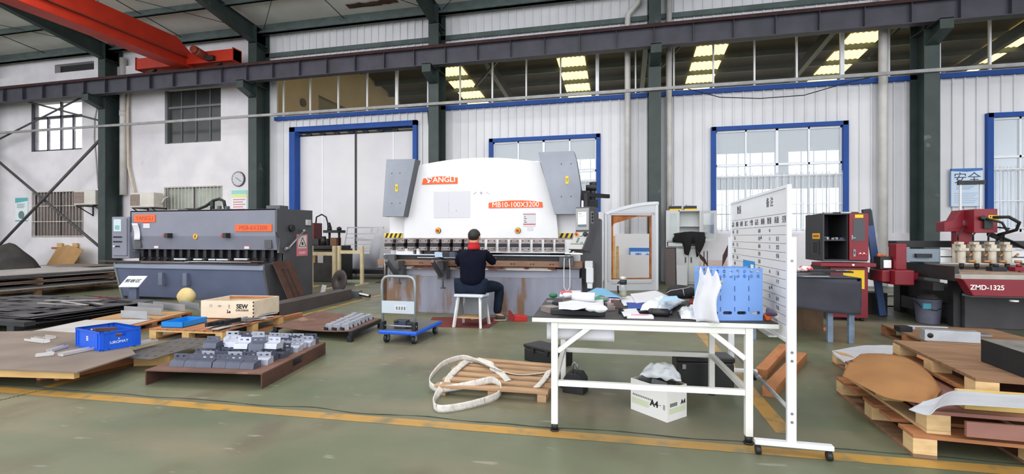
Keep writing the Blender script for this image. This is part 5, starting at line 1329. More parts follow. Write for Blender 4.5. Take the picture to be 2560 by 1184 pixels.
for r_ in range(9):
    n_ = 6 if r_ else 6
    for k in range(n_):
        x = .20 + k * .137 + random.uniform(-.006, .006) + (.035 if r_ % 2 else 0) + r_ * .008; y = .17 + r_ * .122 + random.uniform(-.008, .008)
        if r_ in (1, 3) and k == 0: continue
        i = 0 if r_ == 0 or random.random() < .55 else 1
        if r_ >= 4 and random.random() < .5: i = 1
        lv = 0
        g = p1 + ex * (x + sk * y / dep) + ey * y
        lab = ['slate grey bent steel bracket in the front row on the rusty platform', 'slate grey bent steel bracket in the rows behind the front one on the rusty platform', 'bright bent steel bracket among the rows on the rusty platform'][0 if r_ == 0 else (1 if i == 0 else 2)]
        put(prot, used, i, (g.x, g.y, PT + .001), (0, 0, rz + R(random.uniform(-5, 5))), lab, 'front row of brackets' if r_ == 0 else 'brackets on the rusty platform')
for k in range(8):
    x = .34 + (k % 5) * .15 + random.uniform(-.02, .02); y = .45 + (k // 5) * .24 + random.uniform(-.04, .04); g = p1 + ex * (x + sk * y / dep) + ey * y
    put(prot, used, 1 if k % 3 else 0, (g.x, g.y, PT + .108 + .001), (R(random.uniform(-8, 0)), 0, rz + R(random.uniform(-10, 10))), 'loose bent steel bracket lying on top of the rows on the rusty platform', 'loose brackets on top')
# ---- second rusty platform with small blocks
TZ = .112
c4 = [fl(687, 819, TZ), fl(876, 831, TZ), fl(951, 799, TZ), fl(794, 781, TZ)]
cen = c4[1]; P2 = [v - cen for v in c4]
pf2 = thing('steel_platform', 'low rusty sheet platform on steel legs left of the blue trolley', 'platform', (cen.x, cen.y, 0))
m = MB(RUST)
def q4(u, v):
    a = P2[0].lerp(P2[1], u); b_ = P2[3].lerp(P2[2], u); p = a.lerp(b_, v); return (p.x, p.y, TZ + .03 * (1 - v) * ((2 * u - 1) ** 2 - 1) * .8 + .02)
m.surf(q4, 16, 8, .006, False); m.build('top_sheet', pf2)
m = MB(DKSTEEL); m.bar((P2[1].x, P2[1].y, TZ - .01), (P2[2].x, P2[2].y, TZ - .01), .05, .05); m.build('edge_rail', pf2); m = MB(DKSTEEL); m.bar((P2[0].x, P2[0].y, TZ - .01), (P2[3].x, P2[3].y, TZ - .01), .05, .05); m.build('edge_rail', pf2)
for v in P2:
    m = MB(DKSTEEL); m.bx(v.x - .03, v.x + .03, v.y - .03, v.y + .03, 0, TZ - .036); m.build('leg', pf2)
BLK = mat('block_bright_grey', (180, 184, 194), .35, .35, (150, 154, 166), 6, .7)
def block():
    b = MB(BLK); b.prism([(-.045, 0), (-.05, .03), (-.02, .075), (.04, .07), (.05, 0)], 'y', -.03, .03); b.use(DKSTEEL); b.bx(-.04, .045, -.05, .05, 0, .03); return b.build('steel_block')
bp = [block()]; us = [False]
for r_ in range(7):
    for k in range(3):
        u = .66 + .10 * k + random.uniform(-.01, .01); v = .10 + .125 * r_ + random.uniform(-.01, .01); a = q4(u + .02, v)
        put(bp, us, 0, (cen.x + a[0], cen.y + a[1], a[2] + .002), (0, 0, R(-20 + random.uniform(-12, 12))), 'small bright folded steel block in the cluster on the platform by the trolley', 'blocks by the trolley')
# ---- channel beam, leaning rusty plate, disc, white plate
A, C_ = fl(700, 792), fl(879, 748); dd = C_ - A; L_ = dd.length
chs = thing('steel_channel', 'long dark steel channel lying on the floor right of the shear', 'steel channel', (A.x, A.y, .0), math.atan2(dd.y, dd.x))
CHM = mat('channel_dark_brown', (92, 84, 84), .6, .3, (74, 68, 68), 3, .7)
m = MB(CHM); m.bx(0, L_, 0, .012, 0, .21); m.bx(0, L_, .012, .30, .198, .21); m.bx(0, L_, .288, .30, 0, .198); m.build('web', chs)
A2, C2 = fl(600, 800), fl(760, 762); dd2 = C2 - A2
m = MB(CHM); m.bx(0, dd2.length, 0, .02, 0, .12); m.bx(0, dd2.length, 0, .2, .1, .12)
tag(m.build('steel_angle', None, (A2.x, A2.y + .35, 0), (0, 0, math.atan2(dd2.y, dd2.x))), 'shorter dark steel angle on the floor behind the wooden crate', 'steel angle')
beam('short orange wood block on the floor at the end of the steel channel', (708, 801), (752, 791), 0, .07, .07, WOODO, 'wood block', 'wood_block')
b0 = fl(748, 757); tp = Vector((-6.61, 8.22, .82))
lp = thing('leaning_plate', 'rust brown slotted plate leaning on the right flank of the shear', 'steel plate', (b0.x, b0.y, 0))
d_ = Vector((tp.x - b0.x, tp.y - b0.y, tp.z)); s_ = Vector((.0, 1, 0)); s_ = Vector((0, 1, 0))
nrm = d_.cross(s_).normalized()
if nrm.x < 0: nrm = -nrm
m = MB(RUSTDK)
def lpq(a, b_): return d_ * b_ + s_ * (a - .5) * .52
for a0, a1, t0, t1 in ((0, .28, 0, 1), (.28, .42, 0, .12), (.28, .42, .8, 1), (.42, .55, 0, 1), (.55, .68, 0, .12), (.55, .68, .8, 1), (.68, 1, 0, 1)):
    v4 = [lpq(a0, t0), lpq(a1, t0), lpq(a1, t1), lpq(a0, t1)]
    m.add(v4 + [p_ + nrm * .02 for p_ in v4], [(0, 1, 2, 3), (7, 6, 5, 4), (0, 4, 5, 1), (1, 5, 6, 2), (2, 6, 7, 3), (3, 7, 4, 0)])
m.build('plate', lp)
m = MB(mat('plate_recess_dark', (58, 42, 38), .9)); v4 = [lpq(.2, .08) + nrm * .004, lpq(.72, .08) + nrm * .004, lpq(.72, .84) + nrm * .004, lpq(.2, .84) + nrm * .004]
m.add(v4 + [p_ + nrm * .006 for p_ in v4], [(0, 1, 2, 3), (7, 6, 5, 4), (0, 4, 5, 1), (1, 5, 6, 2), (2, 6, 7, 3), (3, 7, 4, 0)]); m.build('backing', lp)
c = fl(815, 738); dk = thing('steel_disc', 'large dark steel disc with a centre hole standing behind the steel channel', 'disc', (c.x, c.y + .55, 0), R(-20))
m = MB(CHM); rot = Matrix.Rotation(R(80), 3, 'X')
m.lathe([(.05, .0), (.24, 0), (.26, .012), (.26, .04), (.24, .05), (.05, .05), (.05, 0)], (0, 0, .27), 36, rot); m.build('disc', dk)
m = MB(mat('disc_hub_blue_grey', (84, 102, 112), .5)); m.lathe([(.001, .01), (.07, .01), (.07, -.01), (.001, -.02)], (0, 0, .27), 20, rot); m.build('hub', dk)
a = fl(790, 745); m = MB(SHEETL); m.box((0, 0, .13), (.11, .008, .26), (R(-10), R(6), 0)); tag(m.build('steel_plate', None, (a.x, a.y + .25, 0)), 'small white plate standing upright left of the dark disc', 'steel plate')
a = fl(893, 745); m = MB(STEEL); m.bx(-.12, .06, -.06, .1, 0, .16); m.use(WHITE); m.box((.17, -.02, .09), (.24, .03, .03), (0, R(8), R(-6))); m.use(DKSTEEL); m.box((.16, .02, .07), (.26, .07, .06), (0, R(8), R(-6)))
tag(m.build('machine_vice', None, (a.x, a.y, 0)), 'small grey steel block with white rod on the floor right of the channel', 'steel block')

# ---- cream rack frames and the dark punch machine beyond
def hframe(label, pxs, py_top, py_bot, py_bar, Y, low=None):
    t = thing('rack_frame', label, 'rack', (at(pxs[0], 700, Y).x, Y, 0)); x1 = at(pxs[1], 700, Y).x - at(pxs[0], 700, Y).x; zt = at(pxs[0], py_top, Y).z; zb = at(pxs[0], py_bar, Y).z
    for x in (0, x1): m = MB(CREAM); m.bx(x - .04, x + .04, -.04, .04, .031, zt); m.build('post', t, bevel=.004)
    m = MB(CREAM); m.bx(.046, x1 - .046, -.03, .03, zb - .05, zb + .04); m.build('crossbar', t)
    for x in (0, x1): m = MB(CREAM); m.bx(x - .035, x + .035, -.3, .3, 0, .03); m.build('foot_bar', t)
    if low: m = MB(mat('rack_low_green', (150, 160, 146), .6)); m.bx(.046, x1 - .046, -.03, .03, .06, .13); m.build('low_rail', t)
    return t
hframe('cream steel rack frame in front of the dark punching machine', (778, 836), 614, 716, 633, 10.9)
hframe('cream steel rack frame standing clear before the leaning aluminium sheet', (848, 905), 614, 712, 629, 11.8, True)
pm = at(806, 640, 12.4)
pu = thing('punching_machine', 'dark oily punching machine behind the shear and cream rack', 'machine', (pm.x, 12.3, 0))
OILY = mat('oily_black', (38, 36, 36), .45, .3, (58, 52, 50), 5, .8)
m = MB(OILY); m.bx(-.50, .50, 0, .9, 0, .95); m.build('base', pu, bevel=.02)
m = MB(OILY); m.bx(-.5, .5, -.1, .8, .95, 1.05); m.bx(-.55, -.2, .2, .7, 1.05, 1.25); m.build('bed', pu, bevel=.01)
m = MB(OILY)
m.bx(.02, .5, .1, .5, 1.42, 1.5); m.build('yoke', pu)
for x in (.1, .42): m = MB(DKSTEEL); m.cyl((x, .3, 1.05), (x, .3, 1.6), .035, n=10); m.cyl((x, .3, 1.5), (x, .3, 1.58), .07, n=10); m.build('tie_rod', pu)
m = MB(mat('oily_brown', (112, 74, 48), .6)); m.bx(.22, .42, .15, .4, 1.06, 1.28); m.build('die_block', pu)
m = MB(OILY); m.cyl((-.1, .3, 1.05), (-.1, .3, 1.32), .1, .07); m.build('post', pu)
m = MB(mat('machine_maroon', (92, 26, 30), .5)); m.bx(-.62, -.42, .3, .7, 1.0, 1.72); m.build('switch_box', pu, bevel=.01)
m = MB(CABLE); m.tube([(-.5, .5, 1.72), (-.48, .5, 1.9), (-.3, .5, 1.98), (-.12, .45, 1.9), (-.02, .4, 1.7), (.02, .4, 1.62)], .022, 7); m.cyl((.0, .4, 1.72), (.04, .4, 1.56), .05, .06); m.build('work_lamp', pu)
m = MB(mat('notice_brown', (150, 110, 62), .6)); m.bx(-.3, -.16, -.012, 0, .55, .78); m.build('notice_plate', pu); m = MB(SHEETG); m.bx(-.08, .1, -.012, 0, .55, .80); m.build('notice_plate', pu)
# aluminium sheet leaning on the door, on a dark skid
q0, q1 = at(850, 672, 13.9), at(944, 672, 13.9)
ls = thing('leaning_sheet', 'aluminium cut-out sheet leaning on the white sliding door', 'metal sheet', (q0.x, 13.9, .30))
ws = q1.x - q0.x; hs = at(897, 567, 14.3).z - .30
m = MB(mat('aluminium_sheet_sheen', (146, 150, 158), .3, .6, (110, 114, 122), 1.2, .8))
def lsq(x, z): return (x * ws, .42 * z, hs * z)
cells = [(0, 1, 0, .34), (.72, 1, .34, .70), (0, .03, .34, 1), (.97, 1, .7, 1), (0, 1, .97, 1), (.0, .97, .82, .84), (.78, .97, .70, .78), (.66, .70, .84, .97), (.82, .86, .84, .97), (.30, .72, .66, .70), (.0, .5, .72, .735), (.0, .72, .56, .572), (.0, .72, .48, .49), (.0, .72, .41, .42)]
for a0, a1, t0, t1 in cells:
    v4 = [Vector(lsq(a0, t0)), Vector(lsq(a1, t0)), Vector(lsq(a1, t1)), Vector(lsq(a0, t1))]; n4 = Vector((0, .006, 0))
    m.add(v4 + [p_ + n4 for p_ in v4], [(0, 1, 2, 3), (7, 6, 5, 4), (0, 4, 5, 1), (1, 5, 6, 2), (2, 6, 7, 3), (3, 7, 4, 0)])
m.build('cut_sheet', ls)
b = MB(DKSTEEL); b.bx(q0.x - .6, q1.x + .9, 13.4, 14.45, .16, .29); b.bx(q0.x - .4, q0.x - .2, 13.5, 14.3, 0, .16); b.bx(q1.x + .5, q1.x + .7, 13.5, 14.3, 0, .16); tag(b.build('steel_skid'), 'long dark steel skid along the foot of the sliding door', 'skid')
for k, (x, y, sx, sy, rz_, lab) in enumerate([(-6.3, 12.7, 1.2, .5, 8, 'brown sheet scrap on the floor before the dark skid, left'), (-4.85, 12.2, 1.0, .4, -10, 'brown sheet scrap on the floor before the dark skid, right')]):
    flat('metal_sheet', lab, 'metal sheet', (x, y, .002), sx, sy, .02, R(rz_), RUSTDK, None, .0)

# ---- platform trolley
dz = .165
k0, k1, k2 = fl(1041, 829, dz), fl(945, 824, dz), fl(1076, 797, dz)
ex = (k0 - k1); tw = ex.length; rz = math.atan2(ex.y, ex.x); ex.normalize(); ey = Vector((-ex.y, ex.x, 0)); td = .82
tl = thing('platform_trolley', 'platform trolley with blue edged deck and grey tube handle', 'trolley', (k1.x, k1.y, 0), rz)
m = MB(BLUEPL); m.bx(0, tw, 0, td, dz - .05, dz - .004); m.build('deck', tl, bevel=.015)
m = MB(mat('deck_top_dusty', (86, 88, 92), .8, 0, (104, 102, 100), 5, .7)); m.bx(.02, tw - .02, .02, td - .02, dz - .006, dz); m.build('deck_mat', tl)
m = MB(mat('trolley_tube_grey', (150, 158, 160), .4, .4)); hz = .82; a, c_ = .035, tw - .05
m.tube([(a, .06, dz), (a - .01, .05, hz - .12), (a, .05, hz - .05), (a + .03, .05, hz - .015), (a + .08, .05, hz), (c_ - .08, .05, hz), (c_ - .03, .05, hz - .015), (c_, .05, hz - .05), (c_ + .01, .05, hz - .12), (c_, .06, dz)], .017, 10); hd = m.build('handle', tl)
m = MB(mat('trolley_panel_pale', (184, 194, 204), .4)); m.bx(a - .004, c_ + .004, .035, .045, .37, .52); pnl = m.build('handle_panel', tl)
m = MB(PAPER); m.bx(a + .17, a + .33, .031, .035, .40, .47); m.build('label_plate', pnl)
m = MB(STEEL)
for k in range(4): m.bx(a + .19 + .035 * k, a + .21 + .035 * k, .029, .031, .415, .455)
m.build('label_print', pnl)
m = MB(GALV); m.cyl((a - .03, .05, dz + .05), (c_ + .03, .05, dz + .05), .009, n=8); m.build('hinge_bar', tl)
for x in (a, c_): m = MB(DKSTEEL); m.bx(x - .025, x + .025, .02, .1, dz, dz + .1); m.build('handle_hinge', tl, bevel=.004)
for x in (.07, tw - .07):
    for y in (.09, td - .09):
        m = MB(GALV); m.bx(x - .03, x + .03, y - .03, y + .03, dz - .07, dz - .05); m.bx(x - .03, x - .025, y - .02, y + .02, .04, dz - .06); m.bx(x + .025, x + .03, y - .02, y + .02, .04, dz - .06); cst = m.build('caster', tl)
        m = MB(BLACK); m.cyl((x - .018, y, .055), (x + .018, y, .055), .055, n=20); m.use(mat('wheel_teal', (70, 130, 150), .5)); m.cyl((x - .02, y, .055), (x + .02, y, .055), .03, n=14); m.build('wheel', cst)
q = k1 + ex * tw * .45 + ey * .18
m = MB(mat('block_navy', (62, 68, 88), .45, .3)); m.bx(-.08, .08, -.06, .06, 0, .10); m.use(BLACK); m.bx(.08, .15, -.05, .05, 0, .075); m.cyl((-.07, -.07, .09), (-.02, -.07, .09), .015)
tag(m.build('gear_motor', None, (q.x, q.y, dz + .002), (0, 0, rz), bevel=.006), 'small dark navy block lying on the trolley deck', 'steel block')
# ================================================================== white work table
TZ_ = .765; TR = R(3.5)
tc = Vector((-.60, 3.17, 0)); TW, TD = 1.54, 1.02
tb = thing('work_table', 'white steel work table with black mat, covered in papers', 'table', (tc.x, tc.y, 0), TR)
TWH = mat('table_white_paint', (228, 228, 224), .5, 0, (214, 212, 204), 3, .6, wear=(150, 130, 112), wear_at=.70)
m = MB(TWH); m.bx(0, TW, 0, TD, TZ_ - .035, TZ_ - .006); m.build('table_top', tb, bevel=.004)
m = MB(mat('table_mat_black', (52, 50, 52), .6, 0, (70, 66, 66), 5, .6)); m.bx(.004, TW - .004, .004, TD - .004, TZ_ - .006, TZ_); m.build('table_mat', tb)
LX = (.15, TW - .17); LY = (.03, TD - .03)
for x in LX:
    for y in LY:
        m = MB(TWH); m.bx(x - .022, x + .022, y - .022, y + .022, .05, TZ_ - .036); lg = m.build('leg', tb, bevel=.003)
        m = MB(BLACK); m.cyl((x, y, 0), (x, y, .012), .03, n=14); m.cyl((x, y, .012), (x, y, .05), .022, n=12); m.build('leg_foot', lg)
for y in LY:
    m = MB(TWH); m.bx(LX[0] + .023, LX[1] - .023, y - .016, y + .016, .305, .34); m.build('stretcher', tb)
    m = MB(TWH); m.bx(LX[0] + .023, LX[1] - .023, y - .016, y + .016, TZ_ - .075, TZ_ - .036); m.build('apron', tb)
    for x, s_ in ((LX[0], 1), (LX[1], -1)): m = MB(TWH); m.bar((x + s_ * .02, y, TZ_ - .23), (x + s_ * .24, y, TZ_ - .055), .025, .03); m.build('corner_brace', tb)
for x in LX: m = MB(TWH); m.bx(x - .016, x + .016, LY[0] + .023, LY[1] - .023, .305, .34); m.build('end_rail', tb)
def tt(px, py, dz=0.0): p = fl(px, py, TZ_ + dz); return Vector((p.x, p.y, TZ_ + dz))
def tsheet(name, label, cat, pxs, m, dz=.002, wav=.006, th=.0008, group=None, n=10, curl=0.0):
    """a sheet lying on the table between four picture corners (front-left, front-right, rear-right, rear-left)"""
    q = [tt(a, b_, dz) for a, b_ in pxs]; c = sum(q, Vector()) / 4; sd = random.random() * 40; b = MB(m)
    def f(u, v):
        p = q[0].lerp(q[1], u).lerp(q[3].lerp(q[2], u), v) - c
        return (p.x, p.y, th + wav * (1 + nz(u * 3 + sd, v * 3, sd)) + curl * (2 * u - 1) ** 2)
    b.surf(f, n, n, th); return tag(b.build(name, None, c), label, cat, group)
random.seed(31)
PINK = mat('paper_pink', (214, 186, 206), .7); PBLUE = mat('folder_blue', (110, 166, 204), .5); PGREEN = mat('green_plastic_film', (34, 130, 100), .4); PRED = mat('paper_red_print', (206, 84, 96), .6)
tsheet('paper_sheet', 'white paper sheet lying farthest left on the work table', 'paper', [(1398, 742), (1455, 740), (1452, 727), (1402, 729)], PAPER)
tsheet('red_leaflet', 'red printed leaflet at the back left of the papers on the work table', 'leaflet', [(1402, 734), (1430, 733), (1428, 727), (1402, 727)], PRED, .014, .002)
tsheet('folder', 'large light blue folder lying on the left heap of papers', 'folder', [(1455, 740), (1556, 746), (1510, 722), (1490, 721)], PBLUE, .022, .006, .003)
tsheet('paper_sheet', 'pink paper sheet under the blue folder on the work table', 'paper', [(1470, 754), (1548, 760), (1550, 745), (1480, 742)], PINK, .012, .004)
tsheet('plastic_film', 'green plastic film lying on the left heap of papers', 'plastic film', [(1482, 757), (1520, 754), (1510, 742), (1486, 744)], PGREEN, .026, .012)
m = MB(mat('green_pouch', (36, 104, 72), .5)); m.ball((0, 0, .022), .038, .026, .022); p = tt(1383, 744); tag(m.build('tape_roll', None, p), 'small dark green pouch at the left end of the table', 'pouch')
# steel strips and channel at the front left
def tbar(name, label, cat, a, c_, z0, wd, h, m, bev=.0):
    A, C_ = tt(*a, z0), tt(*c_, z0); dd = C_ - A; b = MB(m); b.bx(0, dd.length, 0, wd, 0, h)
    return tag(b.build(name, None, A, (0, 0, math.atan2(dd.y, dd.x)), bevel=bev), label, cat)
tbar('steel_channel', 'dark steel channel lying along the front left of the work table', 'steel channel', (1378, 786), (1512, 791), .001, .075, .035, DKSTEEL, .004)
tbar('steel_strip', 'grey flat steel strip on top of the left heap on the work table', 'steel strip', (1366, 754), (1470, 763), .040, .05, .008, STEEL)
tbar('steel_angle', 'short rusty steel angle at the left end of the work table', 'steel angle', (1352, 777), (1376, 783), .001, .10, .04, TOOLST)
for i, (px, py, sx, sy, sz, mm, lab) in enumerate([(1402, 769, .12, .1, .05, DKSTEEL, 'dark oily tool lump under the papers at the left end of the table'), (1525, 775, .06, .06, .055, TOOLST, 'brown grey steel block right of the steel channel'), (1541, 768, .07, .05, .06, mat('brown_block', (112, 92, 84), .6, .2), 'brown steel block behind the grey one on the table'), (1553, 783, .03, .03, .04, DKSTEEL, 'tiny dark steel fitting left of the medicine box'), (1512, 757, .09, .06, .05, TOOLST, 'grey brown tool block under the green film'), (1420, 752, .10, .08, .035, TOOLST, 'grey brown flat tool block under the steel strip')]):
    b = MB(mm); b.bx(-sx / 2, sx / 2, -sy / 2, sy / 2, 0, sz * .6); b.bx(-sx / 2, sx * .1, -sy / 2, sy / 2, sz * .6, sz); b.cyl((sx * .3, 0, sz * .6), (sx * .3, 0, sz * .9), min(sx, sy) * .2, n=10)
    tag(b.build('tool_block', None, tt(px, py, .001), (0, 0, R(20 * i)), bevel=.002), lab, 'steel block')
tsheet('paper_sheet', 'folded white paper lying across the front left heap above the steel channel', 'paper', [(1397, 780), (1510, 771), (1508, 753), (1396, 757)], PAPER, .052, .012, .001)
b = MB(PAPER); b.surf(lambda u, v: (.17 * (u - .5), .035 * math.cos(4.6 * v), .035 + .035 * math.sin(4.6 * v)), 4, 14, .001); tag(b.build('paper_roll', None, tt(1460, 754, .056), (0, 0, R(-8))), 'short roll of white paper on the left heap', 'paper roll')
b = MB(PAPER); b.ball((0, 0, .022), .05, .04, .024, 18, 12)
for v in b.v: v.x += .012 * nz(v.x * 30, v.y * 30, v.z * 30); v.y += .012 * nz(v.x * 30 + 5, v.y * 30, v.z * 30)
tag(b.build('crumpled_paper', None, tt(1420, 745, .038)), 'crumpled white paper lump behind the steel strip', 'paper')
b = MB(mat('clear_plastic_wrap', (206, 208, 214), .3)); b.ball((0, 0, .022), .075, .04, .024, 18, 12)
for v in b.v: v.z += .012 * nz(v.x * 30, v.y * 30, 2); v.x += .012 * nz(v.x * 30, v.y * 30, 7)
tag(b.build('plastic_wrap', None, tt(1490, 779, .04)), 'crumpled clear plastic wrap under the folded paper', 'plastic wrap')
# middle: sheets, bottle, bags
for i, (q, lab) in enumerate([([(1560, 765), (1600, 764), (1612, 738), (1545, 741)], 'white paper sheet under the drinking bottle'), ([(1590, 758), (1690, 748), (1640, 726), (1575, 735)], 'white paper sheet behind the plastic bag'), ([(1560, 792), (1600, 786), (1590, 771), (1550, 774)], 'grey white sheet left of the medicine box')]):
    tsheet('paper_sheet', lab, 'paper', q, PAPER, .002 + .006 * i, .0025)
tsheet('folder', 'dark blue folder corner under the plastic bag', 'folder', [(1570, 772), (1615, 774), (1640, 758), (1566, 757)], mat('folder_dark_blue', (30, 64, 150), .5), .004, .002, .004)
p = tt(1558, 743, .016)
bt = thing('drinking_bottle', 'clear drinking bottle with black lid and strap on the papers', 'bottle', p)
GL = glass('bottle_clear', .12, (240, 244, 240)); r_ = .028
m = MB(GL); m.lathe([(r_ * .9, 0), (r_, .006), (r_, .11), (r_ * .95, .118)], n=24); m.build('body', bt)
m = MB(mat('tea_amber', (170, 140, 70), .4)); m.lathe([(.001, .005), (r_ * .9, .006), (r_ * .9, .035), (.001, .036)], n=20); m.build('drink', bt)
m = MB(BLACK); m.lathe([(.001, .112), (r_ * 1.08, .112), (r_ * 1.08, .152), (.001, .152)], n=24); m.build('lid_band', bt)
m = MB(mat('lid_silver', (196, 198, 192), .3, .6)); m.lathe([(.001, .152), (r_ * 1.02, .152), (r_ * 1.04, .178), (.001, .182)], n=24); m.build('lid', bt)
m = MB(BLACK); m.tube([(-r_ * 1.1, -.005, .135), (-r_ * 1.5, -.01, .125), (-r_ * 1.6, -.01, .08), (-r_ * 1.45, -.01, .035)], .008, 8); m.use(WHITE); m.bx(-r_ * 1.75, -r_ * 1.3, -.02, -.0, .105, .112); m.build('strap', bt)
PLB = mat('plastic_bag_clear', (222, 226, 230), .25, 0, (198, 204, 212), 12, .7, bump=.6)
def bag(name, label, cat, q, h, m, sd, n=26, rough=.018, dz=.002):
    q = [tt(a, b_, dz) for a, b_ in q]; c = sum(q, Vector()) / 4; b = MB(m)
    def f(u, v):
        p = q[0].lerp(q[1], u).lerp(q[3].lerp(q[2], u), v) - c; k = max(0, math.sin(math.pi * u) * math.sin(math.pi * v)) ** .6
        return (p.x + .01 * nz(u * 6, v * 6, sd + 3), p.y + .01 * nz(u * 6, v * 6, sd + 7), .004 + k * h * (1 + .5 * nz(u * 3, v * 3, sd)) + (rough * abs(nz(u * 8, v * 8, sd)) if 0 < u < 1 and 0 < v < 1 else 0))
    b.surf(f, n, n, .002); return tag(b.build(name, None, c), label, cat)
bag('plastic_bag', 'crumpled clear plastic bag in the middle of the work table', 'plastic bag', [(1600, 776), (1672, 778), (1715, 752), (1618, 756)], .06, PLB, 4, dz=.024)
bag('plastic_bag', 'white plastic bag lying flat before the torn white carton', 'plastic bag', [(1702, 797), (1744, 800), (1738, 776), (1694, 778)], .045, mat('plastic_bag_white', (230, 230, 234), .35, 0, (210, 210, 216), 9, .6, bump=.5), 9)
tsheet('mask_pack', 'pale blue mask pack lying on the crumpled clear bag', 'mask pack', [(1650, 754), (1700, 752), (1692, 742), (1660, 743)], mat('mask_blue', (160, 196, 222), .6), .105, .004, .004)
p = tt(1601, 796, .001); mb_ = thing('medicine_box', 'flat white and pink box lying at the front of the table', 'box', p, R(6))
m = MB(WHITE); m.bx(-.085, .085, 0, .075, 0, .018); m.build('carton', mb_, bevel=.001)
m = MB(mat('carton_pink', (206, 140, 176), .6)); m.bx(-.055, .06, .012, .065, .018, .0186); m.use(mat('carton_print', (170, 96, 140), .6)); m.bx(-.03, .04, .025, .033, .0186, .019); m.build('box_print', mb_)
m = MB(BLACK); m.cyl((-.065, 0, .026), (.05, 0, .026), .026, n=18); m.cyl((.05, 0, .026), (.075, 0, .026), .018, n=14); m.ball((-.065, 0, .026), .02, .026, .026)
tag(m.build('spray_bottle', None, tt(1652, 790, .001), (0, 0, R(-4))), 'black plastic bottle lying beside the medicine box', 'bottle')
tbar('flat_ruler', 'thin dark strip lying left of the black bottle', 'strip', (1572, 779), (1628, 783), .001, .015, .006, BLACK)
# black bag at the rear
b = MB(mat('backpack_black', (26, 26, 32), .8, 0, (38, 38, 44), 9, .6, bump=.3)); p = tt(1706, 747, .001)
b.ball((0, .05, .055), .13, .09, .062, 26, 16)
for v in b.v:
    v.x += .02 * nz(v.x * 12, v.y * 12, v.z * 12); v.z = max(0, v.z + .018 * nz(v.x * 9, v.y * 9 + 4, v.z * 9))
bk = tag(b.build('backpack', None, p), 'black bag with grey piping at the rear of the work table', 'bag')
m = MB(mat('piping_grey', (150, 150, 154), .6)); pts = [(-.13, .0, .05), (-.10, -.035, .075), (-.05, -.045, .085), (.02, -.04, .098), (.08, -.01, .112)]
m.tube(pts, .004, 6); m.tube([(.0, -.045, .09), (.004, -.055, .06), (.01, -.052, .035)], .004, 6); lbl(m.build('piping', bk), 'grey piping')
tsheet('red_cloth', 'dark red cloth under the black bag at the rear of the table', 'cloth', [(1722, 760), (1748, 762), (1750, 744), (1724, 744)], mat('cloth_dark_red', (96, 24, 34), .9), .002, .004, .003)
tsheet('booklet', 'white booklet with red edge right of the clear plastic bag', 'booklet', [(1722, 772), (1750, 774), (1752, 764), (1726, 763)], PAPER, .006, .001, .008)
# torn white carton beside the blue rack
b = MB(PAPER); p = tt(1762, 801, .001); p.y -= .045
def carton(u, v):
    top = .315 + .03 * math.sin(u * 19) * (v > .8) - .10 * max(0, u - .55) * (v > .9)
    return (-.055 + .13 * u - .02 * math.sin(v * 5) + .006 * nz(u * 5, v * 5, 1), -.01 + .03 * math.sin(u * 5) + .02 * v, v * top)
b.surf(carton, 14, 16, .003); tag(b.build('white_carton', None, p), 'torn white carton standing against the blue rack on the table', 'carton')
# blue perforated rack
rk0, rk1 = tt(1766, 801, .001), tt(1907, 801, .001); dd = rk1 - rk0; RW, RH, RD = dd.length, .335, .20
rk = thing('plastic_rack', 'light blue perforated plastic rack standing on the work table', 'rack', rk0, math.atan2(dd.y, dd.x))
RB = mat('rack_light_blue', (120, 160, 222), .5, 0, (110, 150, 212), 3, .5)
def holed(mb, W, Hh, y0, y1, circles, slots, lean=0.0):
    """a panel in the xz plane with round holes and long slots cut out on a fine grid"""
    nx, nz_ = 88, 84
    def inside(x, z):
        for cx, cz, r in circles:
            if (x - cx) ** 2 / r ** 2 + (z - cz) ** 2 / (r * 1.15) ** 2 < 1: return True
        for x0, x1, z0, z1 in slots:
            r = (z1 - z0) / 2
            if x0 + r < x < x1 - r and z0 < z < z1: return True
            if (x - x0 - r) ** 2 + (z - z0 - r) ** 2 < r * r or (x - x1 + r) ** 2 + (z - z0 - r) ** 2 < r * r: return True
        return False
    idx = {}; vs = []; fs = []
    def V(i, j):
        if (i, j) not in idx: idx[(i, j)] = len(vs); vs.append((W * i / nx + lean * (j / nz_) * (1 - 2 * i / nx), y0, Hh * j / nz_))
        return idx[(i, j)]
    for i in range(nx):
        for j in range(nz_):
            if not inside(W * (i + .5) / nx, Hh * (j + .5) / nz_): fs.append((V(i, j), V(i + 1, j), V(i + 1, j + 1), V(i, j + 1)))
    mb.add(vs, fs)
circ = [(RW * (k + .62 + .0) / 8.3, RH * zz, .0105) for k in range(8) for zz in (.845, .935)]
slt = [(RW * (k + .18) / 4, RW * (k + .82) / 4, RH * .115, RH * .175) for k in range(4)]
sl2 = [(RW * k / 4 - .0015, RW * k / 4 + .0015, RH * z0, RH * z1) for k in (1, 2, 3) for z0, z1 in ((.77, .86), (.56, .66), (.38, .48), (.18, .26))]
m = MB(RB); holed(m, RW, RH, 0, 0, circ, slt); f_ = m.build('front_panel', rk); sm = f_.modifiers.new('thick', 'SOLIDIFY'); sm.thickness = .004; sm.offset = -1
m = MB(mat('rack_slit_blue', (70, 96, 150), .6))
for x0, x1, z0, z1 in sl2: m.bx(x0, x1, -.0045, .001, z0, z1)
m.build('slit', f_)
m = MB(RB); holed(m, RW, RH, RD, RD, circ, slt); bk_ = m.build('rear_panel', rk); sm = bk_.modifiers.new('thick', 'SOLIDIFY'); sm.thickness = .004
for x in (0, RW - .004): m = MB(RB); m.bx(x, x + .004, .005, RD - .005, 0, RH * .9); m.build('side_panel', rk)
m = MB(RB); m.bx(.005, RW - .005, .005, RD - .005, 0, .005); m.build('bottom', rk)
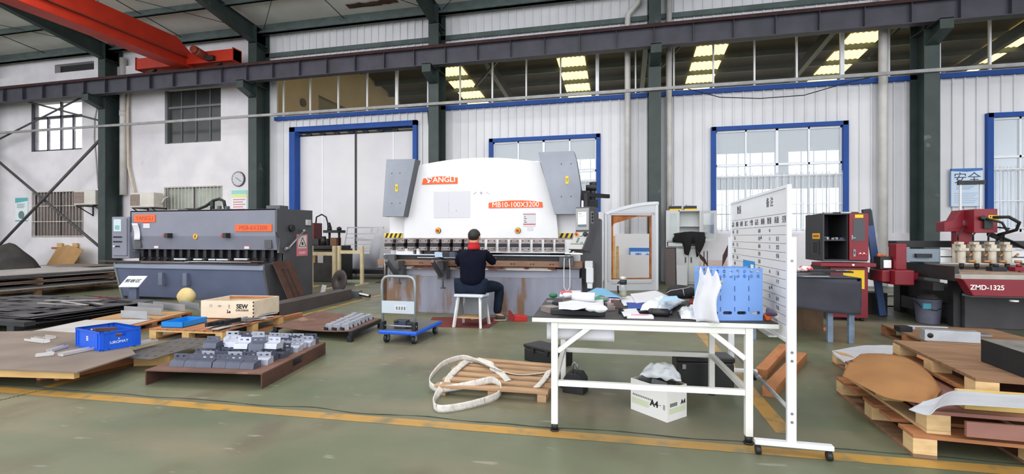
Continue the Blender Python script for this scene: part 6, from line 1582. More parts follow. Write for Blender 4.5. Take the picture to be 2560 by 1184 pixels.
for k in (1, 2, 3): m = MB(RB); m.bx(RW * k / 4 - .002, RW * k / 4 + .002, .006, RD - .006, .006, RH * .75); m.build('divider', rk)
random.seed(8)
for k in range(6):
    m = MB([WHITE, mat('glove_purple', (70, 56, 92), .8), DKSTEEL][k % 3]); m.box((0, 0, 0), (.05, .07, .05), (0, 0, 0))
    q = Vector((RW * (.12 + .25 * (k % 4)), .06 + .07 * (k // 4), 0)); q.rotate(Matrix.Rotation(rk.rotation_euler.z, 3, 'Z'))
    tag(m.build('small_carton', None, (rk0.x + q.x, rk0.y + q.y, TZ_ + .033), (0, 0, rk.rotation_euler.z), bevel=.003), 'small carton inside the light blue perforated rack', 'carton', 'cartons in the blue rack')
# gloves
def lump(name, label, cat, p, rx, ry, rz, m, sd, amp=.02, fr=14):
    b = MB(m); b.ball((0, 0, rz * .8), rx, ry, rz, 22, 14)
    for v in b.v:
        k = Vector(v); v.x += amp * nz(k.x * fr, k.y * fr, k.z * fr + sd); v.y += amp * nz(k.x * fr + 3, k.y * fr, k.z * fr + sd); v.z = max(0, v.z + amp * nz(k.x * fr, k.y * fr + 6, k.z * fr + sd))
    return tag(b.build(name, None, p), label, cat)
lump('work_glove', 'orange work glove lying right of the blue rack on the table', 'glove', tt(1919, 800, .002), .026, .03, .030, mat('glove_orange', (214, 92, 36), .8), 2, .014, 26)
lump('work_glove', 'dark purple work glove on top of the orange one', 'glove', tt(1927, 790, .055), .036, .03, .022, mat('glove_dark_purple', (66, 54, 76), .85), 5, .02, 22)
lump('work_glove', 'off white work glove at the right end of the work table', 'glove', tt(1947, 799, .002), .036, .03, .030, mat('glove_offwhite', (206, 202, 194), .9), 8, .016, 22)
# sheet hanging under the table top
A = Vector((-.51, 3.235, TZ_ - .045)); b = MB(PAPER)
b.surf(lambda u, v: (.45 * u, .006 * math.sin(u * 4) + .004 * (1 - v), -.115 * (1 - v)), 12, 4, .001); tag(b.build('hanging_sheet', None, A, (0, 0, TR)), 'white sheet hanging behind the front apron of the work table', 'paper')

# ================================================================== things under the table
p0, p1, p2 = fl(1392, 922), fl(1310, 899), fl(1420, 918)
d1 = p0 - p1; w = d1.length
tx = thing('tool_box', 'long black tool box on the floor behind the left table leg', 'box', (p1.x, p1.y, 0), math.atan2(d1.y, d1.x))
BPL = mat('black_plastic_box', (28, 28, 30), .4, 0, (38, 38, 40), 6, .5)
m = MB(BPL); m.bx(0, w, 0, .24, 0, .135); m.build('body', tx, bevel=.012)
m = MB(BPL); m.bx(-.006, w + .006, -.008, .246, .137, .172); m.build('lid', tx, bevel=.01)
for k in (.3, .72): m = MB(BPL); m.bx(w * k - .02, w * k + .02, -.016, -.002, .10, .155); m.build('latch', tx, bevel=.003)
p = fl(1432, 984)
sw = thing('steel_weight', 'dark steel block with lifting eye behind the left table leg', 'steel block', (p.x, p.y, 0), R(-12))
m = MB(DKSTEEL); m.prism([(-.09, 0), (.09, 0), (.085, .115), (.05, .165), (-.055, .165), (-.085, .115)], 'y', 0, .15); m.build('block', sw, bevel=.005)
m = MB(STEEL); m.tube([(-.02, .06, .165), (-.02, .06, .23), (0, .06, .25), (.02, .06, .23), (.02, .06, .165)], .009, 8); m.build('lifting_eye', sw)
p0, p1, p2 = fl(1668, 1056), fl(1577, 1021), fl(1705, 1032)
d1 = p0 - p1; w = d1.length; hh = .235; dpt = .22
a4 = thing('paper_carton', 'white A4 paper carton under the table filled with metal pieces', 'box', (p1.x, p1.y, 0), math.atan2(d1.y, d1.x))
CW = mat('carton_white', (232, 232, 230), .7, 0, (222, 220, 216), 3, .6)
for nm, q in (('front_panel', (0, w, 0, .005, 0, hh)), ('rear_panel', (0, w, dpt - .005, dpt, 0, hh)), ('end_panel', (0, .005, .005, dpt - .005, 0, hh)), ('end_panel', (w - .005, w, .005, dpt - .005, 0, hh)), ('bottom', (.005, w - .005, .005, dpt - .005, 0, .006))):
    m = MB(CW); m.bx(*q); o = m.build(nm, a4)
    if nm == 'front_panel': fpn = o
    if nm == 'end_panel': epn = o
m = MB(CARD); m.bx(.006, w - .006, dpt - .009, dpt - .006, .02, hh - .003); m.build('carton_lining', a4)
text('lettering', 'A4', .062, INK, fpn, (w * .66, -.0015, .10), off=.002); text('lettering', 'A4', .045, INK, epn, (w + .0015, dpt * .8, .115), (R(90), 0, R(90)), off=.001)
m = MB(mat('carton_green_print', (206, 214, 186), .7)); m.bx(.01, w * .52, -.001, 0, .055, .10); m.build('print_band', fpn)
m = MB(mat('carton_grey_print', (120, 122, 118), .7)); random.seed(2)
for k in range(12): m.bx(.02 + .016 * k, .03 + .016 * k, -.0016, -.0004, .115, .128)
m.bx(w * .80, w * .84, -.0016, 0, .10, .106); m.bx(w * .90, w * .915, -.0016, 0, .08, .115); m.bx(w * .93, w * .945, -.0016, 0, .08, .115); m.build('print_marks', fpn)
m = MB(mat('carton_green_print', (206, 214, 186), .7)); m.bx(w, w + .001, .02, dpt - .02, .05, .09); m.use(mat('carton_grey_print', (120, 122, 118), .7)); m.bx(w, w + .0016, .03, dpt * .5, .10, .125); m.build('print_band', epn)
def inbox(x, y, z): q = Vector((x, y, 0)); q.rotate(Matrix.Rotation(a4.rotation_euler.z, 3, 'Z')); return (p1.x + q.x, p1.y + q.y, z)
for k, (x, y, z, rx, ry, rz_) in enumerate([(.085, .07, .20, 10, 20, 5), (.20, .07, .205, -10, 12, -8), (.27, .14, .215, 5, -14, 80), (.12, .155, .20, 8, 5, 8)]):
    m = MB(MDARK); m.bx(-.055, .055, -.03, .03, -.006, .006); m.bx(-.055, .055, -.03, -.024, .006, .05); tag(m.build('steel_bracket', None, inbox(x, y, z), (R(rx), R(ry), R(rz_)), bevel=.002), 'dark steel bracket sticking out of the A4 carton under the table', 'bracket', 'brackets in the A4 carton')
b = MB(PLB)
q = inbox(.17, .15, .245); b.surf(lambda u, v: (.30 * (u - .5) * (1 - .2 * v), .16 * (v - .5), .02 + .10 * math.sin(math.pi * min(1, v * 1.1)) ** .7 * (math.sin(math.pi * u) ** .5) + .025 * nz(u * 7, v * 7, 3)), 26, 20, .002)
tag(b.build('plastic_bag', None, q, (0, 0, R(-15))), 'white plastic bag lying on the metal pieces in the A4 carton', 'plastic bag')
a, c_ = fl(1693, 966), fl(1836, 971); dd = c_ - a; w = dd.length
t2 = thing('tool_box', 'wide black box on the floor under the table behind the A4 carton', 'box', (a.x, a.y, 0), math.atan2(dd.y, dd.x))
m = MB(BPL); m.bx(0, w, 0, .22, 0, .215); m.build('body', t2, bevel=.01); m = MB(BPL); m.bx(-.006, w + .006, -.008, .226, .217, .262); m.build('lid', t2, bevel=.01)
m = MB(GALV); m.bx(.04, .07, -.018, -.008, .16, .2); m.build('latch', t2)
# small pallet with lifting sling
q = [fl(1090, 962, .09), fl(1374, 980, .09), fl(1404, 910, .09), fl(1160, 891, .09)]
c = sum(q, Vector()) / 4; Q = [v - c for v in q]
sp = thing('pallet', 'small slatted pallet with a white lifting sling, left of the table', 'pallet', (c.x, c.y, 0))
WDS = mat('pallet_slat_wood', (188, 152, 116), .75, 0, (150, 118, 90), 3, .8, stretch=(1, 7, 7), wear=(126, 108, 94), wear_at=.62)
def qq(u, v, z): p = Q[0].lerp(Q[1], u).lerp(Q[3].lerp(Q[2], u), v); return Vector((p.x, p.y, z))
for k in range(6):
    v0, v1 = k / 5.55, k / 5.55 + .105; j = .015 * ((k * 7) % 3 - 1)
    vs = [qq(0 + j, v0, .09), qq(1 + j, v0, .09), qq(1 + j, v1, .09), qq(0 + j, v1, .09)]; vs += [v - Vector((0, 0, .02)) for v in vs]
    m = MB(WDS); m.add(vs, [(0, 1, 2, 3), (7, 6, 5, 4), (0, 4, 5, 1), (1, 5, 6, 2), (2, 6, 7, 3), (3, 7, 4, 0)]); m.build('deck_slat', sp, bevel=.002)
for u in (.04, .5, .93):
    m = MB(WDS); m.bar(qq(u, .02, .035), qq(u, .98, .035), .07, .068); m.build('bearer', sp)
SLG = mat('sling_webbing', (214, 210, 204), .85, 0, (182, 176, 168), 14, .7, stretch=(3, 3, 1), bump=.4, wear=(150, 134, 116), wear_at=.64)
def ribbon(mb, pts, w, n=8):
    """webbing through points (px, py, z, tilt): tilt 0 lies flat, 1 stands on edge"""
    P = [(fl(a, b_, z), z, t) for a, b_, z, t in pts]; S = []
    for i in range(len(P) - 1):
        p0, p1, p2, p3 = P[max(i - 1, 0)][0], P[i][0], P[i + 1][0], P[min(i + 2, len(P) - 1)][0]
        for k in range(n):
            t = k / n; S.append((.5 * ((2 * p1) + (p2 - p0) * t + (2 * p0 - 5 * p1 + 4 * p2 - p3) * t * t + (3 * p1 - p0 - 3 * p2 + p3) * t ** 3), P[i][2] + (P[i + 1][2] - P[i][2]) * t))
    S.append((P[-1][0], P[-1][2])); rows = []
    for i, (p, t) in enumerate(S):
        d = (S[min(i + 1, len(S) - 1)][0] - S[max(i - 1, 0)][0]); d.z = 0; d.normalize(); side = Vector((-d.y, d.x, 0)); a = t * math.pi / 2
        e = side * math.cos(a) + Vector((0, 0, 1)) * math.sin(a); rows.append((p, e))
    N = len(rows) - 1
    def f(u, v):
        p, e = rows[min(N, int(round(u * N)))]; return p + e * (w * (v - (.5 if abs(e.z) < .5 else 0)))
    mb.surf(f, N, 3, .006)
m = MB(SLG)
ribbon(m, [(1376, 928, .10, .1), (1300, 935, .10, .2), (1243, 924, .10, .4), (1200, 908, .11, .6), (1157, 900, .12, .9), (1110, 915, .11, 1), (1080, 945, .06, 1), (1074, 968, .03, 1), (1100, 980, .03, 1), (1160, 972, .06, 1), (1205, 962, .095, 1), (1232, 958, .10, 1), (1250, 972, .06, 1), (1243, 996, .02, 1), (1180, 1018, .005, 1), (1110, 1030, .004, 1), (1086, 1022, .004, 1), (1093, 1000, .01, .8), (1112, 970, .06, .4), (1125, 940, .10, .2), (1150, 915, .115, .2), (1175, 900, .115, .3), (1215, 912, .115, .4), (1250, 930, .10, .2), (1270, 950, .10, .1)], .055)
ribbon(m, [(1372, 924, .118, .3), (1362, 944, .10, .15), (1342, 966, .10, .1)], .06)
tag(m.build('lifting_sling'), 'white webbing lifting sling looped over the small pallet onto the floor', 'sling')

# ================================================================== whiteboard on its wheeled stand
wx, wy0, wy1 = .965, 3.17, 4.74
wb = thing('whiteboard', 'mobile whiteboard with handwritten table, seen at a slant right of the work table', 'whiteboard', (wx, wy0, 0))
BL = wy1 - wy0; bz0, bz1 = .665, 1.615
WBD = mat('whiteboard_surface', (226, 226, 228), .22, 0, (212, 212, 214), 1.2, .6)
m = MB(WBD); m.bx(-.006, .006, .02, BL - .02, bz0 + .015, bz1 - .015); sf = m.build('board', wb)
m = MB(ALU); m.bx(-.012, .012, 0, .025, bz0, bz1); m.bx(-.012, .012, BL - .025, BL, bz0, bz1); m.bx(-.012, .012, .025, BL - .025, bz1 - .018, bz1); m.bx(-.012, .012, .025, BL - .025, bz0, bz0 + .018); m.build('board_frame', wb)
for y in (-.03, BL + .03):
    m = MB(ALU); m.bx(-.025, .025, y - .014, y + .014, .09, 1.30); pst = m.build('post', wb, bevel=.002)
    if y < 0:
        for z in (1.16, .62, .57, .26, .21): m = MB(STEEL); m.cyl((0, y - .014, z), (0, y - .018, z), .008, n=10); m.build('bolt', pst)
    m = MB(ALU); m.bx(-.20, .22, y - .022, y + .022, .062, .09); fb_ = m.build('foot', wb, bevel=.003)
    for x in (-.18, .20):
        m = MB(BLACK); m.bx(x - .012, x + .012, y - .012, y + .012, .04, .062); m.cyl((x - .014, y, .026), (x + .014, y, .026), .026, n=16); m.build('caster', fb_)
m = MB(GALV); m.cyl((.0, -.01, .27), (.0, BL + .01, .27), .013, n=12); m.cyl((.0, BL * .42, .27), (.0, BL * .47, .27), .018, n=12); m.build('stretcher_tube', wb)
m = MB(ALU); m.bx(-.06, -.012, .2, BL - .2, bz0 - .005, bz0 + .004); m.build('pen_tray', wb)
MARK = mat('marker_grey', (96, 98, 104), .6); MARKD = mat('marker_black', (38, 38, 42), .6)
rows = [bz1 - .17, bz1 - .245] + [bz1 - .245 - .055 * k for k in range(1, 12)]
m = MB(MARK)
for z in rows: m.bx(-.0068, -.006, .03, BL - .03, z - .0012, z + .0012)
m.build('ruled_line', sf)
def wtext(s_, y, z, sz, mm=MARKD): text('lettering', s_, sz, mm, sf, (-.0072, y, z), (R(90), 0, R(-90)), .0003)
wtext('数量', BL * .80, bz1 - .09, .075); wtext('备 注', BL * .24, bz1 - .085, .07)
for k, s_ in enumerate(['品名', '规格', '材质', '加工', '个数', '品名', '规格', '数量', '表面', '交期']): wtext(s_, BL * (.945 - .10 * k), bz1 - .208, .048)
random.seed(77)
han = '平板支架侧盖门底座面封'
for r_ in range(1, len(rows) - 1):
    z = (rows[r_] + rows[r_ + 1]) / 2
    for y in ((.94, .84) if r_ % 2 else (.90,)): wtext(random.choice(han) + random.choice(han), BL * y, z, .034, MARK)
    for y in (.40, .24, .13): 
        if random.random() < .75: wtext(random.choice(han) + random.choice(han) if y != .24 else random.choice(['件', '完', '12', '8', '40']), BL * y, z, .032, MARK)
m = MB(MARKD)
for y, z in ((.36, bz1 - .33), (.37, bz1 - .62), (.2, bz1 - .66)): m.prism([(BL * y, z), (BL * y + .03, z + .005), (BL * y + .012, z + .028)], 'x', -.0072, -.006)
m.build('ink_blot', sf)
m = MB(mat('sheet_bright_blue', (40, 140, 208), .5)); m.bx(-.011, -.0075, BL * .48, BL * .70, .88, 1.115); pt = m.build('taped_sheet', wb); lbl(pt, 'bright blue taped sheet')
m = MB(WHITE); m.bx(-.0125, -.011, BL * .49, BL * .54, 1.04, 1.09); m.build('sheet_print', pt)
# orange timber pair behind the whiteboard foot
for i, (a, c_, lab) in enumerate([((1922, 992), (2004, 900), 'orange timber on the floor behind the whiteboard post, nearest of the pair'), ((1903, 945), (1962, 878), 'orange timber on the floor behind the whiteboard post, rear one of the pair')]):
    beam(lab, a, c_, 0.0, .085, .10, WOODO)
# ================================================================== middle of the wall: loose door, cabinets, boards
p0, p1 = fl(1511, 726), fl(1645, 724); dd = p1 - p0; w = dd.length
ad = thing('machine_door', 'pale grey loose door with arched top and open window, standing right of the bending press', 'door panel', (p0.x, p0.y, 0), math.atan2(dd.y, dd.x))
dm = p0.length * 0 + (fl(1578, 725) - Vector((0, 0, 0))).dot(FW); pxm = dm / F
def dz(py): return H + (CY - py) * pxm
zl, zr = dz(531), dz(503)
arc = [(w * t, zl + (zr - zl) * math.sin(t * math.pi / 2) ** .9) for t in [k / 14 for k in range(15)]]
wx0, wx1, wz0, wz1 = w * (1527 - 1511) / 134, w * (1627 - 1511) / 134, dz(697), dz(538)
m = MB(LGREY)
m.bx(0, wx0, -.03, .03, 0, zl); m.bx(wx1, w, -.03, .03, 0, zl); m.bx(wx0, wx1, -.03, .03, 0, wz0)
for (x0, z0), (x1, z1) in zip(arc, arc[1:]):
    zb = wz1 if wx0 - .05 < (x0 + x1) / 2 < wx1 + .05 else zl - .0
    if z1 > zb + .001: m.prism([(x0, min(zb, z0)), (x1, min(zb, z1)), (x1, z1), (x0, z0)], 'y', -.03, .03)
pn_ = m.build('door_frame', ad)
m = MB(mat('door_rim_pale', (222, 224, 230), .4))
for (x0, z0), (x1, z1) in zip(arc, arc[1:]): m.bar((x0, -.04, z0 - .05), (x1, -.04, z1 - .05), .02, .05)
m.bar((w - .05, -.04, 0), (w - .05, -.04, zr - .05), .05, .02, up=(0, 1, 0)); m.bar((.02, -.04, 0), (.02, -.04, zl - .03), .04, .02, up=(0, 1, 0)); m.build('rim', ad)
m = MB(mat('seal_orange_brown', (186, 116, 58), .8, 0, (140, 74, 44), 5, .8)); t = .045
m.bx(wx0, wx0 + t, -.036, .0, wz0, wz1); m.bx(wx1 - t, wx1, -.036, 0, wz0, wz1); m.bx(wx0, wx1, -.036, 0, wz0, wz0 + .03); m.bx(wx0, wx1, -.036, 0, wz1 - .03, wz1); m.prism([(wx0, wz1), (wx0, wz1 - .28), (wx0 + .08, wz1 - .20), (wx0 + .65, wz1 - .03), (wx0 + .65, wz1)], 'y', -.036, 0)
lbl(m.build('window_seal', ad), 'torn orange brown window seal')
m = MB(mat('door_bead', (196, 198, 204), .4)); g = .05
m.bx(wx0 - g * 2, wx0 - g, -.045, -.03, wz0 - .05, wz1 + .05); m.bx(wx1 + g * .2, wx1 + g, -.045, -.03, wz0 - .05, wz1 + .05); m.bx(wx0, wx1, -.045, -.03, wz1 + .04, wz1 + .10); m.bx(wx0, wx1, -.045, -.03, wz0 - .10, wz0 - .04); m.build('window_bead', ad)
a, c_ = fl(1497, 727), fl(1510, 727)
nd_ = thing('side_guard', 'narrow grey guard frame with rusty inner edge beside the loose arched door', 'guard', (a.x, a.y - .1, 0), R(8)); zt = dz(531)
m = MB(LGREY); m.bx(.0, .10, 0, .05, 0, zt); m.build('upright', nd_); m = MB(RUSTDK); m.bx(-.07, -.005, .01, .05, 0, zt - .03); lbl(m.build('edge_strip', nd_), 'rusty edge strip')
m = MB(PVC); m.bx(-.17, -.075, .03, .05, zt * .28, zt * .72); m.build('inner_panel', nd_); m = MB(DKSTEEL); m.bx(.02, .06, -.01, 0, zt * .18, zt * .24); m.bx(.02, .06, -.01, 0, zt * .33, zt * .39); m.build('hinge', nd_)
def board_at(name, label, cat, px0, px1, py_top, py_bot, Y, m, lean=.12, th=.02, bot=None):
    A = at(px0, py_bot, Y); C_ = at(px1, py_bot, Y); zt = at((px0 + px1) / 2, py_top, Y + lean).z; z0 = max(0.0, A.z) if bot is None else bot
    b = MB(m); w = C_.x - A.x; v4 = [Vector((0, 0, z0)), Vector((w, 0, z0)), Vector((w, lean, zt)), Vector((0, lean, zt))]
    b.add(v4 + [v + Vector((0, -th, 0)) for v in v4], [(0, 1, 2, 3), (7, 6, 5, 4), (0, 4, 5, 1), (1, 5, 6, 2), (2, 6, 7, 3), (3, 7, 4, 0)])
    return tag(b.build(name, None, (A.x, Y, 0)), label, cat)
board_at('board', 'pale grey board leaning on the wall, lower one seen through the loose door window', 'board', 1548, 1626, 637, 712, 13.35, mat('board_pale_grey', (206, 202, 204), .7), .2, .02, 0.0)
bb = board_at('sign_board', 'blue and white sign board leaning behind the pale boards, seen through the loose door window', 'sign', 1573, 1640, 618, 712, 13.5, mat('sign_pale_blue', (196, 214, 236), .5), .2, .02, 0.0)
zt = at(1606, 618, 13.7).z; wbb = at(1640, 700, 13.5).x - at(1573, 700, 13.5).x
m = MB(mat('sign_blue', (46, 112, 190), .5)); m.bx(0, wbb, -.03, -.025, zt - .10, zt - .01); m.bx(0, .03, -.03, -.025, .1, zt - .1); o = m.build('sign_band', bb, (0, .16, 0))
text('lettering', '青 益', .22, mat('sign_blue', (46, 112, 190), .5), bb, (wbb * .55, .125, zt - .26))
for i, (a, b_, top, lab) in enumerate([(1532, 1538, 590, 'thin wooden board leaning upright, leftmost inside the loose door window'), (1540, 1547, 615, 'thin wooden board leaning upright, second inside the loose door window')]):
    board_at('wood_board', lab, 'board', a, b_, top, 712, 13.05 + .1 * i, WOODP, .15, .06, 0.0)
board_at('board', 'large pale board leaning on the wall behind the loose door', 'board', 1533, 1628, 584, 712, 13.7, mat('board_pale_white', (216, 214, 216), .7), .1, .015, 0.0)
# wall cabinet with an open door
YC = 14.0; a, c_ = at(1665, 618, YC), at(1752, 525, YC)
cw_ = c_.x - a.x; ch = at(1708, 525, YC).z - a.z
wc = thing('hanging_cabinet', 'pale grey steel wall cabinet with its right door open, left of the window', 'cabinet', (a.x, YC, a.z))
CAB = mat('cabinet_pale_grey', (204, 206, 206), .45, 0, (192, 194, 194), 2, .6)
m = MB(CAB); dp = .30
m.bx(0, .03, 0, dp, 0, ch); m.bx(cw_ - .03, cw_, 0, dp, 0, ch); m.bx(.03, cw_ - .03, 0, dp, ch - .03, ch); m.bx(.03, cw_ - .03, 0, dp, 0, .03); m.bx(.03, cw_ - .03, dp - .01, dp, .03, ch - .03); m.bx(.03, cw_ - .03, 0, dp, ch * .15, ch * .15 + .03); m.bx(cw_ * .36, cw_ * .36 + .03, 0, .05, .05, ch); m.build('body', wc)
m = MB(CAB); m.bx(.03, cw_ - .03, .06, dp - .02, ch * .56, ch * .58); m.build('shelf', wc)
m = MB(CAB); m.bx(.05, cw_ * .48, -.02, 0, .03, ch * .14); dr_ = m.build('drawer', wc, bevel=.003); m = MB(INK); m.bx(.05, cw_ * .48, -.022, -.018, ch * .135, ch * .145); m.bx(.05, cw_ * .48, -.022, -.018, .02, .032); m.bx(.045, .055, -.022, -.018, .02, ch * .145); m.bx(cw_ * .475, cw_ * .485, -.022, -.018, .02, ch * .145); m.build('drawer_gap', dr_)
m = MB(CAB); m.bx(.03, .10, .0, .02, ch * .17, ch - .03); m.bx(cw_ * .30, cw_ * .36, 0, .02, ch * .17, ch - .03); m.bx(.1, cw_ * .3, 0, .02, ch - .10, ch - .03); m.bx(.1, cw_ * .3, 0, .02, ch * .17, ch * .23); d_l = m.build('glass_door', wc)
m = MB(glass('cabinet_glass', .25, (225, 235, 230))); m.bx(.1, cw_ * .3, .008, .012, ch * .23, ch - .1); m.build('pane', d_l)
m = MB(CAB); L_ = .44; ca, sa = math.cos(R(35)), math.sin(R(35))
def dq(u, z, o=0): return (cw_ + u * L_ * ca, -u * L_ * sa - o, z)
for u0, u1, z0, z1 in ((0, .16, ch * .17, ch - .03), (.84, 1, ch * .17, ch - .03), (.16, .84, ch - .1, ch - .03), (.16, .84, ch * .17, ch * .24)):
    v4 = [Vector(dq(u0, z0)), Vector(dq(u1, z0)), Vector(dq(u1, z1)), Vector(dq(u0, z1))]; m.add(v4 + [v + Vector((.01, .02, 0)) for v in v4], [(0, 1, 2, 3), (7, 6, 5, 4), (0, 4, 5, 1), (1, 5, 6, 2), (2, 6, 7, 3), (3, 7, 4, 0)])
d_r = m.build('glass_door', wc); m = MB(glass('cabinet_glass2', .25, (225, 235, 230))); v4 = [Vector(dq(.16, ch * .24)), Vector(dq(.84, ch * .24)), Vector(dq(.84, ch - .1)), Vector(dq(.16, ch - .1))]
m.add(v4, [(0, 1, 2, 3)]); m.build('pane', d_r)
for i, (x, mm) in enumerate(((.10, YEL), (.50, YEL))):
    t = thing('parts_box', ['black and yellow parts box on the wall cabinet, left one', 'black and yellow parts box on the wall cabinet, right one'][i], 'box', (a.x + x, YC + .08, a.z + ch + .001))
    m = MB(YEL); m.bx(0, .32, 0, .2, 0, .045); m.build('box_base', t, bevel=.003); m = MB(BLACK); m.bx(0, .32, 0, .2, .046, .12); m.build('box_lid', t, bevel=.003); m = MB(PAPER); m.box((.16, .1, .135), (.22, .15, .025), (R(4), R(5), R(8))); m.build('slip', t)
b = MB(mat('cloth_black', (18, 18, 20), .9, 0, (28, 28, 30), 8, .5, bump=.3)); cz = at(1725, 590, YC - .1)
def cloth(u, v):
    x = -.42 + .84 * u; top = .12 - .25 * (x - .05) ** 2; d = .22 + (.75 if u > .72 else .42 if .3 < u < .5 else .1) * math.sin(math.pi * min(1, max(0, (u - .02) * 1.1)))
    return (x + .03 * math.sin(v * 6 + u * 9), -.05 * math.sin(v * 3) - .03 * math.sin(u * 17), top - d * v)
b.surf(cloth, 34, 14, .02); tag(b.build('black_cloth', None, (cz.x, YC - .035, cz.z)), 'black cloth hanging out of the open wall cabinet', 'cloth')
# floor cabinet and boards below it
Yf = 14.05; a = at(1690, 702, Yf); c_ = at(1752, 702, Yf); fcw = c_.x - a.x; fz = at(1720, 619, Yf).z
fc = thing('floor_cabinet', 'low pale grey two-door steel cabinet under the wall cabinet', 'cabinet', (a.x, Yf, 0))
m = MB(CAB); m.bx(0, fcw, 0.02, .45, 0, fz); m.build('body', fc, bevel=.004)
for k in (0, 1):
    m = MB(CAB); m.bx(fcw * .5 * k + .01, fcw * .5 * (k + 1) - .005, 0, .018, .06, fz - .03); d_ = m.build('door', fc, bevel=.003)
    x = fcw * .5 + (-.10 if k == 0 else .05); m = MB(STEEL); m.bx(x, x + .05, -.012, 0, fz * .58, fz * .75); m.use(DKSTEEL); m.bx(x + .015, x + .035, -.015, -.012, fz * .6, fz * .73); m.build('handle', d_)
board_at('board', 'dark brown board leaning left of the low steel cabinet', 'board', 1664, 1689, 620, 703, 13.75, mat('board_dark_brown', (84, 72, 70), .6), .2, .02, 0.0)
board_at('board', 'short pale grey panel leaning on the front of the low steel cabinet', 'board', 1692, 1718, 662, 703, 13.75, mat('panel_pale_grey2', (186, 186, 188), .5), .12, .02, 0.0)
board_at('board', 'pinkish board with dark leaf shapes standing under the barred window', 'board', 1753, 1820, 650, 703, 13.9, mat('board_pinkish', (202, 182, 176), .7), .15, .02, 0.0)
c = at(1800, 668, 13.5); b = MB(mat('leaf_dark_brown', (64, 40, 38), .7))
for k, (x, tl_, h) in enumerate(((-.28, -.5, .45), (.05, .25, .62), (.4, -.2, .5), (.7, .3, .5))): b.add([(x, 0, 0), (x + tl_ * .3 + .06, -.01, h * .5), (x + tl_ * .6, 0, h), (x + tl_ * .3 - .06, .01, h * .5)], [(0, 1, 2, 3)])
lf = b.build('foliage', None, (c.x, 13.5, .62)); lf.modifiers.new('thick', 'SOLIDIFY').thickness = .01
pot = thing('potted_plant', 'dried plant with dark brown leaves in a box before the pinkish board', 'plant', (c.x + .2, 13.5, 0)); lf.parent = pot; lf.location = (-.2, 0, .5)
m = MB(MDARK); m.prism([(-.35, 0), (.55, 0), (.6, .51), (-.4, .51)], 'y', -.15, .15); m.build('planter', pot)
wl = at(1760, 672, 13.2); m = MB(DKSTEEL); m.tube([(0, 0, 0), (.0, 0, at(1757, 628, 13.2).z), (.08, 0, at(1757, 627, 13.2).z), (.085, 0, 0)], .012, 6); tag(m.build('wire_loop', None, (wl.x, 13.2, 0)), 'tall thin steel wire loop standing left of the pinkish board', 'wire')

# pipes and cables on the panelled wall
PV = lambda px, Y: ax(px, Y)
x = PV(1569, WY - .165)
pipe('rain_pipe', 'white rain pipe with offset top, left of the middle column', 'pipe', [(x, WY - .165, .02), (x, WY - .165, 7.6), (x + .02, WY - .165, 7.8), (x + .30, WY - .165, 8.1), (x + .33, WY - .165, 8.25)], .085, PVC, 14)
x = PV(1672, WY - .13); pipe('rain_pipe', 'straight white rain pipe right of the middle column', 'pipe', [(x, WY - .165, .02), (x, WY - .165, 8.25)], .085, PVC, 14)
x = PV(2205, WY - .13); pipe('rain_pipe', 'straight white rain pipe left of the far right column', 'pipe', [(x, WY - .185, .02), (x, WY - .185, 8.25)], .105, PVC, 14)
pipe('power_cable', 'black cable hanging beside the column left of the bending press', 'cable', [at(1070, 278, 14.0), at(1072, 310, 14.3), at(1077, 350, 14.5), at(1082, 380, 14.54)], .022, CABLE, 7)
pipe('power_cable', 'thick black cable running down the right flank of the far right column', 'cable', [at(2346, 196, 14.0), at(2342, 240, 14.25), at(2338, 290, 14.4), at(2342, 340, 14.5), at(2340, 385, 14.53), at(2334, 420, 14.53)], .04, CABLE, 8)
pipe('sagging_cable', 'thin grey cable sagging under the conduit left of the far right column', 'cable', [at(1720, 222, 13.8), at(1800, 243, 13.8), at(1900, 246, 13.8), at(2010, 238, 13.8), at(2120, 206, 13.8), at(2180, 192, 13.82)], .012, CABLE, 6)
# safety poster
Y = WY - .03; a, c_ = at(2374, 516, Y), at(2455, 421, Y); w, h = c_.x - a.x, at(2415, 421, Y).z - a.z
t = thing('poster', 'pale blue safety poster with large dark characters beside the far right window', 'poster', (a.x, Y, a.z))
m = MB(mat('poster_pale_blue', (206, 222, 240), .5)); m.bx(0, w, -.03, -.015, 0, h); m.build('sheet', t)
m = MB(mat('poster_blue', (58, 110, 186), .5)); m.prism([(0, h), (w, h), (w, h * .94), (w * .5, h * .91), (0, h * .94)], 'y', -.034, -.03); m.bx(0, .015, -.034, -.03, 0, h); m.build('colour_band', t)
text('lettering', '安全', .30, mat('poster_ink_blue', (46, 66, 96), .6), t, (w * .52, -.031, h * .73))
m = MB(mat('poster_grey_blue', (150, 172, 198), .6))
for k in range(3): m.bx(w * .18, w * (.82 - .1 * k), -.033, -.03, h * (.55 - .05 * k), h * (.57 - .05 * k))
for k in range(6): m.bx(w * .12, w * (.85 - .05 * (k % 3)), -.033, -.03, h * (.34 - .05 * k), h * (.352 - .05 * k))
m.build('print', t)

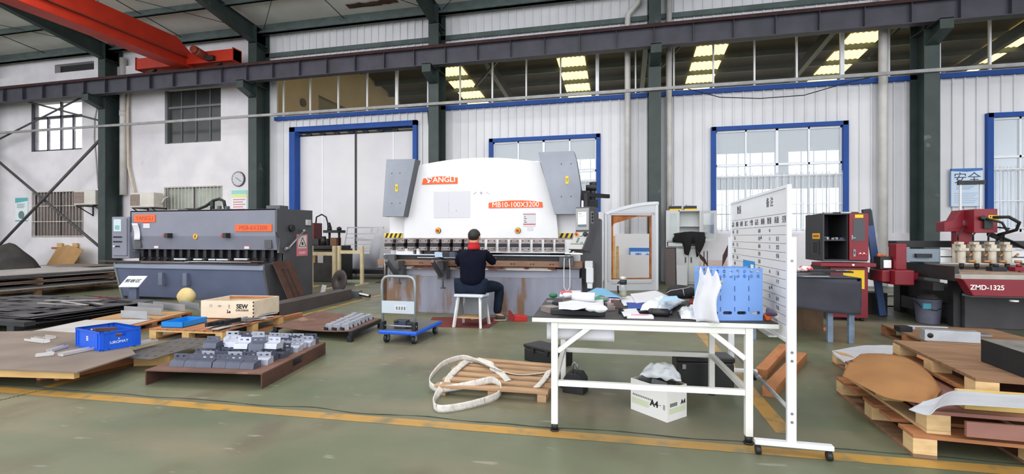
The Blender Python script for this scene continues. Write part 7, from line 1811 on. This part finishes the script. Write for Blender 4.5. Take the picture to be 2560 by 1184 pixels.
# ================================================================== right: bench, control cabinet, router
bx1 = 2.76; by = 6.62; bx0 = 1.55; bd = 1.3; bz = .79
bn = thing('workbench', 'steel bench with dark grey cloth hanging over its front, behind the whiteboard', 'bench', (bx0, by, 0)); w = bx1 - bx0
BLEG = mat('bench_leg_blue_grey', (120, 136, 158), .6, 0, (86, 98, 116), 7, .8)
for x in (.06, w - .05, ):
    for y in (.05, bd - .05): m = MB(BLEG); m.bx(x - .03, x + .03, y - .03, y + .03, 0, bz - .03); m.build('leg', bn, bevel=.003)
m = MB(BLEG); m.bx(w - .30, w - .24, .05, .11, 0, bz - .03); m.build('leg', bn, bevel=.003)
m = MB(MDARK); m.bx(0, w, 0, bd, bz - .03, bz); m.build('bench_top', bn, bevel=.004)
b = MB(mat('cloth_dark_grey', (62, 62, 72), .95, 0, (48, 48, 56), 3, .7, bump=.3))
b.surf(lambda u, v: (-.02 + (w + .05) * u, -.03 - .012 * math.sin(u * 23) * (1 - v) - .008 * math.sin(u * 9), bz - .40 + .03 * math.sin(u * 5) + v * .405), 40, 10, .008)
b.surf(lambda u, v: (-.02 + (w + .05) * u, -.035 + .5 * v, bz + .013 + .004 * math.sin(u * 9) * math.sin(v * 7)), 20, 8, .006)
b.surf(lambda u, v: (w + .035 + .006 * math.sin(u * 8), -.03 + .5 * u, bz - .12 * u * 0 - .34 * (1 - v) * (1 - .5 * u) + .005), 10, 8, .008)
cl = b.build('bench_cloth', None, (bx0, by, .001)); tag(cl, 'dark grey cloth draped over the front of the bench', 'cloth')
for i, (px, py, sx, sy, h, mm, rz_, lab) in enumerate([(2040, 676, .62, .22, .012, STEEL, 2, 'grey steel sheet lying on the cloth covered bench'), (2010, 690, .55, .05, .006, BRSTEEL, 0, 'thin bright steel strip on the cloth covered bench'), (2075, 682, .5, .16, .02, DKSTEEL, -6, 'dark flat steel piece at the rear right of the bench')]):
    q = fl(px, py, bz + .02); m = MB(mm); m.bx(-sx / 2, sx / 2, -sy / 2, sy / 2, 0, h); tag(m.build('steel_plate', None, (q.x, q.y, bz + .0185 + .0125 * (i == 2)), (0, 0, R(rz_))), lab, 'steel plate')
q = fl(2008, 668, bz + .04); lump('plastic_bag', 'red and white crumpled bag on the rear of the bench', 'bag', Vector((q.x - .12, 7.80, bz + .001)), .10, .06, .05, mat('bag_red_white', (222, 206, 206), .5, 0, (200, 50, 56), 14, 1.0, sharp=.04), 3, .02, 20)
q = fl(2052, 667, bz + .04); m = MB(BRSTEEL); m.cyl((-.07, 0, .02), (.06, 0, .02), .018, n=12); m.bx(.06, .1, -.02, .02, 0, .04); tag(m.build('hand_tool', None, (q.x, 7.72, bz + .001), (0, 0, R(20))), 'small bright steel tool on the rear of the bench', 'tool')
m = MB(mat('brown_wrapped_board', (108, 84, 62), .85, 0, (70, 52, 40), 5, .9, bump=.5, stretch=(1, 1, .5))); q = fl(2066, 831); m.bx(-.95, 0, 0, .12, 0, .42)
tag(m.build('wrapped_panel', None, (q.x, q.y + .1, 0)), 'brown wrapped panel on the floor under the cloth covered bench', 'panel')
q = fl(2086, 836); m = MB(mat('orange_block', (226, 136, 80), .6)); m.bx(-.05, .05, -.04, .04, 0, .03); tag(m.build('wood_scrap', None, (q.x, q.y + .35, 0)), 'small orange scrap on the floor under the bench', 'scrap')
# control cabinet
MAROON = mat('machine_red', (128, 20, 36), .42, 0, (108, 17, 30), 3, .5)
CBLACK = mat('cabinet_charcoal', (50, 49, 54), .45, 0, (42, 42, 46), 3, .6)
kx0, kx1, ky, kd = 3.04, 3.66, 8.43, .74
cc = thing('control_cabinet', 'tall dark red and charcoal router control cabinet with open shelf', 'cabinet', (kx0, ky, 0)); w = kx1 - kx0
m = MB(MAROON); m.bx(.10, w, .0, .02, .05, .83); fr_ = m.build('front_panel', cc, bevel=.004)
m = MB(CBLACK); m.bx(.08, w, .021, kd, .05, .83); m.build('lower_body', cc)
for x in (.14, w - .06): m = MB(BLACK); m.cyl((x, .06, 0), (x, .06, .05), .03); m.build('foot', cc)
m = MB(MAROON); m.bx(-.06, w + .08, -.08, .3, .84, .90); m.build('keyboard_shelf', cc, bevel=.01)
z0, z1 = .92, 1.67
m = MB(CBLACK); m.bx(0, .02, 0, kd, z0, z1); m.bx(w - .02, w, 0.02, kd, z0, z1); m.bx(.02, w - .02, 0, kd, z1 - .02, z1); m.bx(.02, w - .02, 0, kd, z0, z0 + .03); m.bx(.02, w - .02, kd - .02, kd, z0, z1); m.bx(.55 * w, .57 * w, .02, kd, z0, z1); m.build('upper_body', cc)
m = MB(CBLACK); m.bx(.02, .55 * w, .05, kd - .03, 1.24, 1.26); m.build('shelf', cc)
m = MB(MAROON); m.bx(.58 * w, w, -.02, .015, z0 + .02, z1 - .01); rd = m.build('door', cc, bevel=.006)
m = MB(mat('smoked_pane', (46, 46, 54), .15)); m.bx(.66 * w, .92 * w, -.024, -.02, 1.24, 1.58); m.build('pane', rd)
m = MB(YEL); m.bx(.70 * w, .88 * w, -.024, -.02, 1.595, 1.645); m.build('warning_label', rd)
m = MB(STEEL); m.bx(.62 * w, .65 * w, -.03, -.02, 1.26, 1.33); m.bx(.635 * w, .70 * w, -.045, -.03, 1.28, 1.295); m.build('handle', rd)
m = MB(STEEL); m.bx(.66 * w, .71 * w, -.03, -.02, 1.0, 1.11); m.use(BLACK); m.bx(.675 * w, .695 * w, -.034, -.03, 1.04, 1.08); m.build('key_switch', rd)
for k in range(5): m = MB(WHITE if k % 2 else mat('button_red', (220, 60, 70), .4)); m.cyl(((.77 + .04 * k) * w, -.02, 1.035 + .015 * (k % 2)), ((.77 + .04 * k) * w, -.036, 1.035 + .015 * (k % 2)), .011, n=12); m.build('push_button', rd)
m = MB(YEL); m.bx(.45 * w, .92 * w, -.006, 0, .50, .79); m.build('yellow_sheet', fr_)
m = MB(YEL); m.bx(-.004, 0, .12, .42, 1.27, 1.36); s1 = m.build('warning_label', cc); m = MB(REDP)
for k in range(5): m.bx(-.006, -.004, .15 + .05 * k, .185 + .05 * k, 1.295, 1.335)
m.build('label_print', s1)
m = MB(mat('vent_dark', (34, 34, 38), .6)); m.bx(-.006, 0, .16, .40, 1.03, 1.22); vt = m.build('vent', cc); m = MB(mat('vent_rim', (92, 86, 82), .5)); m.bx(-.01, -.006, .15, .16, 1.02, 1.23); m.bx(-.01, -.006, .40, .41, 1.02, 1.23); m.bx(-.01, -.006, .15, .41, 1.22, 1.23); m.bx(-.01, -.006, .15, .41, 1.02, 1.03); m.build('vent_rim', vt)
m = MB(WHITE); m.ball((.62 * w, -.085, .87), .018); m.build('shelf_knob', cc)
random.seed(12)
for k in range(7):
    m = MB([DKSTEEL, PAPER, MBLUEGREY, TOOLST][k % 4]); s_ = random.uniform(.03, .06); m.box((0, 0, s_ * .4), (s_ * 1.4, s_, s_ * .8)); tag(m.build('small_part', None, (kx0 + .06 + .042 * k, ky + .12 + .06 * (k % 3), 1.261), (0, 0, R(20 * k))), 'small tool or part on the open shelf of the control cabinet', 'part', 'small parts on the cabinet shelf')
for k in range(4): m = MB([SHEETG, DKSTEEL, PAPER, RUST][k]); m.box((0, 0, .012), (.12, .08, .024)); tag(m.build('small_part', None, (kx0 + .12 + .13 * k, ky + .15 + .05 * (k % 2), z1 + .001), (0, 0, R(15 * k))), 'small flat part lying on top of the control cabinet', 'part', 'parts on top of the control cabinet')
# blue post leaning beside it
a, c_ = at(2175, 528, 9.05), at(2202, 650, 9.05)
m = MB(mat('bar_dark_blue', (48, 78, 130), .5, 0, (40, 60, 96), 3, .7)); m.bar((0, 0, 0), (a.x - c_.x, .12, a.z), .10, .05); bp_ = m.build('steel_bar', None, (c_.x, 9.0, .02))
tag(bp_, 'dark blue steel bar leaning between control cabinet and router', 'steel bar'); m = MB(DKSTEEL); m.bar((a.x - c_.x, .10, a.z - .25), (a.x - c_.x - .03, .115, a.z + .02), .115, .065); lbl(m.build('bar_end', bp_), 'dark bar end')
# ---- CNC router
rx, ry = 4.37, 7.6
rt = thing('cnc_router', 'dark red and black router machine with white spindles at the right edge', 'router machine', (rx, ry, 0)); RL = 2.3; RDp = 2.4
BED = mat('router_bed_dark', (52, 50, 52), .5, .2, (40, 38, 40), 3, .7)
m = MB(MAROON); m.prism([(0, .74), (RL, .74), (RL, .52), (.12, .52)], 'y', -.06, .10); fb2 = m.build('front_beam', rt, bevel=.01)
text('lettering', 'ZMD-1325', .088, WHITE, fb2, (.27, -.062, .635), sx=.95, off=.0015)
m = MB(BED); m.bx(0, .05, .10, RDp, .70, .90); m.bx(RL - .05, RL, .1, RDp, .70, .9); m.bx(.05, RL - .05, .1, RDp, .70, .80); m.build('bed', rt, bevel=.004)
m = MB(mat('bed_end_grey', (176, 172, 166), .6, 0, (150, 146, 140), 4, .6)); m.bx(.0, RL, -.03, .10, .742, .80); m.build('bed_end', rt, bevel=.004)
m = MB(mat('spoil_board_dusty', (150, 130, 112), .9, 0, (112, 96, 86), 4, .8)); m.bx(.06, RL - .06, .11, RDp - .1, .80, .83); m.build('spoil_board', rt)
m = MB(MAROON); m.bx(.75, 1.6, .12, .16, .83, .85); m.build('stop_bar', rt)
for k in range(4): m = MB([DKSTEEL, MAROON][k % 2]); x = .55 + .26 * k; m.bx(x, x + .17, .3, .42, .832, .89); m.cyl((x + .08, .36, .89), (x + .08, .36, .93), .03, n=10); m.build('clamp', rt)
m = MB(mat('router_base_dark', (70, 68, 72), .6, 0, (56, 54, 58), 3, .7)); m.bx(.38, RL, .55, RDp - .2, .0, .50); m.build('base', rt, bevel=.01)
m = MB(BED); m.bx(.28, .37, .62, .75, .0, .69); m.bx(.28, .37, 2.0, 2.2, 0, .69); m.bx(.29, .36, .75, 2.0, .1, .3); m.build('base_leg', rt)
m = MB(BLACK); m.bx(-.14, -.01, .3, RDp, .55, .66); m.build('cable_tray', rt)
gy = .80                                                        # gantry
m = MB(MAROON); m.bx(-.40, -.26, gy - .1, gy + .12, .81, 1.20); m.build('gantry_column', rt, bevel=.01)
m = MB(MAROON); m.bx(-.47, -.22, gy - .22, gy + .3, .59, .81); m.bx(-.22, .0, gy + .1, gy + .25, .62, .76); m.bx(-.58, -.47, gy - .1, gy + .3, .62, .80); m.build('gantry_foot', rt, bevel=.015)
m = MB(BLACK); m.bx(-.56, -.41, gy + .0, gy + .2, .81, 1.0); m.use(WHITE); m.bx(-.52, -.42, gy - .02, gy, .83, .95); m.build('motor_box', rt, bevel=.004)
m = MB(mat('orange_plug', (220, 100, 50), .5)); m.cyl((-.53, gy + .1, 1.0), (-.53, gy + .1, 1.04), .03); m.cyl((-.46, gy + .1, 1.0), (-.46, gy + .1, 1.03), .025); m.build('plug', rt)
m = MB(mat('gantry_beam_grey', (120, 132, 142), .4, .4)); m.bx(-.30, .22, gy + .02, gy + .24, .93, 1.12); m.build('gantry_beam', rt)
m = MB(mat('gantry_beam_silver', (202, 204, 206), .35, .4)); m.bx(.22, RL, gy, gy + .24, .92, 1.11); m.build('gantry_beam', rt, bevel=.004)
m = MB(DKSTEEL); m.bx(.22, RL, gy - .004, gy, 1.0, 1.015); m.bx(-.1, .1, gy - .03, gy + .02, .99, 1.05); m.build('rail', rt)
m = MB(BLACK); m.bx(-.2, RL, gy + .3, gy + .55, 1.14, 1.24); m.build('drag_chain', rt)
SPW = mat('spindle_ivory', (206, 198, 182), .4, 0, (176, 164, 146), 8, .7)
for k in range(4):
    x = rx * 0 + at(2411 + 38.5 * k, 640, ry + gy - .2).x - rx
    m = MB(SPW); m.bx(x - .045, x + .045, gy - .07, gy - .01, .92, 1.2); m.cyl((x, gy - .14, .92), (x, gy - .14, 1.15), .047, n=18); m.bx(x - .06, x + .06, gy - .20, gy - .07, 1.1, 1.14); m.bx(x - .06, x + .01, gy - .18, gy - .08, 1.19, 1.23); m.bx(x - .035, x + .035, gy - .18, gy - .09, 1.14, 1.19); sp_ = m.build('spindle', rt, bevel=.004)
    m = MB(DKSTEEL); m.cyl((x, gy - .14, .85), (x, gy - .14, .92), .028, n=12); m.cyl((x, gy - .14, .82), (x, gy - .14, .86), .014, n=10); m.build('collet', sp_)
    m = MB(mat('brass_fitting', (180, 130, 80), .4, .5)); m.cyl((x + .07, gy - .16, .95), (x + .14, gy - .19, .95), .02, n=10); m.cyl((x + .09, gy - .14, 1.02), (x + .13, gy - .14, 1.06), .015, n=8); m.build('fitting', sp_)
    m = MB(CABLE); m.tube([(x - .05, gy - .15, 1.25), (x - .08, gy - .2, 1.33), (x + .02, gy - .15, 1.42), (x + .12 - .1 * k, gy, 1.46)], .011, 6); m.build('air_hose', sp_)
hx0, hx1 = at(2423, 560, ry + gy - .1).x - rx, at(2481, 560, ry + gy - .1).x - rx; hb = at(2372, 560, ry + gy - .1).x - rx
m = MB(MAROON); m.bx(hx0, hx1, gy - .2, gy + .3, 1.36, 1.70); m.build('head_box', rt, bevel=.006)
m = MB(MAROON); m.prism([(hb, 1.38), (hb, 1.52), (hb + .13, 1.55), (hb + .2, 1.69), (hx0, 1.69), (hx0, 1.38)], 'y', gy + .0, gy + .2); m.bx(hx0 - .1, hx0 + .1, gy + .0, gy + .12, 1.12, 1.38); m.build('head_bracket', rt, bevel=.004)
m = MB(STEEL); m.cyl((hb + .28, gy - .005, 1.51), (hb + .28, gy, 1.51), .05, n=16); m.build('bearing', rt)
m = MB(YEL); m.bx(hx0 + .17, hx0 + .29, gy - .206, gy - .2, 1.53, 1.61); yl = m.build('warning_label', rt); m = MB(INK)
for k in range(3): m.bx(hx0 + .185 + .033 * k, hx0 + .20 + .033 * k, gy - .208, gy - .206, 1.58, 1.6)
m.build('label_print', yl)
m = MB(BLACK); m.bx(hx0 + .1, hx0 + .2, gy - .24, gy - .2, 1.42, 1.55); m.cyl((hx0 + .08, gy - .2, 1.56), (hx0 + .08, gy - .26, 1.58), .03); m.build('connector', rt)
m = MB(CABLE); m.tube([(hx1 - .06, gy - .2, 1.58), (hx1 + .08, gy - .28, 1.58), (hx1 + .2, gy - .28, 1.5), (hx1 + .22, gy - .2, 1.4), (hx1 + .1, gy - .05, 1.33)], .022, 8); m.build('head_cable', rt); m = MB(CABLE); m.tube([(hx0 + .1, gy - .24, 1.57), (hx0 + .25, gy - .33, 1.5), (hx0 + .33, gy - .3, 1.38), (hx0 + .3, gy - .15, 1.25)], .016, 8); m.build('head_cable', rt)
m = MB(CABLE)
for k in range(6): m.tube([(hx1 + .0, gy + .0, 1.38 - .01 * k), (hx1 + .12 + .02 * k, gy - .02, 1.32 - .02 * k), (hx1 + .3 + .03 * k, gy - .06, 1.22 - .02 * k)], .014, 6)
m.build('cable_bundle', rt)
m = MB(mat('mast_pale', (200, 204, 208), .4)); m.bx(hx0 + .0, hx0 + .025, gy + .1, gy + .125, 1.70, 2.12); m.bx(hx0 + .25, hx0 + .27, gy + .1, gy + .12, 1.7, 2.14); m.use(DKSTEEL); m.bx(hx0 - .02, hx0 + .32, gy + .09, gy + .13, 2.08, 2.14); m.build('mast', rt)
m = MB(mat('drip_tray_pale', (120, 140, 150), .5)); m.bx(.2, .8, .12, .3, .49, .515); m.build('lower_strip', rt)
m = MB(mat('lamp_white', (240, 240, 236), .4)); m.cyl((.6, .0, .455), (.6, .0, .475), .045, n=14); m.build('lamp_disc', rt)
# bucket, floor clutter under the router
p = fl(2320, 808)
bk = thing('bucket', 'dented metal bucket with teal rim on the floor before the router', 'bucket', (p.x, p.y, 0))
m = MB(mat('bucket_grey_blue', (126, 128, 150), .38, .4, (96, 98, 116), 5, .8)); m.lathe([(.001, .004), (.135, .0), (.14, .02), (.165, .36), (.172, .37), (.165, .372), (.155, .36), (.13, .03), (.001, .03)], n=32); m.build('body', bk)
m = MB(mat('bucket_teal', (70, 150, 170), .5)); m.bx(-.15, -.05, -.172, -.14, .24, .32); m.build('paint_patch', bk); m = MB(DKSTEEL); m.tube([(-.17, 0, .33), (-.15, -.12, .26), (0, -.19, .22), (.15, -.12, .26), (.17, 0, .33)], .006, 6); m.build('bail', bk)
b = MB(mat('rubbish_dark', (60, 58, 62), .9, 0, (90, 84, 82), 6, .8, bump=.5)); b.surf(lambda u, v: mound(u, v, .14, .13, .09, 2), 14, 10); tag(b.build('rubbish', None, (p.x, p.y, .375)), 'dark rubbish heaped in the metal bucket', 'rubbish')
for k, (px, py) in enumerate([(2200, 742), (2240, 770), (2300, 760)]):
    c = fl(px, py); m = MB(CABLE); m.tube([(-.5, 0, .02), (-.2, .2, .025), (.1, -.05, .03), (.4, .15, .02), (.7, .0, .02)], .016, 6); tag(m.build('floor_cable', None, (c.x, c.y, 0), (0, 0, R(30 * k))), 'black cable lying on the floor between control cabinet and router', 'cable', 'floor cables by the router')
m = MB(mat('router_side_dark', (48, 46, 48), .6)); a, c_ = fl(2185, 755), fl(2285, 765); m.bx(3.72, 4.30, 9.25, 9.55, 0, .36); tag(m.build('cable_box', None, None), 'low dark box on the floor under the router gantry', 'box')

# ================================================================== right foreground: stacked pallets
WRED = mat('ply_red_brown', (150, 104, 92), .6, 0, (128, 86, 76), 3, .7, stretch=(1, 3, 3))
WPALE = mat('pallet_block_pale', (216, 186, 138), .75, 0, (196, 160, 112), 4, .8, stretch=(2, 2, 9))
def ply_pallet(label, loc, rz, w, d, h, top, blockm, edge, solid=True, boards=0):
    t = thing('pallet', label, 'pallet', loc, rz)
    th = .022
    if solid: m = MB(top); m.bx(0, w, 0, d, h - th, h); m.build('deck', t, bevel=.002)
    else:
        bw_ = d / (boards * 1.45 - .45)
        for k in range(boards): m = MB(top); y = k * bw_ * 1.45; m.bx(0, w, y, y + bw_, h - th, h); m.build('deck_board', t, bevel=.002)
    for i in range(3):
        for j in range(3):
            x, y = (w - .12) * i / 2, (d - .12) * j / 2; m = MB(blockm); m.bx(x, x + .12, y, y + .12, .02, h - th); m.build('block', t, bevel=.002)
    for i in range(3): x = (w - .12) * i / 2; m = MB(edge); m.bx(x, x + .12, 0, d, 0, .019); m.build('runner', t, bevel=.001)
    return t
a0 = fl(2248, 1131); b0_ = fl(2067, 979)
ply_pallet('lowest pallet of the near right pile, pale blocks at its near corner', (1.665, 3.30, 0), R(-3), 1.25, 1.22, .135, WOODO, WPALE, WOODB, False, 5)
m = MB(WPALE); 
ply_pallet('red-brown plywood pallet, second layer of the near right pile', (1.75, 3.33, .137), R(-2), 1.25, 1.18, .135, WRED, WPALE, WPALE)
m = MB(WRED); m.bx(0, 1.0, 0, .02, 0, .085); tag(m.build('wood_plank', None, (1.90, 3.245, .165), (0, 0, R(-2))), 'red-brown board along the front of the second pallet layer', 'board')
ply_pallet('grey brown plywood pallet, top right of the near right pile', (2.13, 3.56, .30), R(-5), 1.2, 1.16, .125, WOODB, WPALE, WOODO)
# support under the top pallet
m = MB(mat('yellow_beam', (216, 188, 112), .7, 0, (190, 160, 90), 3, .8, stretch=(1, 6, 6), wear=(140, 130, 110), wear_at=.68)); m.bx(0, .95, 0, .10, 0, .095); 
tag(m.build('timber_beam', None, (1.98, 3.40, .274), (0, 0, R(-2)), bevel=.003), 'yellow timber beam lying on the second pallet under the white foam', 'timber')
# back-left pallet
ply_pallet('orange pallet at the back of the right pile, white foam over it', (2.05, 4.72, 0), R(-3), 1.2, .85, .135, WOODO, WPALE, WOODB, False, 4)
q = fl(2060, 870, .14)
m = MB(WOODO); m.bx(0, .9, 0, .10, 0, .075); tag(m.build('timber_beam', None, (2.02, 4.95, .137), (0, 0, R(-4)), bevel=.003), 'orange timber beam lying on the back pallet of the right pile', 'timber')
ply_pallet('rear pallet beside the router carrying scrap steel', (3.28, 6.15, 0), R(-3), 1.2, 1.2, .14, WOODB, WOODO, WOODB)
# brown paper sheet and white foam draped over
def drape(name, label, cat, pts, m, th, n=24, wav=.008, sd=0, hump=0):
    """sheet through a 4 x k net of world points"""
    rows = [[Vector(p) for p in r] for r in pts]
    def spl(P, t):
        k = len(P) - 1; i = min(int(t * k), k - 1); f = t * k - i
        p0, p1, p2, p3 = P[max(i - 1, 0)], P[i], P[i + 1], P[min(i + 2, k)]
        return .5 * ((2 * p1) + (p2 - p0) * f + (2 * p0 - 5 * p1 + 4 * p2 - p3) * f * f + (3 * p1 - p0 - 3 * p2 + p3) * f ** 3)
    b = MB(m)
    def f(u, v):
        p = spl([spl(r, u) for r in rows], v); return p + Vector((0, 0, wav * nz(u * 4 + sd, v * 4, sd) + .3 * wav * abs(nz(u * 13, v * 11, sd))))
    b.surf(f, n, n, th); return tag(b.build(name), label, cat)
KRAFT = mat('kraft_paper', (158, 112, 66), .8, 0, (140, 96, 56), 3, .7, wear=(120, 92, 62), wear_at=.66)
FOAM = mat('foam_sheet', (178, 180, 186), .7, 0, (166, 168, 176), 6, .5, bump=.15)
def P3(px, py, z): p = fl(px, py, z); return (p.x, p.y, z)
drape('kraft_sheet', 'large brown kraft paper sheet bulging over the right pallet pile', 'paper sheet',
      [[P3(2105, 940, .29), P3(2200, 985, .284), P3(2290, 1008, .288), P3(2335, 1003, .30)],
       [P3(2112, 925, .31), P3(2210, 945, .34), P3(2310, 975, .33), P3(2344, 988, .295)],
       [P3(2125, 905, .33), P3(2220, 905, .38), P3(2310, 925, .36), P3(2352, 968, .295)],
       [P3(2150, 885, .33), P3(2222, 884, .36), P3(2272, 900, .33), P3(2316, 938, .30)]], KRAFT, .003, 44, .016, 3)
drape('foam_sheet', 'white foam sheet curling over the front of the right pallet pile', 'foam sheet',
      [[P3(2272, 1022, .305), P3(2320, 1035, .30), P3(2345, 1018, .33), P3(2390, 1010, .375), P3(2480, 1014, .376), P3(2580, 1020, .376)],
       [P3(2292, 1012, .312), P3(2335, 1012, .315), P3(2362, 990, .35), P3(2400, 988, .376), P3(2490, 996, .377), P3(2590, 1000, .377)],
       [P3(2310, 1003, .325), P3(2345, 992, .335), P3(2375, 978, .36), P3(2410, 976, .377), P3(2500, 984, .378), P3(2600, 988, .378)]], FOAM, .004, 30, .004, 5)
drape('foam_sheet', 'white foam sheet lying over the back pallet of the right pile', 'foam sheet',
      [[P3(2110, 905, .24), P3(2160, 890, .26), P3(2200, 886, .26), P3(2245, 884, .26)],
       [P3(2085, 885, .225), P3(2150, 872, .235), P3(2200, 870, .235), P3(2250, 868, .235)],
       [P3(2080, 876, .225), P3(2150, 864, .228), P3(2200, 862, .228), P3(2255, 862, .228)]], FOAM, .004, 20, .006, 9)
m = MB(CARD); q = P3(2110, 912, .30); m.box((0, 0, 0), (.11, .08, .004), (R(8), R(12), R(20))); tag(m.build('cardboard_scrap', None, (q[0], q[1], .385)), 'small cardboard scrap at the left corner of the kraft sheet', 'cardboard')
m = MB(mat('foam_block_black', (20, 20, 22), .9, 0, (30, 30, 32), 9, .5, bump=.2)); m.bx(0, .95, 0, .42, 0, .155)
m.use(mat('foam_top_grey', (120, 116, 112), .95, 0, (90, 88, 86), 7, .8)); m.bx(.0, .95, .0, .42, .155, .158)
tag(m.build('foam_block', None, (2.42, 3.62, .426), (0, 0, R(-4))), 'long black foam block on the top pallet at the right edge', 'foam block')
# scrap on the rear pallet
m = MB(BRSTEEL); m.bx(0, .06, 0, .13, 0, .13) if False else None
pb_ = P3(2312, 850, .145)
sb = thing('steel_tube', 'square bright steel tube with round hole on the rear right pallet', 'steel tube', (pb_[0], pb_[1], .142), R(-6))
m = MB(BRSTEEL); m.prism([(0, 0), (.155, 0), (.155, .12), (0, .12)], 'y', 0, .01); m.bx(0, .5, .011, .12, 0, .12); m.build('tube', sb, bevel=.002)
m = MB(INK); m.lathe([(.001, 0), (.028, 0), (.028, .003), (.001, .003)], (.05, -.001, .06), 20, Matrix.Rotation(R(90), 3, 'X')); m.build('hole', sb)
for k, (px, py, sx, sy, sz, mm, lab) in enumerate([(2425, 838, .36, .12, .03, STEEL, 'grey steel plate right of the square steel tube'), (2320, 818, .42, .03, .02, BRSTEEL, 'bright steel rod behind the square steel tube'), (2258, 826, .14, .12, .06, DKSTEEL, 'dark steel lump at the left of the rear right pallet'), (2275, 822, .08, .06, .05, BRSTEEL, 'bright steel cube at the left of the rear right pallet'), (2400, 850, .3, .05, .04, RUST, 'rusty steel bar at the right of the rear pallet')]):
    q = P3(px, py, .145); m = MB(mm); m.bx(-sx / 2, sx / 2, -sy / 2, sy / 2, 0, sz); tag(m.build('scrap_piece', None, (q[0], q[1], .142 + .001), (0, 0, R(-6 + 5 * k)), bevel=.003), lab, 'scrap steel')
